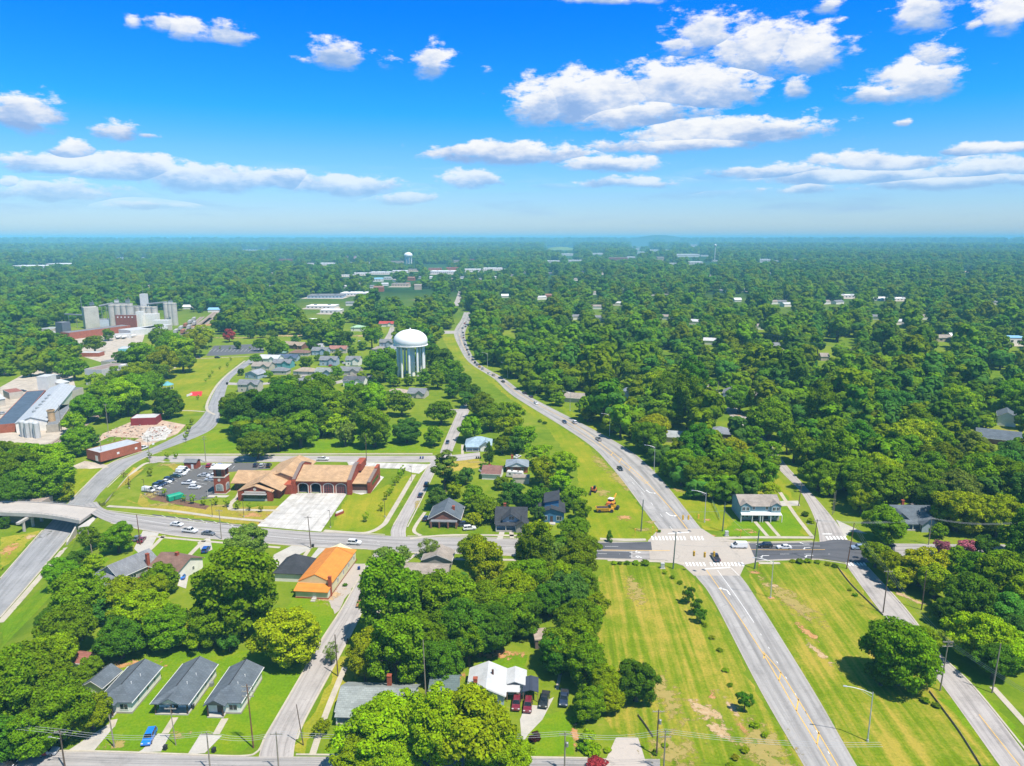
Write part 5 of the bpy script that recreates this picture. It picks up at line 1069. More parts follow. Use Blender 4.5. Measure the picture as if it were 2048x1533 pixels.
def quad_block(name, label, cat, A, B, depth, h, wallm, roofm, land_=None, par=0.0, roof='flat', rise=1.5, group=None, small=False, h0=0.0, back=None):
    """a plain block standing on the line A-B (surveyed pixels), running back by depth"""
    a, b = gp(*A), gp(*B); w = (b - a).length; rz = math.atan2(b.y - a.y, b.x - a.x); c = (a + b) / 2
    if back:
        e = gp(*back) - b; rz = math.atan2(e.y, e.x) - math.pi / 2; depth = e.length; w *= abs(math.cos(rz - math.atan2(b.y - a.y, b.x - a.x)))
        for k in range(6): FOOT.append((c.x + e.x * k / 5, c.y + e.y * k / 5, w / 2 + 3))
    t = thing(name, label, cat, (c.x, c.y, c.z), rz, group)
    FOOT.append((c.x - math.sin(rz) * depth / 2, c.y + math.cos(rz) * depth / 2, (w + depth) / 4))
    mb = MB(); rm = MB()
    if roof == 'flat':
        mb.box(-w / 2, w / 2, 0, depth, 0, h); rm.box(-w / 2 + 0.25, w / 2 - 0.25, 0.25, depth - 0.25, h, h + 0.15)
        if par: 
            for x0, x1, y0, y1 in ((-w / 2, w / 2, 0, 0.25), (-w / 2, w / 2, depth - 0.25, depth), (-w / 2, -w / 2 + 0.25, 0.25, depth - 0.25), (w / 2 - 0.25, w / 2, 0.25, depth - 0.25)): mb.box(x0, x1, y0, y1, h, h + par)
    elif roof == 'y': mb.prism_y([(-w / 2, 0), (w / 2, 0), (w / 2, h), (0, h + rise), (-w / 2, h)], 0, depth); roof_gable(rm, w, 0, depth, h, rise, 0.4, 'y')
    else: mb.prism_x([(0, 0), (depth, 0), (depth, h), (depth / 2, h + rise), (0, h)], -w / 2, w / 2); roof_gable(rm, w, 0, depth, h, rise, 0.4, 'x')
    mb.build('wall', wallm, t); rm.build('roof', roofm, t)
    if land_: land((c.x - math.sin(rz) * depth / 2, c.y + math.cos(rz) * depth / 2), land_)
    t['w'] = 0; del t['w']
    return t, w

def fire_station():
    brick = M_brick('station_brick', (0.27, 0.062, 0.032)); tan = M_roof('station_shingle', (0.46, 0.295, 0.165)); stone = M('cast_stone', (0.55, 0.5, 0.42), 0.8, 0.08, 0.5); dk = M_siding('dark_cladding', (0.11, 0.05, 0.04), 0.3)
    glass = MATS['window_glass']; red = M('door_red', (0.25, 0.035, 0.03), 0.5, 0.1)
    o = gp(645, 987); rz = R(-2.5); t = thing('fire_station', 'red brick fire station with tan shingle roofs, arched bay doors and square tower', 'fire station', (o.x, o.y, 0), rz)
    B = lambda mb, n, m, par=t: mb.build(n, m, par)
    # apparatus bays: x -11..11, depth 20
    f = MB(); bx = [-7.9, -2.65, 2.6, 7.85]
    z1 = 5.2; edges = [-10.9] + [v for c in bx for v in (c - 1.95, c + 1.95)] + [10.9]
    for i in range(0, len(edges), 2): f.box(edges[i], edges[i + 1], 0, 0.5, 0, z1)
    for c in bx:   # wall over each arch
        n = 10
        for k in range(n):
            a0, a1 = math.pi * k / n, math.pi * (k + 1) / n
            xa, xb = c - 1.95 * math.cos(a0), c - 1.95 * math.cos(a1); za, zb = 3.0 + 1.15 * math.sin(a0), 3.0 + 1.15 * math.sin(a1)
            f.prism_y([(xa, za), (xb, zb), (xb, z1), (xa, z1)], 0, 0.5)
    f.box(-10.9, 10.9, 19.5, 20, 0, z1); f.box(-10.9, -10.6, 0.5, 19.5, 0, z1); f.box(10.6, 10.9, 0.5, 19.5, 0, z1)
    B(f, 'wall', brick)
    B(MB().box(-10.6, 10.6, 0.6, 19.4, 0.05, 0.12), 'floor', MATS['concrete_pale'])
    rm = MB(); rm.prism_x([(-0.6, 5.15), (10, 8.7), (20.6, 5.15), (20.6, 5.4), (10, 8.95), (-0.6, 5.4)], -10.7, 10.7); B(rm, 'roof', tan)
    for i, c in enumerate(bx):
        fr = MB(); n = 14
        for k in range(n):
            a0, a1 = math.pi * k / n, math.pi * (k + 1) / n
            P = lambda r, q, a: (c - (1.95 + r) * math.cos(a), 3.0 + (1.15 + q) * math.sin(a))
            fr.prism_y([P(0, 0, a0), P(0, 0, a1), P(0.32, 0.32, a1), P(0.32, 0.32, a0)], -0.09, 0.0)
        fr.box(c - 2.27, c - 1.95, -0.09, 0, 0.7, 3.0).box(c + 1.95, c + 2.27, -0.09, 0, 0.7, 3.0); fr.box(c - 2.35, c - 1.95, -0.14, 0, 0, 0.7).box(c + 1.95, c + 2.35, -0.14, 0, 0, 0.7)
        B(fr, 'arch_surround', stone)
        if i >= 2:
            d = MB(); d.prism_y([(c - 1.93, 0.08)] + [(c - 1.93 * math.cos(math.pi * k / 10), 3.0 + 1.13 * math.sin(math.pi * k / 10)) for k in range(11)][0:] + [(c + 1.93, 0.08)], 0.2, 0.3)
            do = B(d, 'bay_door', glass)
            g = MB()
            for x in (-1.93, -1.0, -0.06, 0.88, 1.8): g.box(c + x, c + x + 0.13, 0.12, 0.2, 0.08, 3.0 + 1.1 * math.sqrt(max(0, 1 - (min(1, abs(x + .06) / 1.95)) ** 2)))
            for z in (0.08, 0.95, 1.8, 2.65, 3.4): 
                hw = 1.93 if z < 3 else 1.6
                g.box(c - hw, c + hw, 0.125, 0.195, z, z + 0.13)
            g.build('door_frame', red, do)
        else:
            d = MB(); d.box(c - 1.9, c + 1.9, 0.9, 1.0, 3.9, 4.2); B(d, 'raised_door', red)
    # raking parapet walls with front piers
    for x0, x1, nm in ((-12.1, -10.9, 0), (10.9, 12.3, 1)):
        p = MB(); p.prism_x([(-0.5, 0), (20.5, 0), (20.5, 6.2), (12.5, 9.4), (8.5, 9.4), (-0.5, 6.0)], x0, x1); B(p, 'parapet_wall', brick)
        c = MB(); c.prism_x([(-0.62, 6.0), (8.5, 9.4), (12.5, 9.4), (20.6, 6.2), (20.6, 6.4), (12.5, 9.62), (8.5, 9.62), (-0.62, 6.22)], x0 - 0.1, x1 + 0.1); B(c, 'coping', M('coping_metal', (0.20, 0.15, 0.13), 0.6, 0.1))
        B(MB().box(x0 - 0.15, x1 + 0.15, -1.3, -0.5, 0, 5.9).box(x0 - 0.28, x1 + 0.28, -1.42, -0.5, 0, 0.9), 'pier', brick)
    B(MB().box(10.9, 13.6, 11.0, 19.8, 6.2, 9.2), 'wall', brick)
    # east wing
    B(MB().box(12.3, 18.6, 1.0, 18, 0, 4.0), 'wall', dk); rm = MB(); rm.prism_x([(0.6, 3.95), (18.3, 5.6), (18.3, 5.8), (0.6, 4.2)], 12.35, 18.55); B(rm, 'roof', tan)
    B(MB().box(12.3, 18.6, 0.9, 1.0, 0, 1.1), 'stone_base', stone)
    p = MB(); p.prism_x([(0.5, 0), (18.6, 0), (18.6, 6.8), (13.5, 6.8), (13.5, 6.2), (0.5, 4.8)], 18.6, 19.8); B(p, 'parapet_wall', brick)
    c = MB(); c.prism_x([(0.4, 4.8), (13.5, 6.2), (13.5, 6.4), (0.4, 5.0)], 18.5, 19.9); B(c, 'coping', MATS['coping_metal'])
    B(MB().box(19.8, 19.86, 4, 15, 2.2, 3.6), 'window', glass)
    # living quarters: long roof running back, with a gabled front room and a west wing
    B(MB().box(-26, -12.1, -2, 27, 0, 4.2), 'wall', brick)
    rm = MB(); rm.prism_y([(-27.4, 3.9), (-18.2, 7.5), (-10.8, 4.7), (-10.8, 4.95), (-18.2, 7.75), (-27.4, 4.15)], 3.0, 27.0); B(rm, 'roof', tan)
    rm = MB()   # front part sweeps out to the east eave
    rm.prism_y([(-31.6, 3.5), (-22.6, 7.2), (-14.0, 3.4), (-14.0, 3.65), (-22.6, 7.45), (-31.6, 3.75)], -8.0, 4.0); B(rm, 'roof', tan)
    rm = MB(); rm.add([(-31.6, 3.6, 3.6), (-14.0, 3.6, 3.6), (-10.8, 3.4, 4.8), (-27.4, 3.4, 4.0), (-22.6, 3.4, 7.3), (-18.2, 4.2, 7.7)], [(0, 4, 5, 3), (4, 1, 2, 5)]); B(rm, 'roof_valley', tan)
    B(MB().box(-29.8, -15.6, -6.6, 3.2, 0, 3.6), 'wall', brick); B(MB().box(-15.6, -15.52, -5.5, 2.5, 1.3, 2.9), 'window', glass)
    g = MB(); g.prism_y([(-31.0, 0), (-17.2, 0), (-17.2, 3.9), (-24.1, 6.1), (-31.0, 3.9)], -9.6, -9.0)
    g.box(-31.0, -29.0, -9.9, -8.4, 0, 4.2).box(-19.2, -17.2, -9.9, -8.4, 0, 4.2); B(g, 'gable_front', brick)
    rm = MB(); rm.prism_y([(-31.4, 3.75), (-24.1, 6.2), (-16.8, 3.75), (-16.8, 3.95), (-24.1, 6.45), (-31.4, 3.95)], -10.0, -7.4); B(rm, 'roof', tan)
    B(MB().box(-28.4, -19.8, -9.75, -9.6, 3.35, 3.95), 'sign_band', stone)
    n = 20; B(MB().prism_y([(-24.1 + 0.62 * math.cos(2 * math.pi * k / n), 4.85 + 0.62 * math.sin(2 * math.pi * k / n)) for k in range(n)], -9.72, -9.6), 'roundel', stone)
    B(MB().box(-28.8, -19.4, -9.66, -9.6, 0.9, 2.9), 'window', glass); B(MB().box(-28.9, -19.3, -9.8, -9.62, 0, 0.9), 'stone_base', stone)
    B(MB().box(-29.0, -19.2, -11.2, -9.6, 2.95, 3.12), 'canopy', M('canopy_grey', (0.3, 0.29, 0.28), 0.7))
    rm = MB(); rm.prism_x([(0.5, 3.4), (8.5, 6.4), (16.5, 3.4), (16.5, 3.65), (8.5, 6.65), (0.5, 3.65)], -38.5, -22); B(rm, 'roof', tan)
    B(MB().box(-37.5, -24, 2.0, 15, 0, 3.5), 'wall', dk); B(MB().box(-36, -30, 1.9, 2.0, 0.8, 2.7), 'window', glass)
    # tower
    tx, ty = -41.5, -3.0
    B(MB().box(tx - 2.3, tx + 2.3, ty, ty + 4.6, 0, 7.2), 'tower', brick)
    for z in (0, 7.1): B(MB().box(tx - 2.42, tx + 2.42, ty - 0.15, ty + 4.75, z, z + .4), 'string_course', stone)
    for sx in (-1, 1):
        for yy in (ty + 0.1, ty + 3.5): B(MB().box(tx + sx * 2.15 - (1.0 if sx > 0 else 0), tx + sx * 2.15 + (0 if sx > 0 else 1.0), yy, yy + 1.0, 7.5, 10.6), 'belfry_pier', brick)
    B(MB().box(tx - 1.7, tx + 1.7, ty + 0.5, ty + 4.1, 7.5, 10.6), 'belfry_glass', glass)
    B(MB().frus((tx - 2.4, tx + 2.4, ty - 0.15, ty + 4.75, 10.6), (tx - 3.25, tx + 3.25, ty - 1.0, ty + 5.6, 11.0)).box(tx - 3.25, tx + 3.25, ty - 1.0, ty + 5.6, 11.0, 11.25), 'tower_roof', M('membrane_white', (0.72, 0.70, 0.66), 0.7, 0.05))
    for face, yy in (('f', ty - 0.06), ('s', 0)):
        m1, m2 = MB(), MB(); n = 10; arch = [(1.3 * math.cos(math.pi * k / n), 3.6 + 0.8 * math.sin(math.pi * k / n)) for k in range(n + 1)]
        P1 = [(x * 1.22, (z - 1.6) * 1.1 + 1.45) for x, z in [(1.3, 1.6)] + arch + [(-1.3, 1.6)]]; P2 = [(1.3, 1.6)] + arch + [(-1.3, 1.6)]
        if face == 'f': m1.prism_y([(tx + x, z) for x, z in P1], ty - 0.08, ty); m2.prism_y([(tx + x, z) for x, z in P2], ty - 0.12, ty - 0.08)
        else: m1.prism_x([(ty + 2.3 + x, z) for x, z in P1], tx + 2.3, tx + 2.38); m2.prism_x([(ty + 2.3 + x, z) for x, z in P2], tx + 2.38, tx + 2.42)
        s_ = B(m1, 'window', stone); m2.build('pane', M_glass('glass_pale', (0.25, 0.27, 0.27), 0.2), s_)
    B(MB().prism_y([(tx + 0.6 * math.cos(2 * math.pi * k / 20), 6.1 + 0.6 * math.sin(2 * math.pi * k / 20)) for k in range(20)], ty - 0.1, ty), 'roundel', stone)
    B(MB().box(-45.5, -37.2, -6.5, -4.2, 0, 0.08).box(-45.3, -45.1, -6.3, -6.1, 0, 2.9), 'entrance_pad', MATS['concrete_pale'])
    land(t.location, 'the fire station bays'); land(gp(478, 1005), 'the fire station gable'); land(gp(438, 985), 'the fire station tower')
    for x, y in ((-79, 287), (-95, 285), (-106, 278), (-115, 285), (-66, 285), (-112, 275), (-79, 262), (-84, 250), (-78, 245)): FOOT.append((x, y, 9))

def water_tower(label, px, py, h, rb, legs, name='water_tower', far=False):
    p = gp(px, py); wh = M('tank_paint', (0.80, 0.79, 0.76), 0.5, 0.05, 0.12); t = thing(name, label, 'water tower', (p.x, p.y, 0))
    FOOT.append((p.x, p.y, rb + 2))
    zb = h * 0.66; n = 48; prof = [(0.05, h)]
    for k in range(1, 13):
        a = math.pi / 2 - k / 12 * math.pi / 2; prof.append((rb * math.cos(a), zb + 3.6 + (h - zb - 3.6) * math.sin(a)))
    prof += [(rb, zb + 2.8), (rb * 0.985, zb + 1.6), (rb * 0.93, zb + 0.5), (rb * 0.8, zb - 0.3), (rb * 0.3, zb - 0.9), (0.05, zb - 1.0)]
    MB().lathe(prof, n).build('tank', wh, t, smooth=True)
    rg = MB().lathe([(rb * 0.9, zb + 0.1), (rb * 1.02, zb + 0.35), (rb * 1.02, zb + 0.6), (rb * 0.93, zb + 0.75)], n); rg.build('girder_ring', wh, t)
    MB().lathe([(0.05, h + 1.2), (0.5, h + 1.1), (0.6, h - 0.2)], 12).build('vent', wh, t)
    MB().tube((0, 0, 0), (0, 0, zb - 0.6), rb * 0.23, n=20).build('riser', wh, t)
    for k in range(legs):
        a = 2 * math.pi * (k + 0.5) / legs; x, y = rb * 0.78 * math.cos(a), rb * 0.78 * math.sin(a)
        l = MB().tube((x, y, 0), (x, y, zb + 0.1), 0.068 * rb, n=14); l.build('leg', wh, t)
        if not far:
            b = 2 * math.pi * (k + 1.5) / legs
            for z0, z1 in ((0.5, zb * 0.5), (zb * 0.5, 0.5), (zb * 0.5, zb), (zb, zb * 0.5)): pass
            MB().tube((x, y, zb * 0.5), (rb * .82 * math.cos(b), rb * .82 * math.sin(b), zb * 0.5), 0.05, n=5).tube((x, y, 1), (rb * .82 * math.cos(b), rb * .82 * math.sin(b), zb * 0.5), 0.03, n=4).tube((x, y, zb * 0.5), (rb * .82 * math.cos(b), rb * .82 * math.sin(b), zb - 1), 0.03, n=4).build('brace', MATS['metal_grey'], t)
    land(p, 'the white water tower' if not far else 'the far water tower')

def bungalow(label, px, py, w, d, rot, roofm, wallm, phrase, porchw, gx, full=False):
    """narrow new house with a small front gable over the porch"""
    p = gp(px, py); t = thing('bungalow', label, 'house', (p.x, p.y, 0), rot, 'row of three new bungalows' if False else None); h, rise = 3.0, 2.1
    FOOT.append((p.x, p.y + d / 2, d / 2)); y0 = 2.2 if full else 0
    wm = MB(); wm.prism_y([(-w / 2, 0), (w / 2, 0), (w / 2, h), (-w / 2, h)], y0, d); wm.build('wall', wallm, t)
    MB().box(-w / 2 - 0.05, w / 2 + 0.05, y0 - 0.05, d + 0.05, 0, 0.4).build('plinth', M('plinth_block', (0.33, 0.29, 0.25), 0.9), t)
    rm = MB(); e = w / 2 + 0.45; ov = 0.45; z = h - 0.12; zr = h + rise; hipf = w * 0.42 if not full else 3.2
    rm.add([(-e, -ov, z), (e, -ov, z), (e, d + ov, z), (-e, d + ov, z), (-e, -ov, z + .16), (e, -ov, z + .16), (e, d + ov, z + .16), (-e, d + ov, z + .16), (0, hipf, zr), (0, d + ov, zr)],
           [(0, 3, 2, 1), (0, 1, 5, 4), (1, 2, 6, 5), (2, 3, 7, 9, 6), (3, 0, 4, 7), (4, 5, 8), (5, 6, 9, 8), (7, 4, 8, 9)]); rm.build('roof', roofm, t)
    for s in (-1, 1): MB().box(s * (e + .06) - .07, s * (e + .06) + .07, -ov, d + ov, z - .02, z + .14).build('gutter', MATS['trim_white'], t)
    MB().tube((0, hipf, zr + .02), (0, d + ov, zr + .02), .11, n=5).build('ridge_cap', MATS['shingle_black'], t)
    g0, g1 = gx; gc = (g0 + g1) / 2; gr = (g1 - g0) / 2 * 0.55
    gm = MB(); gm.prism_y([(g0 - .35, h - .1), (gc, h + gr + .1), (g1 + .35, h - .1), (g1 + .35, h + .1), (gc, h + gr + .32), (g0 - .35, h + .1)], -1.7 if not full else -0.7, hipf * 0.62 + 0.4); gm.build('porch_roof', roofm, t)
    MB().prism_y([(g0, h), (g1, h), (gc, h + gr)], -1.3 if not full else -0.35, -1.18 if not full else -0.2).build('porch_gable', M_siding('siding_taupe', (0.20, 0.165, 0.14)) if not full else M_siding('siding_cream', (0.62, 0.56, 0.44)), t)
    px0, px1 = porchw; MB().box(px0, px1, -1.5 if not full else 0, -0.02 if not full else 2.15, 0, 0.3).build('porch_deck', MATS['concrete_pale'], t)
    for x in (px0 + .15, px1 - .15) + ((0.0,) if full else ()): MB().box(x - .12, x + .12, -1.35 if not full else 0.1, -1.1 if not full else 0.35, 0.3, h - .05).build('porch_post', M('timber_dark', (0.08, 0.045, 0.03), 0.8, 0.2, 2), t)
    if not full: window(t, 'front', w * 0.27, 0.9, 1.9, 1.5, w, 0, d, MATS['trim_white'], MATS['window_glass']); door(t, 'front', gc + 0.4, 1.0, 2.1, w, 0, d, MATS['door_dark'], 0.3)
    else:
        for u in (-2.2, 2.2): window(t, 'front', u, 0.9, 1.3, 1.5, w, y0, d, MATS['trim_white'], MATS['window_glass'])
        door(t, 'front', 0, 1.0, 2.1, w, y0, d, MATS['door_dark'], 0.3)
    for u in (-3.5, 0.5, 3.5): window(t, 'right', u, 1.1, 0.9, 1.2, w, y0, d, MATS['trim_white'], MATS['window_glass'])
    for x, y in ((w * .25, d * .6), (w * .2, d * .35)): 
        v = MB().tube((x, y, h + rise * (1 - x / e) - .1), (x, y, h + rise * (1 - x / e) + .55), 0.09, n=8); v.build('vent_pipe', MATS['trim_white'], t)
    if full: MB().box(w / 2 + .1, w / 2 + .9, d * .72, d * .72 + .8, 0, .9).build('air_conditioner', MATS['metal_grey'], t)
    land((p.x, p.y + d / 2), phrase)
    return t

def build_buildings():
    tw = M('trim_white', (0.70, 0.69, 0.66), 0.6, 0.05, 1.5); M_glass(); M('door_dark', (0.07, 0.045, 0.035), 0.5, 0.1, 1.5); M('metal_dark', (0.05, 0.05, 0.055), 0.4, 0.1, 1); M('metal_grey', (0.33, 0.34, 0.35), 0.45, 0.1, 1, metal=0.5)
    M_brick('brick_chimney', (0.30, 0.075, 0.04)); br = M_brick('brick_red', (0.32, 0.10, 0.055)); br2 = M_brick('brick_brown', (0.22, 0.10, 0.07))
    grey = M_roof('shingle_slate', (0.115, 0.135, 0.155)); pale = M_roof('shingle_pale', (0.33, 0.35, 0.35)); brown = M_roof('shingle_brown', (0.21, 0.125, 0.095)); black = M_roof('shingle_black', (0.05, 0.053, 0.06)); taupe = M_roof('shingle_taupe', (0.31, 0.265, 0.225)); lgrey = M_roof('shingle_grey', (0.20, 0.205, 0.215)); bluer = M_roof('metal_blue_roof', (0.30, 0.40, 0.46))
    sw = M_siding('siding_white', (0.78, 0.74, 0.67)); sg = M_siding('siding_grey', (0.30, 0.285, 0.26)); sb = M_siding('siding_blue', (0.16, 0.26, 0.36)); st = M_siding('siding_teal', (0.14, 0.24, 0.26)); sbe = M_siding('siding_beige', (0.50, 0.45, 0.38)); slb = M_siding('siding_sky', (0.34, 0.42, 0.50)); syl = M_siding('siding_yellow', (0.66, 0.60, 0.36)); sdb = M_siding('siding_deep_blue', (0.06, 0.17, 0.30))
    org = M_siding('metal_orange', (0.62, 0.22, 0.035), 0.4, 0.05); wroof = M('roof_white', (0.47, 0.47, 0.465), 0.7, 0.10, 0.35); mg = M_siding('metal_sheet_grey', (0.40, 0.42, 0.44), 0.5, 0.08)
    fire_station()
    water_tower('big white water tower on slender legs rising above the neighbourhood trees', 823, 752, 35.5, 12.8, 10)
    water_tower('distant white water tower beside the far shopping strip', 817, 528, 46, 17, 8, far=True)
    # foreground
    bungalow('new grey roofed bungalow farthest from the corner, beside the big oak', 232, 1427, 7.3, 12.5, R(-1.5), grey, sw, 'the bungalow by the driveway', (-3.2, 0.2), (-3.5, 0.5))
    bungalow('middle grey roofed bungalow with full width porch and cream gable', 343, 1431, 7.6, 14.2, R(-1.5), grey, sw, 'the bungalow with the full porch', (-3.7, 3.7), (-2.2, 2.2), True)
    bungalow('grey roofed bungalow nearest the street corner with small brown porch gable', 450, 1428, 7.2, 12.5, R(-1.5), grey, sw, 'the corner bungalow', (-3.3, 0.3), (-3.6, 0.6))
    house('small white cottage with dark roof half hidden by the big oak', 188, 1392, 4.6, 6, R(-8), 2.6, 1.4, 'white cottage behind the oak', sw, grey, 'gable_y', wins=[('right', -1.5, 1, 0.9, 1.1), ('right', 1.5, 1, 0.9, 1.1)])
    house('tiny shed with red brown roof behind the white cottage', 155, 1340, 4.5, 4, R(-10), 2.2, 1.2, 'red roofed shed', sbe, M_roof('shingle_rust', (0.30, 0.12, 0.09)), 'gable_x', cat='shed', name='shed')
    t = house('grey roofed frame house with brick chimney and rear lean-to by the driveway', 222, 1168, 9, 13, R(-28), 3.2, 2.8, 'grey house with the brick chimney', sg, lgrey, 'gable_y', wins=[('front', -0.6, 3.6, 0.8, 1.4), ('front', 0.6, 3.6, 0.8, 1.4), ('right', -2, 1, 1.8, 1.3), ('right', 3, 1, 1.2, 1.3)], doors=[('front', -2)], chim=(4.6, 9.5, 6.8), base=br)
    m = MB(); m.prism_x([(-4, 2.1), (0.1, 3.3), (0.1, 3.5), (-4, 2.3)], -4.9, 4.9); m.build('lean_to_roof', lgrey, t); MB().box(-4.4, 4.4, -3.6, -0.05, 0, 2.2).build('lean_to_wall', sg, t)
    house('cream house with brown shingle roof and single chimney above the blue car', 330, 1158, 11, 10, R(-20), 3.4, 2.2, 'brown roofed cream house', sw, brown, 'gable_x', wins=[('right', 1, 1.2, 0.9, 1.2), ('front', -2, 1.1, 1, 1.2)], chim=(0.5, 5, 6.6))
    t = house('black hip roofed house next to the orange roofed hall', 580, 1164, 9.4, 10, R(-5), 2.8, 4.0, 'black hip roofed house', sw, black, 'hip', wins=[('right', -2, 1, 1, 1.3), ('right', 2, 1, 1, 1.3)])
    # orange roofed hall
    p = gp(624, 1198); t = thing('hall', 'long cream hall with bright orange metal roof beside the patchy car park', 'hall', (p.x, p.y, 0), R(-6)); w, d, h, rs = 10, 25, 3.8, 2.3
    MB().prism_y([(-w / 2, 0), (w / 2, 0), (w / 2, h), (0, h + rs), (-w / 2, h)], 3, d).build('wall', syl, t)
    rm = MB(); roof_gable(rm, w, 3.2, d - 3.5, h, rs, 0.3); e = w / 2 + .3; zz = h - rs / (w / 2) * .3
    rm.add([(-e, d - 3, zz + .18), (0, d - 3, h + rs + .18), (e, d - 3, zz + .18), (-e, d + .5, zz + .18), (e, d + .5, zz + .18), (-e, d + .5, zz), (e, d + .5, zz)], [(0, 1, 3), (1, 2, 4), (1, 4, 3), (3, 4, 6, 5)]); rm.build('roof', org, t)
    MB().box(-w / 2 + .1, w / 2 - .1, 0, 2.95, 0, 2.6).build('annexe', M_siding('siding_mint', (0.60, 0.62, 0.48)), t); m = MB(); m.prism_x([(-.5, 2.35), (3.0, 3.2), (3.0, 3.36), (-.5, 2.51)], -w / 2 - .3, w / 2 + .1); m.build('annexe_roof', org, t)
    MB().box(-w / 2, w / 2, -.06, 26.05, 0, .5).build('plinth', br, t); chimney(t, w / 2 - 0.2, 2.2, 0, 6.0, MATS['brick_chimney'], .4); door(t, 'front', 0.8, 1.0, 2.1, w, 0, d, tw, .5)
    MB().box(.2, 1.5, -1.8, -.1, 0, .25).box(.2, 1.5, -1.2, -.1, .25, .5).build('step', MATS['concrete_pale'], t)
    for u in (-6, -1, 4, 9): window(t, 'right', u, 1.4, 1.1, 1.5, w, 3, d, tw, MATS['window_glass'])
    for k in range(5): FOOT.append((p.x + 1.2 + k * .5, p.y + 2 + k * 5.5, 6.5))
    land((p.x, p.y + 12), 'the orange roofed hall')
    house('low taupe roofed house under the trees at the street corner', 850, 1172, 13, 9, R(-4), 2.9, 2.0, 'taupe roofed corner house', sg, taupe, 'gable_x', wins=[('front', -3, 1, 1.2, 1.2)]); house('small taupe roofed front wing by the main street pavement', 874, 1136, 9, 7, R(-4), 2.8, 1.8, 'taupe roofed wing', sg, taupe, 'gable_y')
    t = house('grey roofed brick porch house mostly behind the two big bottom trees', 748, 1446, 16, 9.5, R(-3), 2.9, 2.3, 'grey house behind the front trees', sw, M_roof('shingle_green_grey', (0.26, 0.28, 0.265)), 'gable_x', porch=(-7.8, -4, 1.8, 3.0, .9), chim=(2, 7, 6.8), base=br, wins=[('left', 0, 1, 1, 1.2)])
    house('small dark green roofed outbuilding with dormer in the tree shade', 887, 1398, 6, 5.5, R(-4), 2.4, 1.6, 'green roofed outbuilding', slb, M_roof('shingle_dark_green', (0.13, 0.17, 0.165)), 'gable_x', cat='shed', name='shed')
    t = house('house with bright white sheet roof beside the carports', 972, 1412, 8, 9.5, R(-2), 2.9, 1.7, 'white roofed house', slb, wroof, 'gable_y', chim=(-2.6, 3, 4.8), wins=[('right', -3, 1, 1.1, 1.2)])
    m = MB(); roof_gable(m, 5, 0, 5.5, 2.6, .9, .25, 'y'); m.build('roof', wroof, t, (6.3, 4, 0)); MB().box(4.05, 8.7, 4.1, 9.4, 0, 2.6).build('wall', sw, t)
    MB().tube((1.2, 5.5, 3), (1.2, 5.5, 5.4), .25, n=8).build('flue', M('rust', (0.09, 0.04, 0.03), 0.9, .2, 2), t)
    for lab, x, rm_, ph in (('white flat carport joined to the white roofed house', 1026, wroof, 'white carport'), ('dark blue ribbed steel carport behind the maroon truck', 1061, M_siding('metal_navy', (0.045, 0.055, 0.085), .5), 'navy carport')):
        p = gp(x, 1405); t = thing('carport', lab, 'carport', (p.x, p.y, 0), R(-2)); ww = 3.0 if x < 1040 else 3.6
        m = MB()
        if x < 1040: m.box(-ww / 2, ww / 2, 0, 5.5, 2.5, 2.65)
        else: m.prism_y([(-ww / 2, 2.5), (0, 3.0), (ww / 2, 2.5), (ww / 2, 2.62), (0, 3.12), (-ww / 2, 2.62)], 0, 5.5)
        m.build('roof', rm_, t)
        for sx in (-1, 1):
            for yy in (.15, 2.7, 5.3): MB().box(sx * (ww / 2 - .15) - .07, sx * (ww / 2 - .15) + .07, yy - .07, yy + .07, 0, 2.55).build('post', M('timber', (0.32, 0.2, 0.12), .8, .2, 2), t)
        FOOT.append((p.x, p.y + 4, 4)); land((p.x, p.y + 4), 'the ' + ph)
    house('weathered tin roofed shelter in the shade below the big trees', 1092, 1298, 5.5, 5, R(5), 2.5, .8, 'tin roofed shelter', M_siding('siding_shade', (0.2, 0.14, 0.11)), M('tin_roof', (0.34, 0.27, 0.22), .6, .2, .6), 'flat', cat='shed', name='shed')
    # houses north of the main street
    t = house('brown bungalow with broad slate roof and arched porch on the corner lot', 889, 1053, 11.2, 12, R(-3), 3.0, 3.2, 'slate roofed corner bungalow', br2, grey, 'gable_y', chim=(2.8, 4.5, 6.0), wins=[('right', 0, 1, 1.2, 1.3)])
    m = MB(); m.box(-4.8, 4.8, -2.0, -0.03, 2.35, 2.6); m.build('porch_roof', lgrey, t); 
    for x in (-4.6, -1.6, 1.6, 4.6): MB().box(x - .25, x + .25, -2.1, -1.6, 0, 2.35).build('porch_post', br2, t)
    t = house('craftsman house with dark roof, dormer and white porch', 1022, 1060, 11, 11, R(-2), 2.9, 3.6, 'craftsman house with the dormer', slb, black, 'gable_x', porch=(-5.4, 1.9, 2.2, 3.0, .5), chim=(-2.5, 7, 7.2), wins=[])
    m = MB(); roof_gable(m, 6.0, -1.0, 5, 4.3, 2.1, .4); m.build('dormer_roof', black, t); m = MB(); m.prism_y([(-3.0, 3.2), (3.0, 3.2), (3.0, 4.3), (0, 6.3), (-3.0, 4.3)], -.5, 4.5); m.build('dormer', slb, t); window(t, 'front', 0.2, 4.0, 2.0, 1.3, 0, -.5, 5, tw, MATS['window_glass'])
    m = MB(); roof_gable(m, 4.2, -3, 2, 3.0, 1.5, .4); m.build('roof', black, t, (3.9, 0, 0)); MB().prism_y([(1.95, 0), (5.85, 0), (5.85, 3.0), (3.9, 4.4), (1.95, 3.0)], -2.6, -.02).build('wall', sg, t); window(t, 'front', 3.9, 1, 1.2, 1.5, 0, -2.6, 5, tw, MATS['window_glass'])
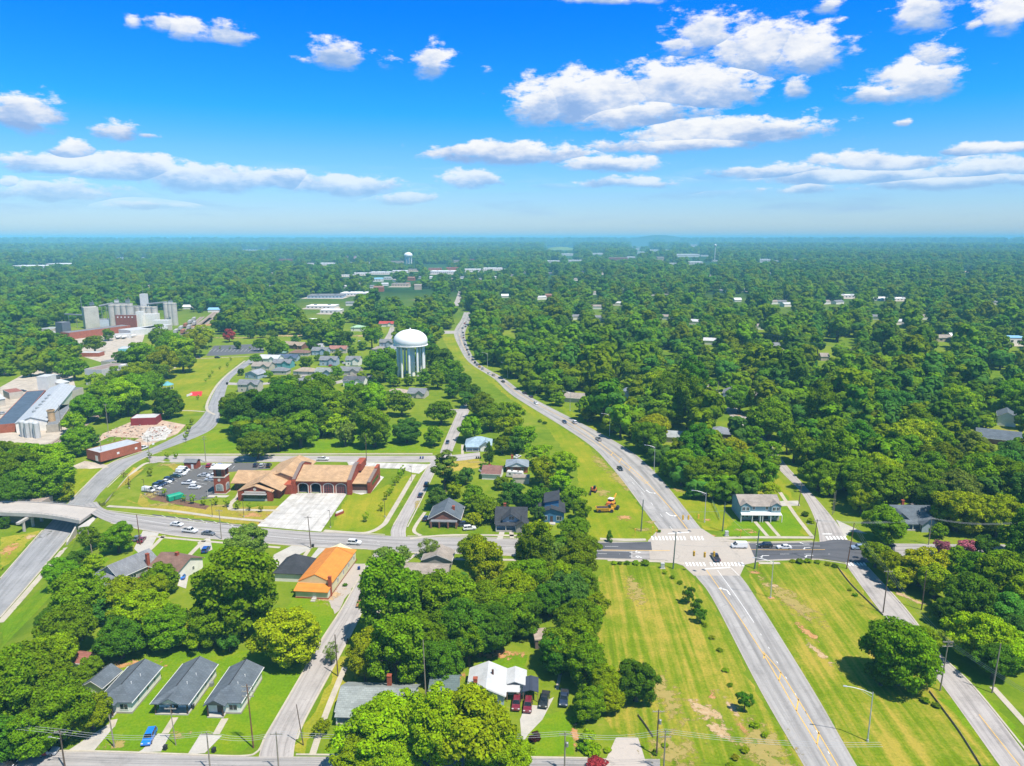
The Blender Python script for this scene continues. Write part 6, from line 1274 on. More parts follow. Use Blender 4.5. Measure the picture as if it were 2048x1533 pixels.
    # tall blue house with split roof
    p = gp(1103, 1046); t = thing('house', 'narrow deep blue house with two offset mono pitch roofs', 'house', (p.x, p.y, 0), R(-3)); FOOT.append((p.x, p.y + 6, 7))
    MB().prism_y([(-4.4, 0), (-.6, 0), (-.6, 5.2), (-4.4, 4.2)], 0, 13).build('wall', sdb, t); MB().prism_y([(-.6, 0), (4.6, 0), (4.6, 4.0), (-.6, 5.6)], 0.0, 13).build('wall', sdb, t); MB().prism_y([(-2.6, 4.4), (2.6, 4.4), (2.6, 7.6), (-2.6, 6.6)], 3.2, 12.8).build('upper_wall', sdb, t)
    MB().prism_y([(-5, 4.1), (-.4, 5.35), (-.4, 5.55), (-5, 4.3)], -.6, 13.4).build('roof', black, t); MB().prism_y([(-.4, 5.7), (5.1, 3.95), (5.1, 4.15), (-.4, 5.9)], -.6, 13.4).build('roof', black, t); MB().prism_y([(-3.0, 6.55), (3.0, 7.75), (3.0, 7.95), (-3.0, 6.75)], 2.8, 13.2).build('roof', black, t)
    window(t, 'front', -2.6, 1, 2.2, 1.7, 0, 0, 13, tw, MATS['window_glass']); window(t, 'front', 2.8, 1, 2.0, 1.7, 0, 0, 13, tw, MATS['window_glass']); door(t, 'front', 0, 1.0, 2.2, 0, 0, 13, MATS['door_dark'], .4); MB().box(-.8, 1.4, -2.2, -.05, 0, .35).build('step', MATS['concrete_pale'], t); land((p.x, p.y + 6), 'the deep blue house')
    house('low house with plain brown hip roof behind a hedge row', 982, 960, 8, 9, R(-8), 2.8, 2.2, 'brown roofed house', sw, M_roof('shingle_redbrown', (0.23, 0.12, 0.10)), 'gable_x')
    t = house('red brick house with pale blue grey roof and white front gable', 1034, 946, 9.6, 9.5, R(-2), 2.9, 2.2, 'brick house with the white gable', br, M_roof('shingle_bluegrey', (0.25, 0.29, 0.33)), 'hip', wins=[('front', -2.4, 1, 1.0, 1.2), ('front', 2.4, 1, 1.0, 1.2)], chim=(-2.5, 8.5, 5.4))
    MB().prism_y([(-4.2, 3.0), (4.2, 3.0), (0, 4.7)], -.5, -.3).build('front_gable', tw, t); m = MB(); m.prism_y([(-4.6, 2.85), (0, 4.8), (4.6, 2.85), (4.6, 3.03), (0, 5.0), (-4.6, 3.03)], -.8, 4.5); m.build('roof', MATS['shingle_bluegrey'], t)
    house('flat grey roofed garage in front of the camper', 1042, 968, 7, 4, R(-2), 2.5, .3, 'flat roofed garage', sbe, taupe, 'flat', cat='garage', name='garage')
    t = house('white house with light blue metal roof beside the north street', 957, 902, 12.5, 10, R(0), 3.0, 3.0, 'blue roofed white house', sw, bluer, 'hip', porch=(-6, 0.4, 2, 2.9, .5), wins=[('front', 4, 1, 1.2, 1.4)])
    m = MB(); roof_gable(m, 5.5, -1.5, 5, 3.0, 2.0, .4); m.build('roof', bluer, t, (3.6, 0, 0)); MB().prism_y([(0.95, 0), (6.25, 0), (6.25, 3), (3.6, 4.9), (.95, 3)], -1.2, -.02).build('wall', sw, t)
    # blue two storey duplex
    p = gp(1519, 1041); t = thing('duplex', 'two storey blue duplex with beige roof and twin front paths', 'duplex', (p.x, p.y, 0), R(-1)); w, d, h, rs = 14.4, 11, 5.7, 2.3; FOOT.append((p.x, p.y + 6, 9))
    MB().prism_x([(0, 0), (d, 0), (d, h), (d / 2, h + rs), (0, h)], -w / 2, w / 2).build('wall', M_siding('siding_steel', (0.20, 0.32, 0.36)), t); m = MB(); roof_gable(m, w, 0, d, h, rs, .5, 'x'); m.build('roof', taupe, t)
    MB().box(-w / 2 - .04, w / 2 + .04, -.05, d + .05, 0, .9).build('plinth', M('stone_veneer', (.4, .33, .27), .9, .2, 1.5), t)
    m = MB(); m.prism_x([(-2.2, 2.75), (-.02, 3.3), (-.02, 3.45), (-2.2, 2.95)], -w / 2 - .2, w / 2 + .2); m.build('porch_roof', tw, t)
    for sx in (-1, 1):
        x = sx * 5.6; MB().prism_y([(x - 1.7, 3.4), (x + 1.7, 3.4), (x + 1.7, 6.0), (x, 7.1), (x - 1.7, 6.0)], -.7, 2).build('bay_gable', MATS['siding_steel'], t); m = MB(); roof_gable(m, 3.5, -.7, 3, 6.0, 1.1, .3); m.build('roof', taupe, t, (x, 0, 0))
        for u in (-.75, .75): window(t, 'front', x + u, 4.0, 1.2, 1.5, 0, -.7, d, tw, MATS['window_glass'])
        for u in (-.8, .8): window(t, 'front', x + u, 1.0, 1.2, 1.4, 0, 0, d, tw, MATS['window_glass'])
        window(t, 'front', sx * 2.4, 4.1, 1.0, 1.3, 0, 0, d, tw, MATS['window_glass']); door(t, 'front', sx * 1.1, 1.0, 2.2, 0, 0, d, MATS['door_dark'], .3); MB().box(sx * 2.2 - .9, sx * 2.2 + .9, -.1, -.02, .4, 2.4).build('porch_shade_panel', M('shade_panel', (0.06, 0.05, .05), .8), t)  # flat dark panel on the wall; its colour stands in for porch shade
        for xx in (sx * .45, sx * 3.4, sx * 7.5): MB().box(xx - .12, xx + .12, -2.05, -1.81, 0, 2.8).build('porch_post', tw, t)
    land((p.x, p.y + 6), 'the blue duplex')
    t = house('dark slate house with three gables under the power lines', 1832, 1058, 14, 12, R(-2), 3.2, 3.4, 'dark gabled house', slb, grey, 'gable_x', porch=(-5, 6, 2, 3.0, .4), chim=(-1, 9, 7.4))
    for x, yy in ((-5.5, 2), (3.2, -2)):
        m = MB(); roof_gable(m, 6, yy - 1.5, yy + 6, 3.2, 2.6, .5); m.build('roof', grey, t, (x, 0, 0)); MB().prism_y([(x - 2.9, 0), (x + 2.9, 0), (x + 2.9, 3.2), (x, 5.6), (x - 2.9, 3.2)], yy - 1.2, yy - 1.0).build('front_gable', slb, t)
    house('brown roofed house wing behind the dark gabled house', 1858, 1042, 9, 9, R(20), 3, 2.6, 'brown wing', sg, M_roof('shingle_umber', (.13, .11, .105)), 'gable_x')
    house('two storey white house with dark roof at the wood edge', 2012, 853, 8.5, 13, R(-32), 5.6, 2.4, 'white two storey house', sw, grey, 'gable_y', wins=[('left', -2, 1, 1, 1.3), ('left', 3, 1, 1, 1.3), ('left', -2, 3.8, 1, 1.3), ('left', 3, 3.8, 1, 1.3)])
    house('long house with wide charcoal roof near the white two storey house', 1997, 890, 19, 13, R(-28), 3.0, 3.2, 'charcoal roofed long house', br2, grey, 'gable_x')
    house('brown house with grey hip roof behind the highway trees', 1440, 884, 11, 11, R(-12), 4.2, 2.6, 'grey hip roofed brown house', br2, M_roof('shingle_mist', (.22, .23, .26)), 'hip', wins=[('front', 2, 1, 1, 1.3), ('front', -2, 1, 1, 1.3)])
    house('pale grey roofed house hidden in the highway trees', 1338, 885, 12, 9, R(-15), 3, 2, 'pale roofed house', sbe, pale, 'gable_x'); house('beige house with tan roof beside the bypass lamp', 1152, 806, 16, 11, R(-18), 3, 2.2, 'tan roofed beige house', sbe, taupe, 'gable_x')
    house('little white cottage under the dense dark trees', 1584, 868, 10, 7, R(-25), 3, 1.8, 'white forest cottage', M_siding('siding_ice', (.6, .68, .70)), lgrey, 'gable_x'); house('small white house end gable above the clearing', 1520, 812, 8, 12, R(-30), 3.2, 2.4, 'slate gable house', sw, grey, 'gable_y')
    house('grey roofed house beside the parked boats in the clearing', 1460, 796, 9, 12, R(-20), 3, 2.2, 'house by the white boat', slb, lgrey, 'gable_y'); house('low brown house with white trim behind the clearing', 1520, 800, 16, 9, R(-5), 3, 1.5, 'low brown house', br2, taupe, 'gable_x'); house('blue grey roofed house glimpsed beside the highway wood', 1247, 797, 9, 10, R(-20), 3, 2.2, 'half hidden blue roof', slb, M_roof('shingle_steel', (.18, .21, .26)), 'gable_y')
    # neighbourhood below the water tower
    NB = [(496, 785, 16, 10, -4, 5.6, lgrey, sbe, 'x', 'two storey beige house with grey roof nearest the avenue'), (503, 758, 13, 12, -20, 3.6, M_roof('shingle_cloud', (.3, .31, .33)), slb, 'y', 'blue gabled house at the avenue bend'), (521, 741, 17, 11, -8, 3.4, taupe, sbe, 'x', 'long beige house with brown grey roof by the avenue'), (536, 727, 20, 12, -10, 4, wroof, sw, 'x', 'white roofed house beyond the avenue bend'),
          (553, 713, 17, 12, 0, 3, M_roof('shingle_green', (.16, .26, .22)), sbe, 'h', 'green hip roofed house near the car park'), (563, 737, 17, 10, -6, 4.4, lgrey, M_siding('siding_turquoise', (.12, .34, .36)), 'x', 'turquoise walled house with grey roof'), (557, 750, 14, 10, -6, 3, lgrey, sbe, 'h', 'grey hip roofed house behind the little round trees'), (575, 723, 18, 10, -4, 3, M_roof('shingle_navy', (.08, .11, .17)), slb, 'x', 'navy roofed low house'),
          (597, 713, 20, 11, -4, 3, brown, sbe, 'h', 'brown hip roofed house in the second row'), (583, 698, 26, 14, -20, 3.5, M_roof('shingle_tan', (.34, .26, .19)), br2, 'x', 'large tan roofed building at the back of the neighbourhood'), (606, 751, 18, 12, -10, 3, M_roof('shingle_sand', (.36, .29, .22)), sbe, 'h', 'sand coloured hip roof in the middle of the neighbourhood'), (639, 711, 16, 10, -4, 4.4, lgrey, slb, 'x', 'grey roofed pale blue house beside the round trees'),
          (675, 707, 18, 10, -4, 4, M_roof('shingle_brick', (.34, .16, .13)), sbe, 'x', 'brick red roofed house'), (656, 732, 16, 10, -4, 5, lgrey, slb, 'x', 'two storey pale blue house with grey roof'), (705, 732, 13, 10, -4, 5, lgrey, sw, 'x', 'white two storey house with grey roof'), (647, 753, 16, 11, -10, 3.4, M_roof('shingle_sage', (.25, .27, .25)), slb, 'x', 'sage grey roofed house with front gable'),
          (698, 751, 18, 11, -8, 3.6, lgrey, sbe, 'x', 'grey roofed beige house before the tower trees'), (707, 774, 17, 10, -6, 4.4, M_roof('shingle_graphite', (.10, .105, .115)), sw, 'x', 'graphite roofed white house above the wood'), (592, 776, 8, 11, -30, 3.8, lgrey, M_siding('siding_cobalt', (.1, .28, .52)), 'y', 'cobalt blue gable end among the oaks'), (546, 795, 9, 11, -30, 3.2, grey, sw, 'y', 'small dark roofed house beside the big oaks'), (591, 790, 12, 9, -4, 2.8, M_roof('shingle_chestnut', (.2, .1, .075)), br2, 'x', 'chestnut roofed low house in the trees'),
          (772, 694, 15, 10, -6, 4.4, lgrey, slb, 'x', 'grey roofed house closest to the tank'), (775, 706, 14, 11, -20, 3.4, M_roof('shingle_dove', (.27, .28, .3)), slb, 'y', 'dove grey gabled house left of the tank'), (755, 706, 12, 9, -6, 3.2, taupe, sbe, 'h', 'beige hip roofed house at the lane corner'), (714, 663, 16, 13, -4, 4.2, M_roof('metal_green', (.34, .52, .33)), sw, 'h', 'white house with pale green pyramid roof'), (772, 654, 22, 11, -3, 3.6, M_roof('metal_red', (.42, .07, .06)), sw, 'x', 'white walled building with red roof'),
          (790, 797, 15, 12, -10, 3.2, M_roof('shingle_fawn', (.40, .32, .25)), M_siding('siding_tan', (.5, .4, .3)), 'h', 'fawn roofed house below the water tower'), (832, 797, 13, 12, -10, 3.4, lgrey, sbe, 'x', 'grey roofed house under the water tower'), (680, 688, 14, 9, -4, 3, lgrey, sw, 'x', 'pale house partly hidden by dark oaks'), (633, 700, 12, 9, -4, 3, M_roof('shingle_ash', (.36, .36, .36)), sw, 'x', 'ash roofed house in the back row')]
    for px, py, w, d, rot, h, rm_, wm_, k, lab in NB:
        lab2 = lab if len(lab.split()) >= 4 else lab + ' in the neighbourhood'
        t = house(lab2, px, py, w * .88, d * .88, R(rot), h, 2.3, '', wm_, rm_, {'x': 'gable_x', 'y': 'gable_y', 'h': 'hip'}[k], wins=[('front', u, 1, 1.3, 1.4) for u in ((-w / 4, w / 4) if w > 9 else (0,))] + ([('front', u, 3.6, 1.2, 1.3) for u in (-w / 4, w / 4)] if h > 4 else []))
        if k == 'x' and w > 12:
            m = MB(); roof_gable(m, 5, -1.2, 4, h, 1.9, .4); m.build('roof', rm_, t, (w * .2, 0, 0)); MB().prism_y([(w * .2 - 2.4, h * .1), (w * .2 + 2.4, h * .1), (w * .2 + 2.4, h), (w * .2, h + 1.8), (w * .2 - 2.4, h)], -1, -.05).build('front_gable', wm_, t)
    # --- western works
    q = quad_block
    t, w = q('warehouse', 'low red brick warehouse with grey metal roof by the avenue bend', 'warehouse', (163, 925), (211, 926), 30, 4.2, br, mg, 'the low brick warehouse', .3); t.rotation_euler.z = R(-9)
    a, b, c = gp(165, 925), gp(212, 926), gp(292, 899)
    t.rotation_euler.z = math.atan2(c.y - b.y, c.x - b.x) - math.pi / 2; t.location = ((a.x + b.x) / 2, (a.y + b.y) / 2, 0)
    L = (c - b).length
    for ch in t.children: ch.scale.y = L / 30
    for k in range(5): FOOT.append((a.x + (c.x - b.x) * k / 4 + 6, a.y + (c.y - b.y) * k / 4, 9))
    for k in range(3): MB().box(w / 2, w / 2 + .05, 8 + k * 9, 9.2 + k * 9, 1.6, 2.6).build('window', tw, t)
    MB().box(1.5, 3.6, -.05, 0, 0, 2.6).build('door', tw, t); MB().box(-w / 2 - .5, -w / 2 + 2.6, 1, 7, 3.6, 3.8).build('side_canopy', M('canopy_mint', (.45, .6, .55), .7), t)
    q('workshop', 'maroon walled workshop with white roof edge beside the rubble yard', 'workshop', (262, 852), (313, 850), 10, 4.0, M('wall_maroon', (.24, .03, .035), .7), wroof, 'the maroon workshop', .2)
    t, w = q('factory_hall', 'long works hall with grey sheet roof running back from white tanks', 'factory hall', (38, 862), (92, 866), 64, 5.5, sw, mg, 'the grey works hall', roof='y', rise=2.6, back=(150, 792))
    for k in range(6):
        m = MB(); m.lathe([(1.0, 7.6), (1.0, 8.5), (.3, 8.8)], 10, cx=-.8, cy=14 + k * 9); m.build('roof_vent', MATS['metal_grey'], t)
    q('factory_hall', 'long works hall with navy roof beside the grey roofed hall', 'factory hall', (-8, 866), (35, 866), 60, 4.5, br, M_roof('membrane_navy', (.08, .11, .15)), 'the navy roofed hall', .3, back=(92, 796))
    t, w = q('boiler_house', 'low concrete boiler house with round brick chimney stub', 'boiler house', (94, 866), (118, 864), 30, 4.0, M('concrete_stained', (.38, .34, .28), .9, .2, .5), lgrey, None, .3, back=(146, 822)); MB().lathe([(1.9, 0), (1.7, 9.5), (2.0, 9.6), (2.0, 10.4), (1.6, 10.4)], 20, cx=-1.5, cy=10).build('chimney', M_brick('brick_buff', (.45, .30, .16)), t)
    for k, (px, py) in enumerate([(48, 873), (57, 875), (66, 874), (75, 876)]):
        p = gp(px, py); t = thing('storage_tank', 'upright white storage tank before the works halls', 'tank', (p.x, p.y, 0), 0, 'white storage tanks at the works'); MB().lathe([(1.6, 0), (1.6, 8), (1.2, 8.6), (.05, 8.9)], 18).build('shell', wroof, t); MB().box(-.15, .15, -1.75, -1.6, 0, 8).build('ladder', MATS['metal_grey'], t)
    q('storage_shed', 'broad white roofed open shed at the frame edge', 'shed', (-30, 818), (12, 812), 36, 4.5, sbe, wroof, 'the white roofed open shed', roof='x', rise=1.6); q('process_tower', 'plain white block tower between the yard and the works hall', 'tower', (77, 786), (99, 786), 9, 11, M('panel_white', (.62, .60, .56), .7, .08, .3), wroof, 'the white block tower', .2)
    t, w = q('mill_block', 'tall pale concrete mill block with brown flat roof above the oaks', 'mill', (173, 770), (206, 772), 26, 11, M('concrete_pale_wall', (.50, .48, .45), .85, .1, .2), M('gravel_roof', (.26, .20, .17), .95, .2, .3), 'the pale mill block', .5); t.rotation_euler.z = R(-12); MB().box(w / 2 + .05, w / 2 + 3, 16, 22, 0, 12).build('stair_tower', MATS['panel_white'], t)
    q('shed_white', 'white lean roofed shed behind the grey works hall', 'shed', (122, 782), (140, 778), 16, 5, sw, wroof, None, roof='x', rise=1.2)
    t, w = q('depot', 'turquoise walled depot with white flat roof in the trees', 'depot', (238, 716), (283, 714), 16, 7.5, M_siding('siding_aqua', (.16, .42, .44), .5), wroof, 'the turquoise depot', .3)
    for k in range(4): MB().box(-w / 2 + 2 + k * 4.5, -w / 2 + 3 + k * 4.5, -.06, 0, 4.2, 5.2).build('window', MATS['window_glass'], t)
    q('office', 'small grey roofed office with pale walls beside the turquoise depot', 'office', (222, 732), (246, 727), 10, 3.2, sbe, lgrey, None); q('trailer_shed', 'long white roofed shed with brown end near the yard', 'shed', (158, 714), (198, 714), 9, 3.4, br, wroof, None)
    # grain mill
    cs = M('concrete_silo', (.46, .43, .37), .9, .14, .12); 
    def silo(px, py, r, h, lab, n=18, grp=None):
        p = gp(px, py); t = thing('silo', lab, 'silo', (p.x, p.y, 0), 0, grp); MB().lathe([(r, 0), (r, h), (r * .96, h + .01), (r * .96, h + .8), (.05, h + .9)], n).build('shell', cs, t, smooth=False); FOOT.append((p.x, p.y, r))
        MB().lathe([(r + .05, h - 1.0), (r + .05, h - .5)], n).build('band', MATS['metal_grey'], t)
    for k, x in enumerate((228, 240, 252, 263)): silo(x, 655, 4.0, 25.5, 'front row concrete silo joined under one gallery', grp='front row of grain silos')
    for k, x in enumerate((268, 279, 290, 301, 312)): silo(x, 652, 3.6, 22, 'rear concrete silo behind the white mill building', grp='rear row of grain silos')
    for k, x in enumerate((336, 344, 351)): silo(x, 651, 3.4, 26, 'stout concrete silo at the railway end', grp='silos at the railway end')
    q('silo_gallery', 'flat gallery deck across the front silos', 'gallery', (225, 654.0), (264, 654.0), 7, 27.4, cs, lgrey, None, h0=25)
    q('head_house', 'slim white elevator tower highest of the grain mill', 'tower', (285, 651), (296, 651), 7, 37, MATS['panel_white'], wroof, 'the slim elevator tower', .4)
    t, w = q('brick_mill', 'square red brick mill between the silos', 'mill', (233, 657), (273, 657), 14, 15, M_brick('brick_dark', (.24, .075, .05)), lgrey, 'the square brick mill', .4)
    for k in range(5): MB().box(-w / 2 + 2 + k * 4.2, -w / 2 + 3.6 + k * 4.2, -.06, 0, 12.2, 13.6).build('window', tw, t)
    q('white_mill', 'stepped white metal mill building before the rear silos', 'mill', (275, 655), (310, 655), 14, 15, sw, wroof, 'the white mill building', .3); q('white_annexe', 'lower white cube beside the railway silos', 'annexe', (306, 657), (336, 657), 10, 9, sw, wroof, None); q('packing_hall', 'wide low white packing hall with dock canopy', 'hall', (262, 673), (336, 664), 22, 6, MATS['panel_white'], wroof, 'the white packing hall')
    q('brick_range', 'long low red brick range along the mill yard', 'range', (140, 680), (262, 664), 14, 7, br, lgrey, 'the long brick range', .3); q('blue_store', 'pale blue grey store with dark roof edge', 'store', (184, 657), (224, 655), 14, 9, M_siding('siding_powder', (.45, .5, .56)), lgrey, None, .4)
    q('old_elevator', 'tall square concrete elevator with roof machinery', 'elevator', (172, 659), (201, 657), 14, 24, cs, cs, 'the square elevator', .8); p = gp(168, 655); t = thing('mast', 'thin lattice mast beside the square elevator', 'mast', (p.x, p.y, 0)); MB().tube((0, 0, 0), (0, 0, 36), .35, .25, 6).build('pole', MATS['metal_grey'], t)
    p = gp(290, 651); t = thing('mast', 'needle aerial on top of the elevator tower', 'aerial', (p.x, p.y + 3, 37)); MB().tube((0, 0, 0), (0, 0, 13), .22, .08, 5).build('pole', MATS['metal_grey'], t)
    q('bin_block', 'pale block of square bins between the front silos and the slim tower', 'bins', (263, 652.5), (284, 652.5), 9, 23, M('concrete_grey_bin', (.36, .36, .35), .9, .15, .2), lgrey, None, .6); q('mill_wing', 'white upright mill wing beside the square brick mill', 'mill', (274, 656.5), (284, 656.5), 8, 19, sw, wroof, None); q('loading_shed', 'long pale loading shed between the mill and the sidings', 'shed', (300, 668), (345, 660), 12, 6, sbe, wroof, None)
    q('truck_dock', 'low white dock canopy under the long brick range', 'canopy', (215, 679), (262, 677), 8, 4.5, MATS['panel_white'], wroof, None); q('pump_shed', 'small red roofed pump shed by the yard oaks', 'shed', (88, 692), (104, 691), 8, 4, br, MATS['shingle_brick'], None, roof='x', rise=1.5)
    for nm, a_, b_, z0, z1, lb in (('conveyor', (130, 655), (174, 658), 15, 15, 'grey conveyor gantry running west from the square elevator'), ('conveyor', (200, 655), (228, 654), 24.5, 27.5, 'covered conveyor from the square elevator to the front silos'), ('conveyor', (296, 651), (336, 651), 25, 27.5, 'covered conveyor from the slim tower to the railway silos')):
        A_, B_ = gp(*a_), gp(*b_); t = thing(nm, lb, 'conveyor', (A_.x, A_.y, 0)); d_ = B_ - A_; m = MB(); m.tube((0, 3, z0), (d_.x, d_.y + 3, z1), 1.1, n=6); m.build('gallery', MATS['metal_grey'], t)
        for k in (.15, .5, .85): MB().tube((d_.x * k, d_.y * k + 3, 0), (d_.x * k, d_.y * k + 3, z0 + (z1 - z0) * k - 1), .3, n=5).build('trestle', MATS['metal_grey'], t)
    for k, (x_, lb) in enumerate(((236, 'small white penthouse on the front silos'), (258, 'grey machinery house at the right end of the front silos'), (343, 'machinery frame on the railway silos'), (186, 'white penthouse on the square elevator'))):
        A_ = gp(x_, 654); t = thing('penthouse', lb, 'penthouse', (A_.x, A_.y + 3, (28.3, 28.3, 26.9, 24.9)[k])); MB().box(-2, 2, -1.5, 1.5, 0, 3.2).build('wall', MATS['panel_white'] if k % 2 == 0 else MATS['metal_grey'], t); MB().box(-2.3, 2.3, -1.8, 1.8, 3.2, 3.5).build('roof', lgrey, t); MB().tube((1, 0, 3.5), (1, 0, 6), .3, n=6).build('flue', MATS['metal_grey'], t)
    for a_, b_, dp, h_, rf, lb in (((-20, 752), (22, 748), 22, 5, wroof, 'white shed beyond the open shed at the frame edge'), ((20, 800), (48, 796), 14, 4.5, MATS['shingle_rust'], 'rust roofed lean shed in the works yard'), ((100, 765), (122, 762), 10, 4, wroof, 'flat white store beside the white block tower'), ((140, 800), (168, 790), 14, 5, lgrey, 'weathered grey shed beside the lower railway'), ((120, 836), (142, 822), 12, 4, M('roof_stained', (.30, .27, .24), .9, .25, .3), 'stained flat roof annexe along the works hall'), ((60, 735), (95, 733), 12, 4, sbe, 'long beige shed by the works road')): q('works_shed', lb, 'shed', a_, b_, dp, h_, sbe, rf, None)
    q('dark_shed', 'dark grey cube shed at the yard corner', 'shed', (126, 668), (143, 666), 12, 12, M_siding('siding_charcoal', (.12, .13, .16)), lgrey, None); q('yard_shed', 'long white yard shed at the mill approach', 'shed', (70, 682), (112, 672), 14, 5, sw, wroof, 'the white yard shed'); q('yard_store', 'beige flat store behind the dark cube shed', 'store', (100, 668), (128, 664), 16, 5, sbe, pale, None)
    # bridge over the sunken avenue
    bridge()
    # --- far buildings, each a block with a roof; pixel base line, width and height as seen
    FB = [(640, 618, 56, 5, 'w', 'long flat white school roof in the trees'), (660, 628, 40, 7, 'w', 'white roofed hall before the long school roof'), (650, 597, 70, 5, 'g', 'glassy grey roofed school block'), (710, 592, 60, 5, 'w', 'pale roofed block beside the school'), (757, 584, 20, 9, 'b', 'red brown block at the end of the school'), (800, 574, 34, 6, 't', 'tan low block by the ball court'), (836, 580, 14, 9, 't', 'small tan block with columns'), (822, 562, 14, 6, 'b', 'brown roofed store amid trees'), (756, 564, 20, 6, 'n', 'blue sided store below the strip'), (776, 560, 16, 5, 'w', 'small white store below the strip'), (815, 572, 10, 4, 'r', 'small red roof near the ball court'), (693, 554, 26, 3, 'w', 'white strip of shops farthest west'), (720, 551, 34, 4, 'w', 'white strip of shops west of the centre'), (760, 549, 40, 4, 'w', 'white strip of shops at the centre'), (800, 546, 30, 4, 'w', 'white shop east of the centre'), (826, 543, 22, 4, 't', 'tan shop below the far water tower'), (885, 549, 50, 6, 'w', 'broad white supermarket in the far town'), (905, 541, 24, 5, 'r', 'red roofed restaurant beside the broad supermarket'), (870, 541, 26, 4, 'b', 'brown roofed shop before the supermarket'), (945, 544, 34, 5, 'w', 'white store right of the supermarket'), (985, 541, 40, 4, 'w', 'white store toward the centre of the valley'), (912, 526, 16, 5, 't', 'tan store behind the supermarket'), (945, 522, 12, 3, 'r', 'tiny red roof behind the supermarket'), (793, 527, 26, 4, 't', 'tan block left of the far water tower'), (735, 528, 12, 3, 'w', 'white block right of the far flags'), (705, 528, 10, 3, 'w', 'white block between the far flags'), (655, 531, 40, 4, 'w', 'white block left of the far flags'), (622, 532, 16, 5, 'w', 'pale block at the west end of the flag road'),
          (572, 523, 34, 4, 'b', 'long brick mill roof in the western woods'), (512, 503, 56, 2.5, 'w', 'long white warehouse in the far western woods'), (60, 536, 80, 4, 'w', 'very long white works in the western haze'), (120, 531, 60, 3, 'w', 'second long white works in the western haze'), (242, 519, 18, 3, 'w', 'small white block in the western woods'), (288, 518, 10, 2.5, 'w', 'tiny white block in the western woods'), (56, 510, 12, 2.5, 'w', 'tiny white shed near the western horizon'),
          (1108, 527, 28, 5, 'w', 'white warehouse with a tall left end'), (1150, 525, 30, 4, 'w', 'white warehouse behind the landfill road'), (1135, 513, 26, 5, 'w', 'white hangar at the foot of the green mound'), (1195, 511, 26, 4, 'w', 'white hangar right of the green mound'), (1235, 522, 40, 6, 'b', 'brownish plant with white roofs'), (1262, 518, 20, 4, 'w', 'white plant beside the brownish plant'), (1282, 509, 18, 5, 'w', 'tall white plant on the ridge road'), (1275, 502, 8, 5, 'w', 'small white cube above the ridge road'), (1308, 505, 20, 5, 'w', 'pale plant with stepped roof'), (1335, 504, 8, 4, 'w', 'tiny white block right of the stepped plant'), (1320, 522, 18, 8, 't', 'tan cube plant among trees'), (1375, 515, 50, 6, 'w', 'very large white warehouse on the right ridge'), (1410, 514, 16, 3, 'w', 'white annexe of the very large warehouse'), (1390, 530, 32, 6, 'w', 'white office block with window bands'), (1345, 530, 20, 3, 'w', 'flat white store before the office block'), (1430, 524, 12, 3, 'w', 'low white store below the small dome'), (1528, 526, 26, 7, 'w', 'white barn like store far right'), (1552, 524, 10, 2.5, 'w', 'small annexe right of the barn like store'), (1388, 494, 16, 5, 't', 'quarry building with tower on the horizon'), (1280, 495, 44, 2, 'o', 'bare earth works near the horizon'), (1300, 483, 5, 3, 'w', 'tiny tower at the horizon under the hill'), (1340, 484, 16, 2, 'w', 'thin white shed at the horizon'),
          (1098, 596, 14, 5, 'b', 'brown roofed house at the meadow end'), (1010, 596, 14, 4, 'w', 'white house in the trees above the junction'), (975, 596, 12, 4, 'w', 'pale house above the junction'), (1208, 666, 16, 7, 'b', 'brown house behind the power line'), (1283, 668, 14, 4, 'b', 'russet roofed house behind the power line'), (1452, 664, 18, 6, 'w', 'white roofed house behind the wire'), (1462, 590, 16, 7, 'n', 'blue house beside the far clearing'), (1476, 604, 14, 4, 'w', 'white vans yard house in the far clearing'), (1320, 595, 18, 4, 't', 'tan block in the central woods'), (1700, 597, 36, 6, 'w', 'large white warehouse in the right woods'), (1760, 602, 26, 3, 'w', 'low white block right of the large warehouse'), (1805, 602, 40, 2.5, 'w', 'long low white block in the right woods'), (1885, 684, 42, 8, 't', 'tan roofed store deep in the right woods'), (1915, 679, 26, 7, 'w', 'white roofed store deep in the right woods'), (2030, 690, 50, 14, 'n', 'bright blue and white plant at the frame edge'), (1650, 722, 16, 4, 't', 'tan roof below the wires in the right woods'), (1803, 818, 9, 7, 't', 'small beige roof in a gap of the wood'), (1690, 786, 7, 4, 'w', 'tiny white roof in the dense wood'), (1935, 545, 30, 1, 'o', 'bare tan field block'),
          (620, 648, 24, 6, 'w', 'white house row left of the green roofed house'), (465, 641, 10, 5, 'w', 'white cottage in the western trees'), (428, 625, 24, 5, 'n', 'blue roofed house beyond the railway'), (374, 619, 18, 5, 'w', 'white cottage beyond the mill'), (212, 614, 8, 6, 'w', 'white cottage left of the silos')]
    cm = {'w': (M('roof_bright', (.78, .78, .76), .6, .05, .1), MATS['panel_white']), 'g': (lgrey, slb), 't': (taupe, M('wall_tan', (.48, .40, .30), .8)), 'b': (M_roof('far_brown', (.28, .15, .11)), br), 'r': (M_roof('far_red', (.4, .09, .07)), br), 'n': (M('roof_azure', (.22, .42, .58), .7), sw), 'o': (M('bare_earth', (.45, .34, .22), .95), M('bare_earth_bank', (.45, .34, .22), .95))}
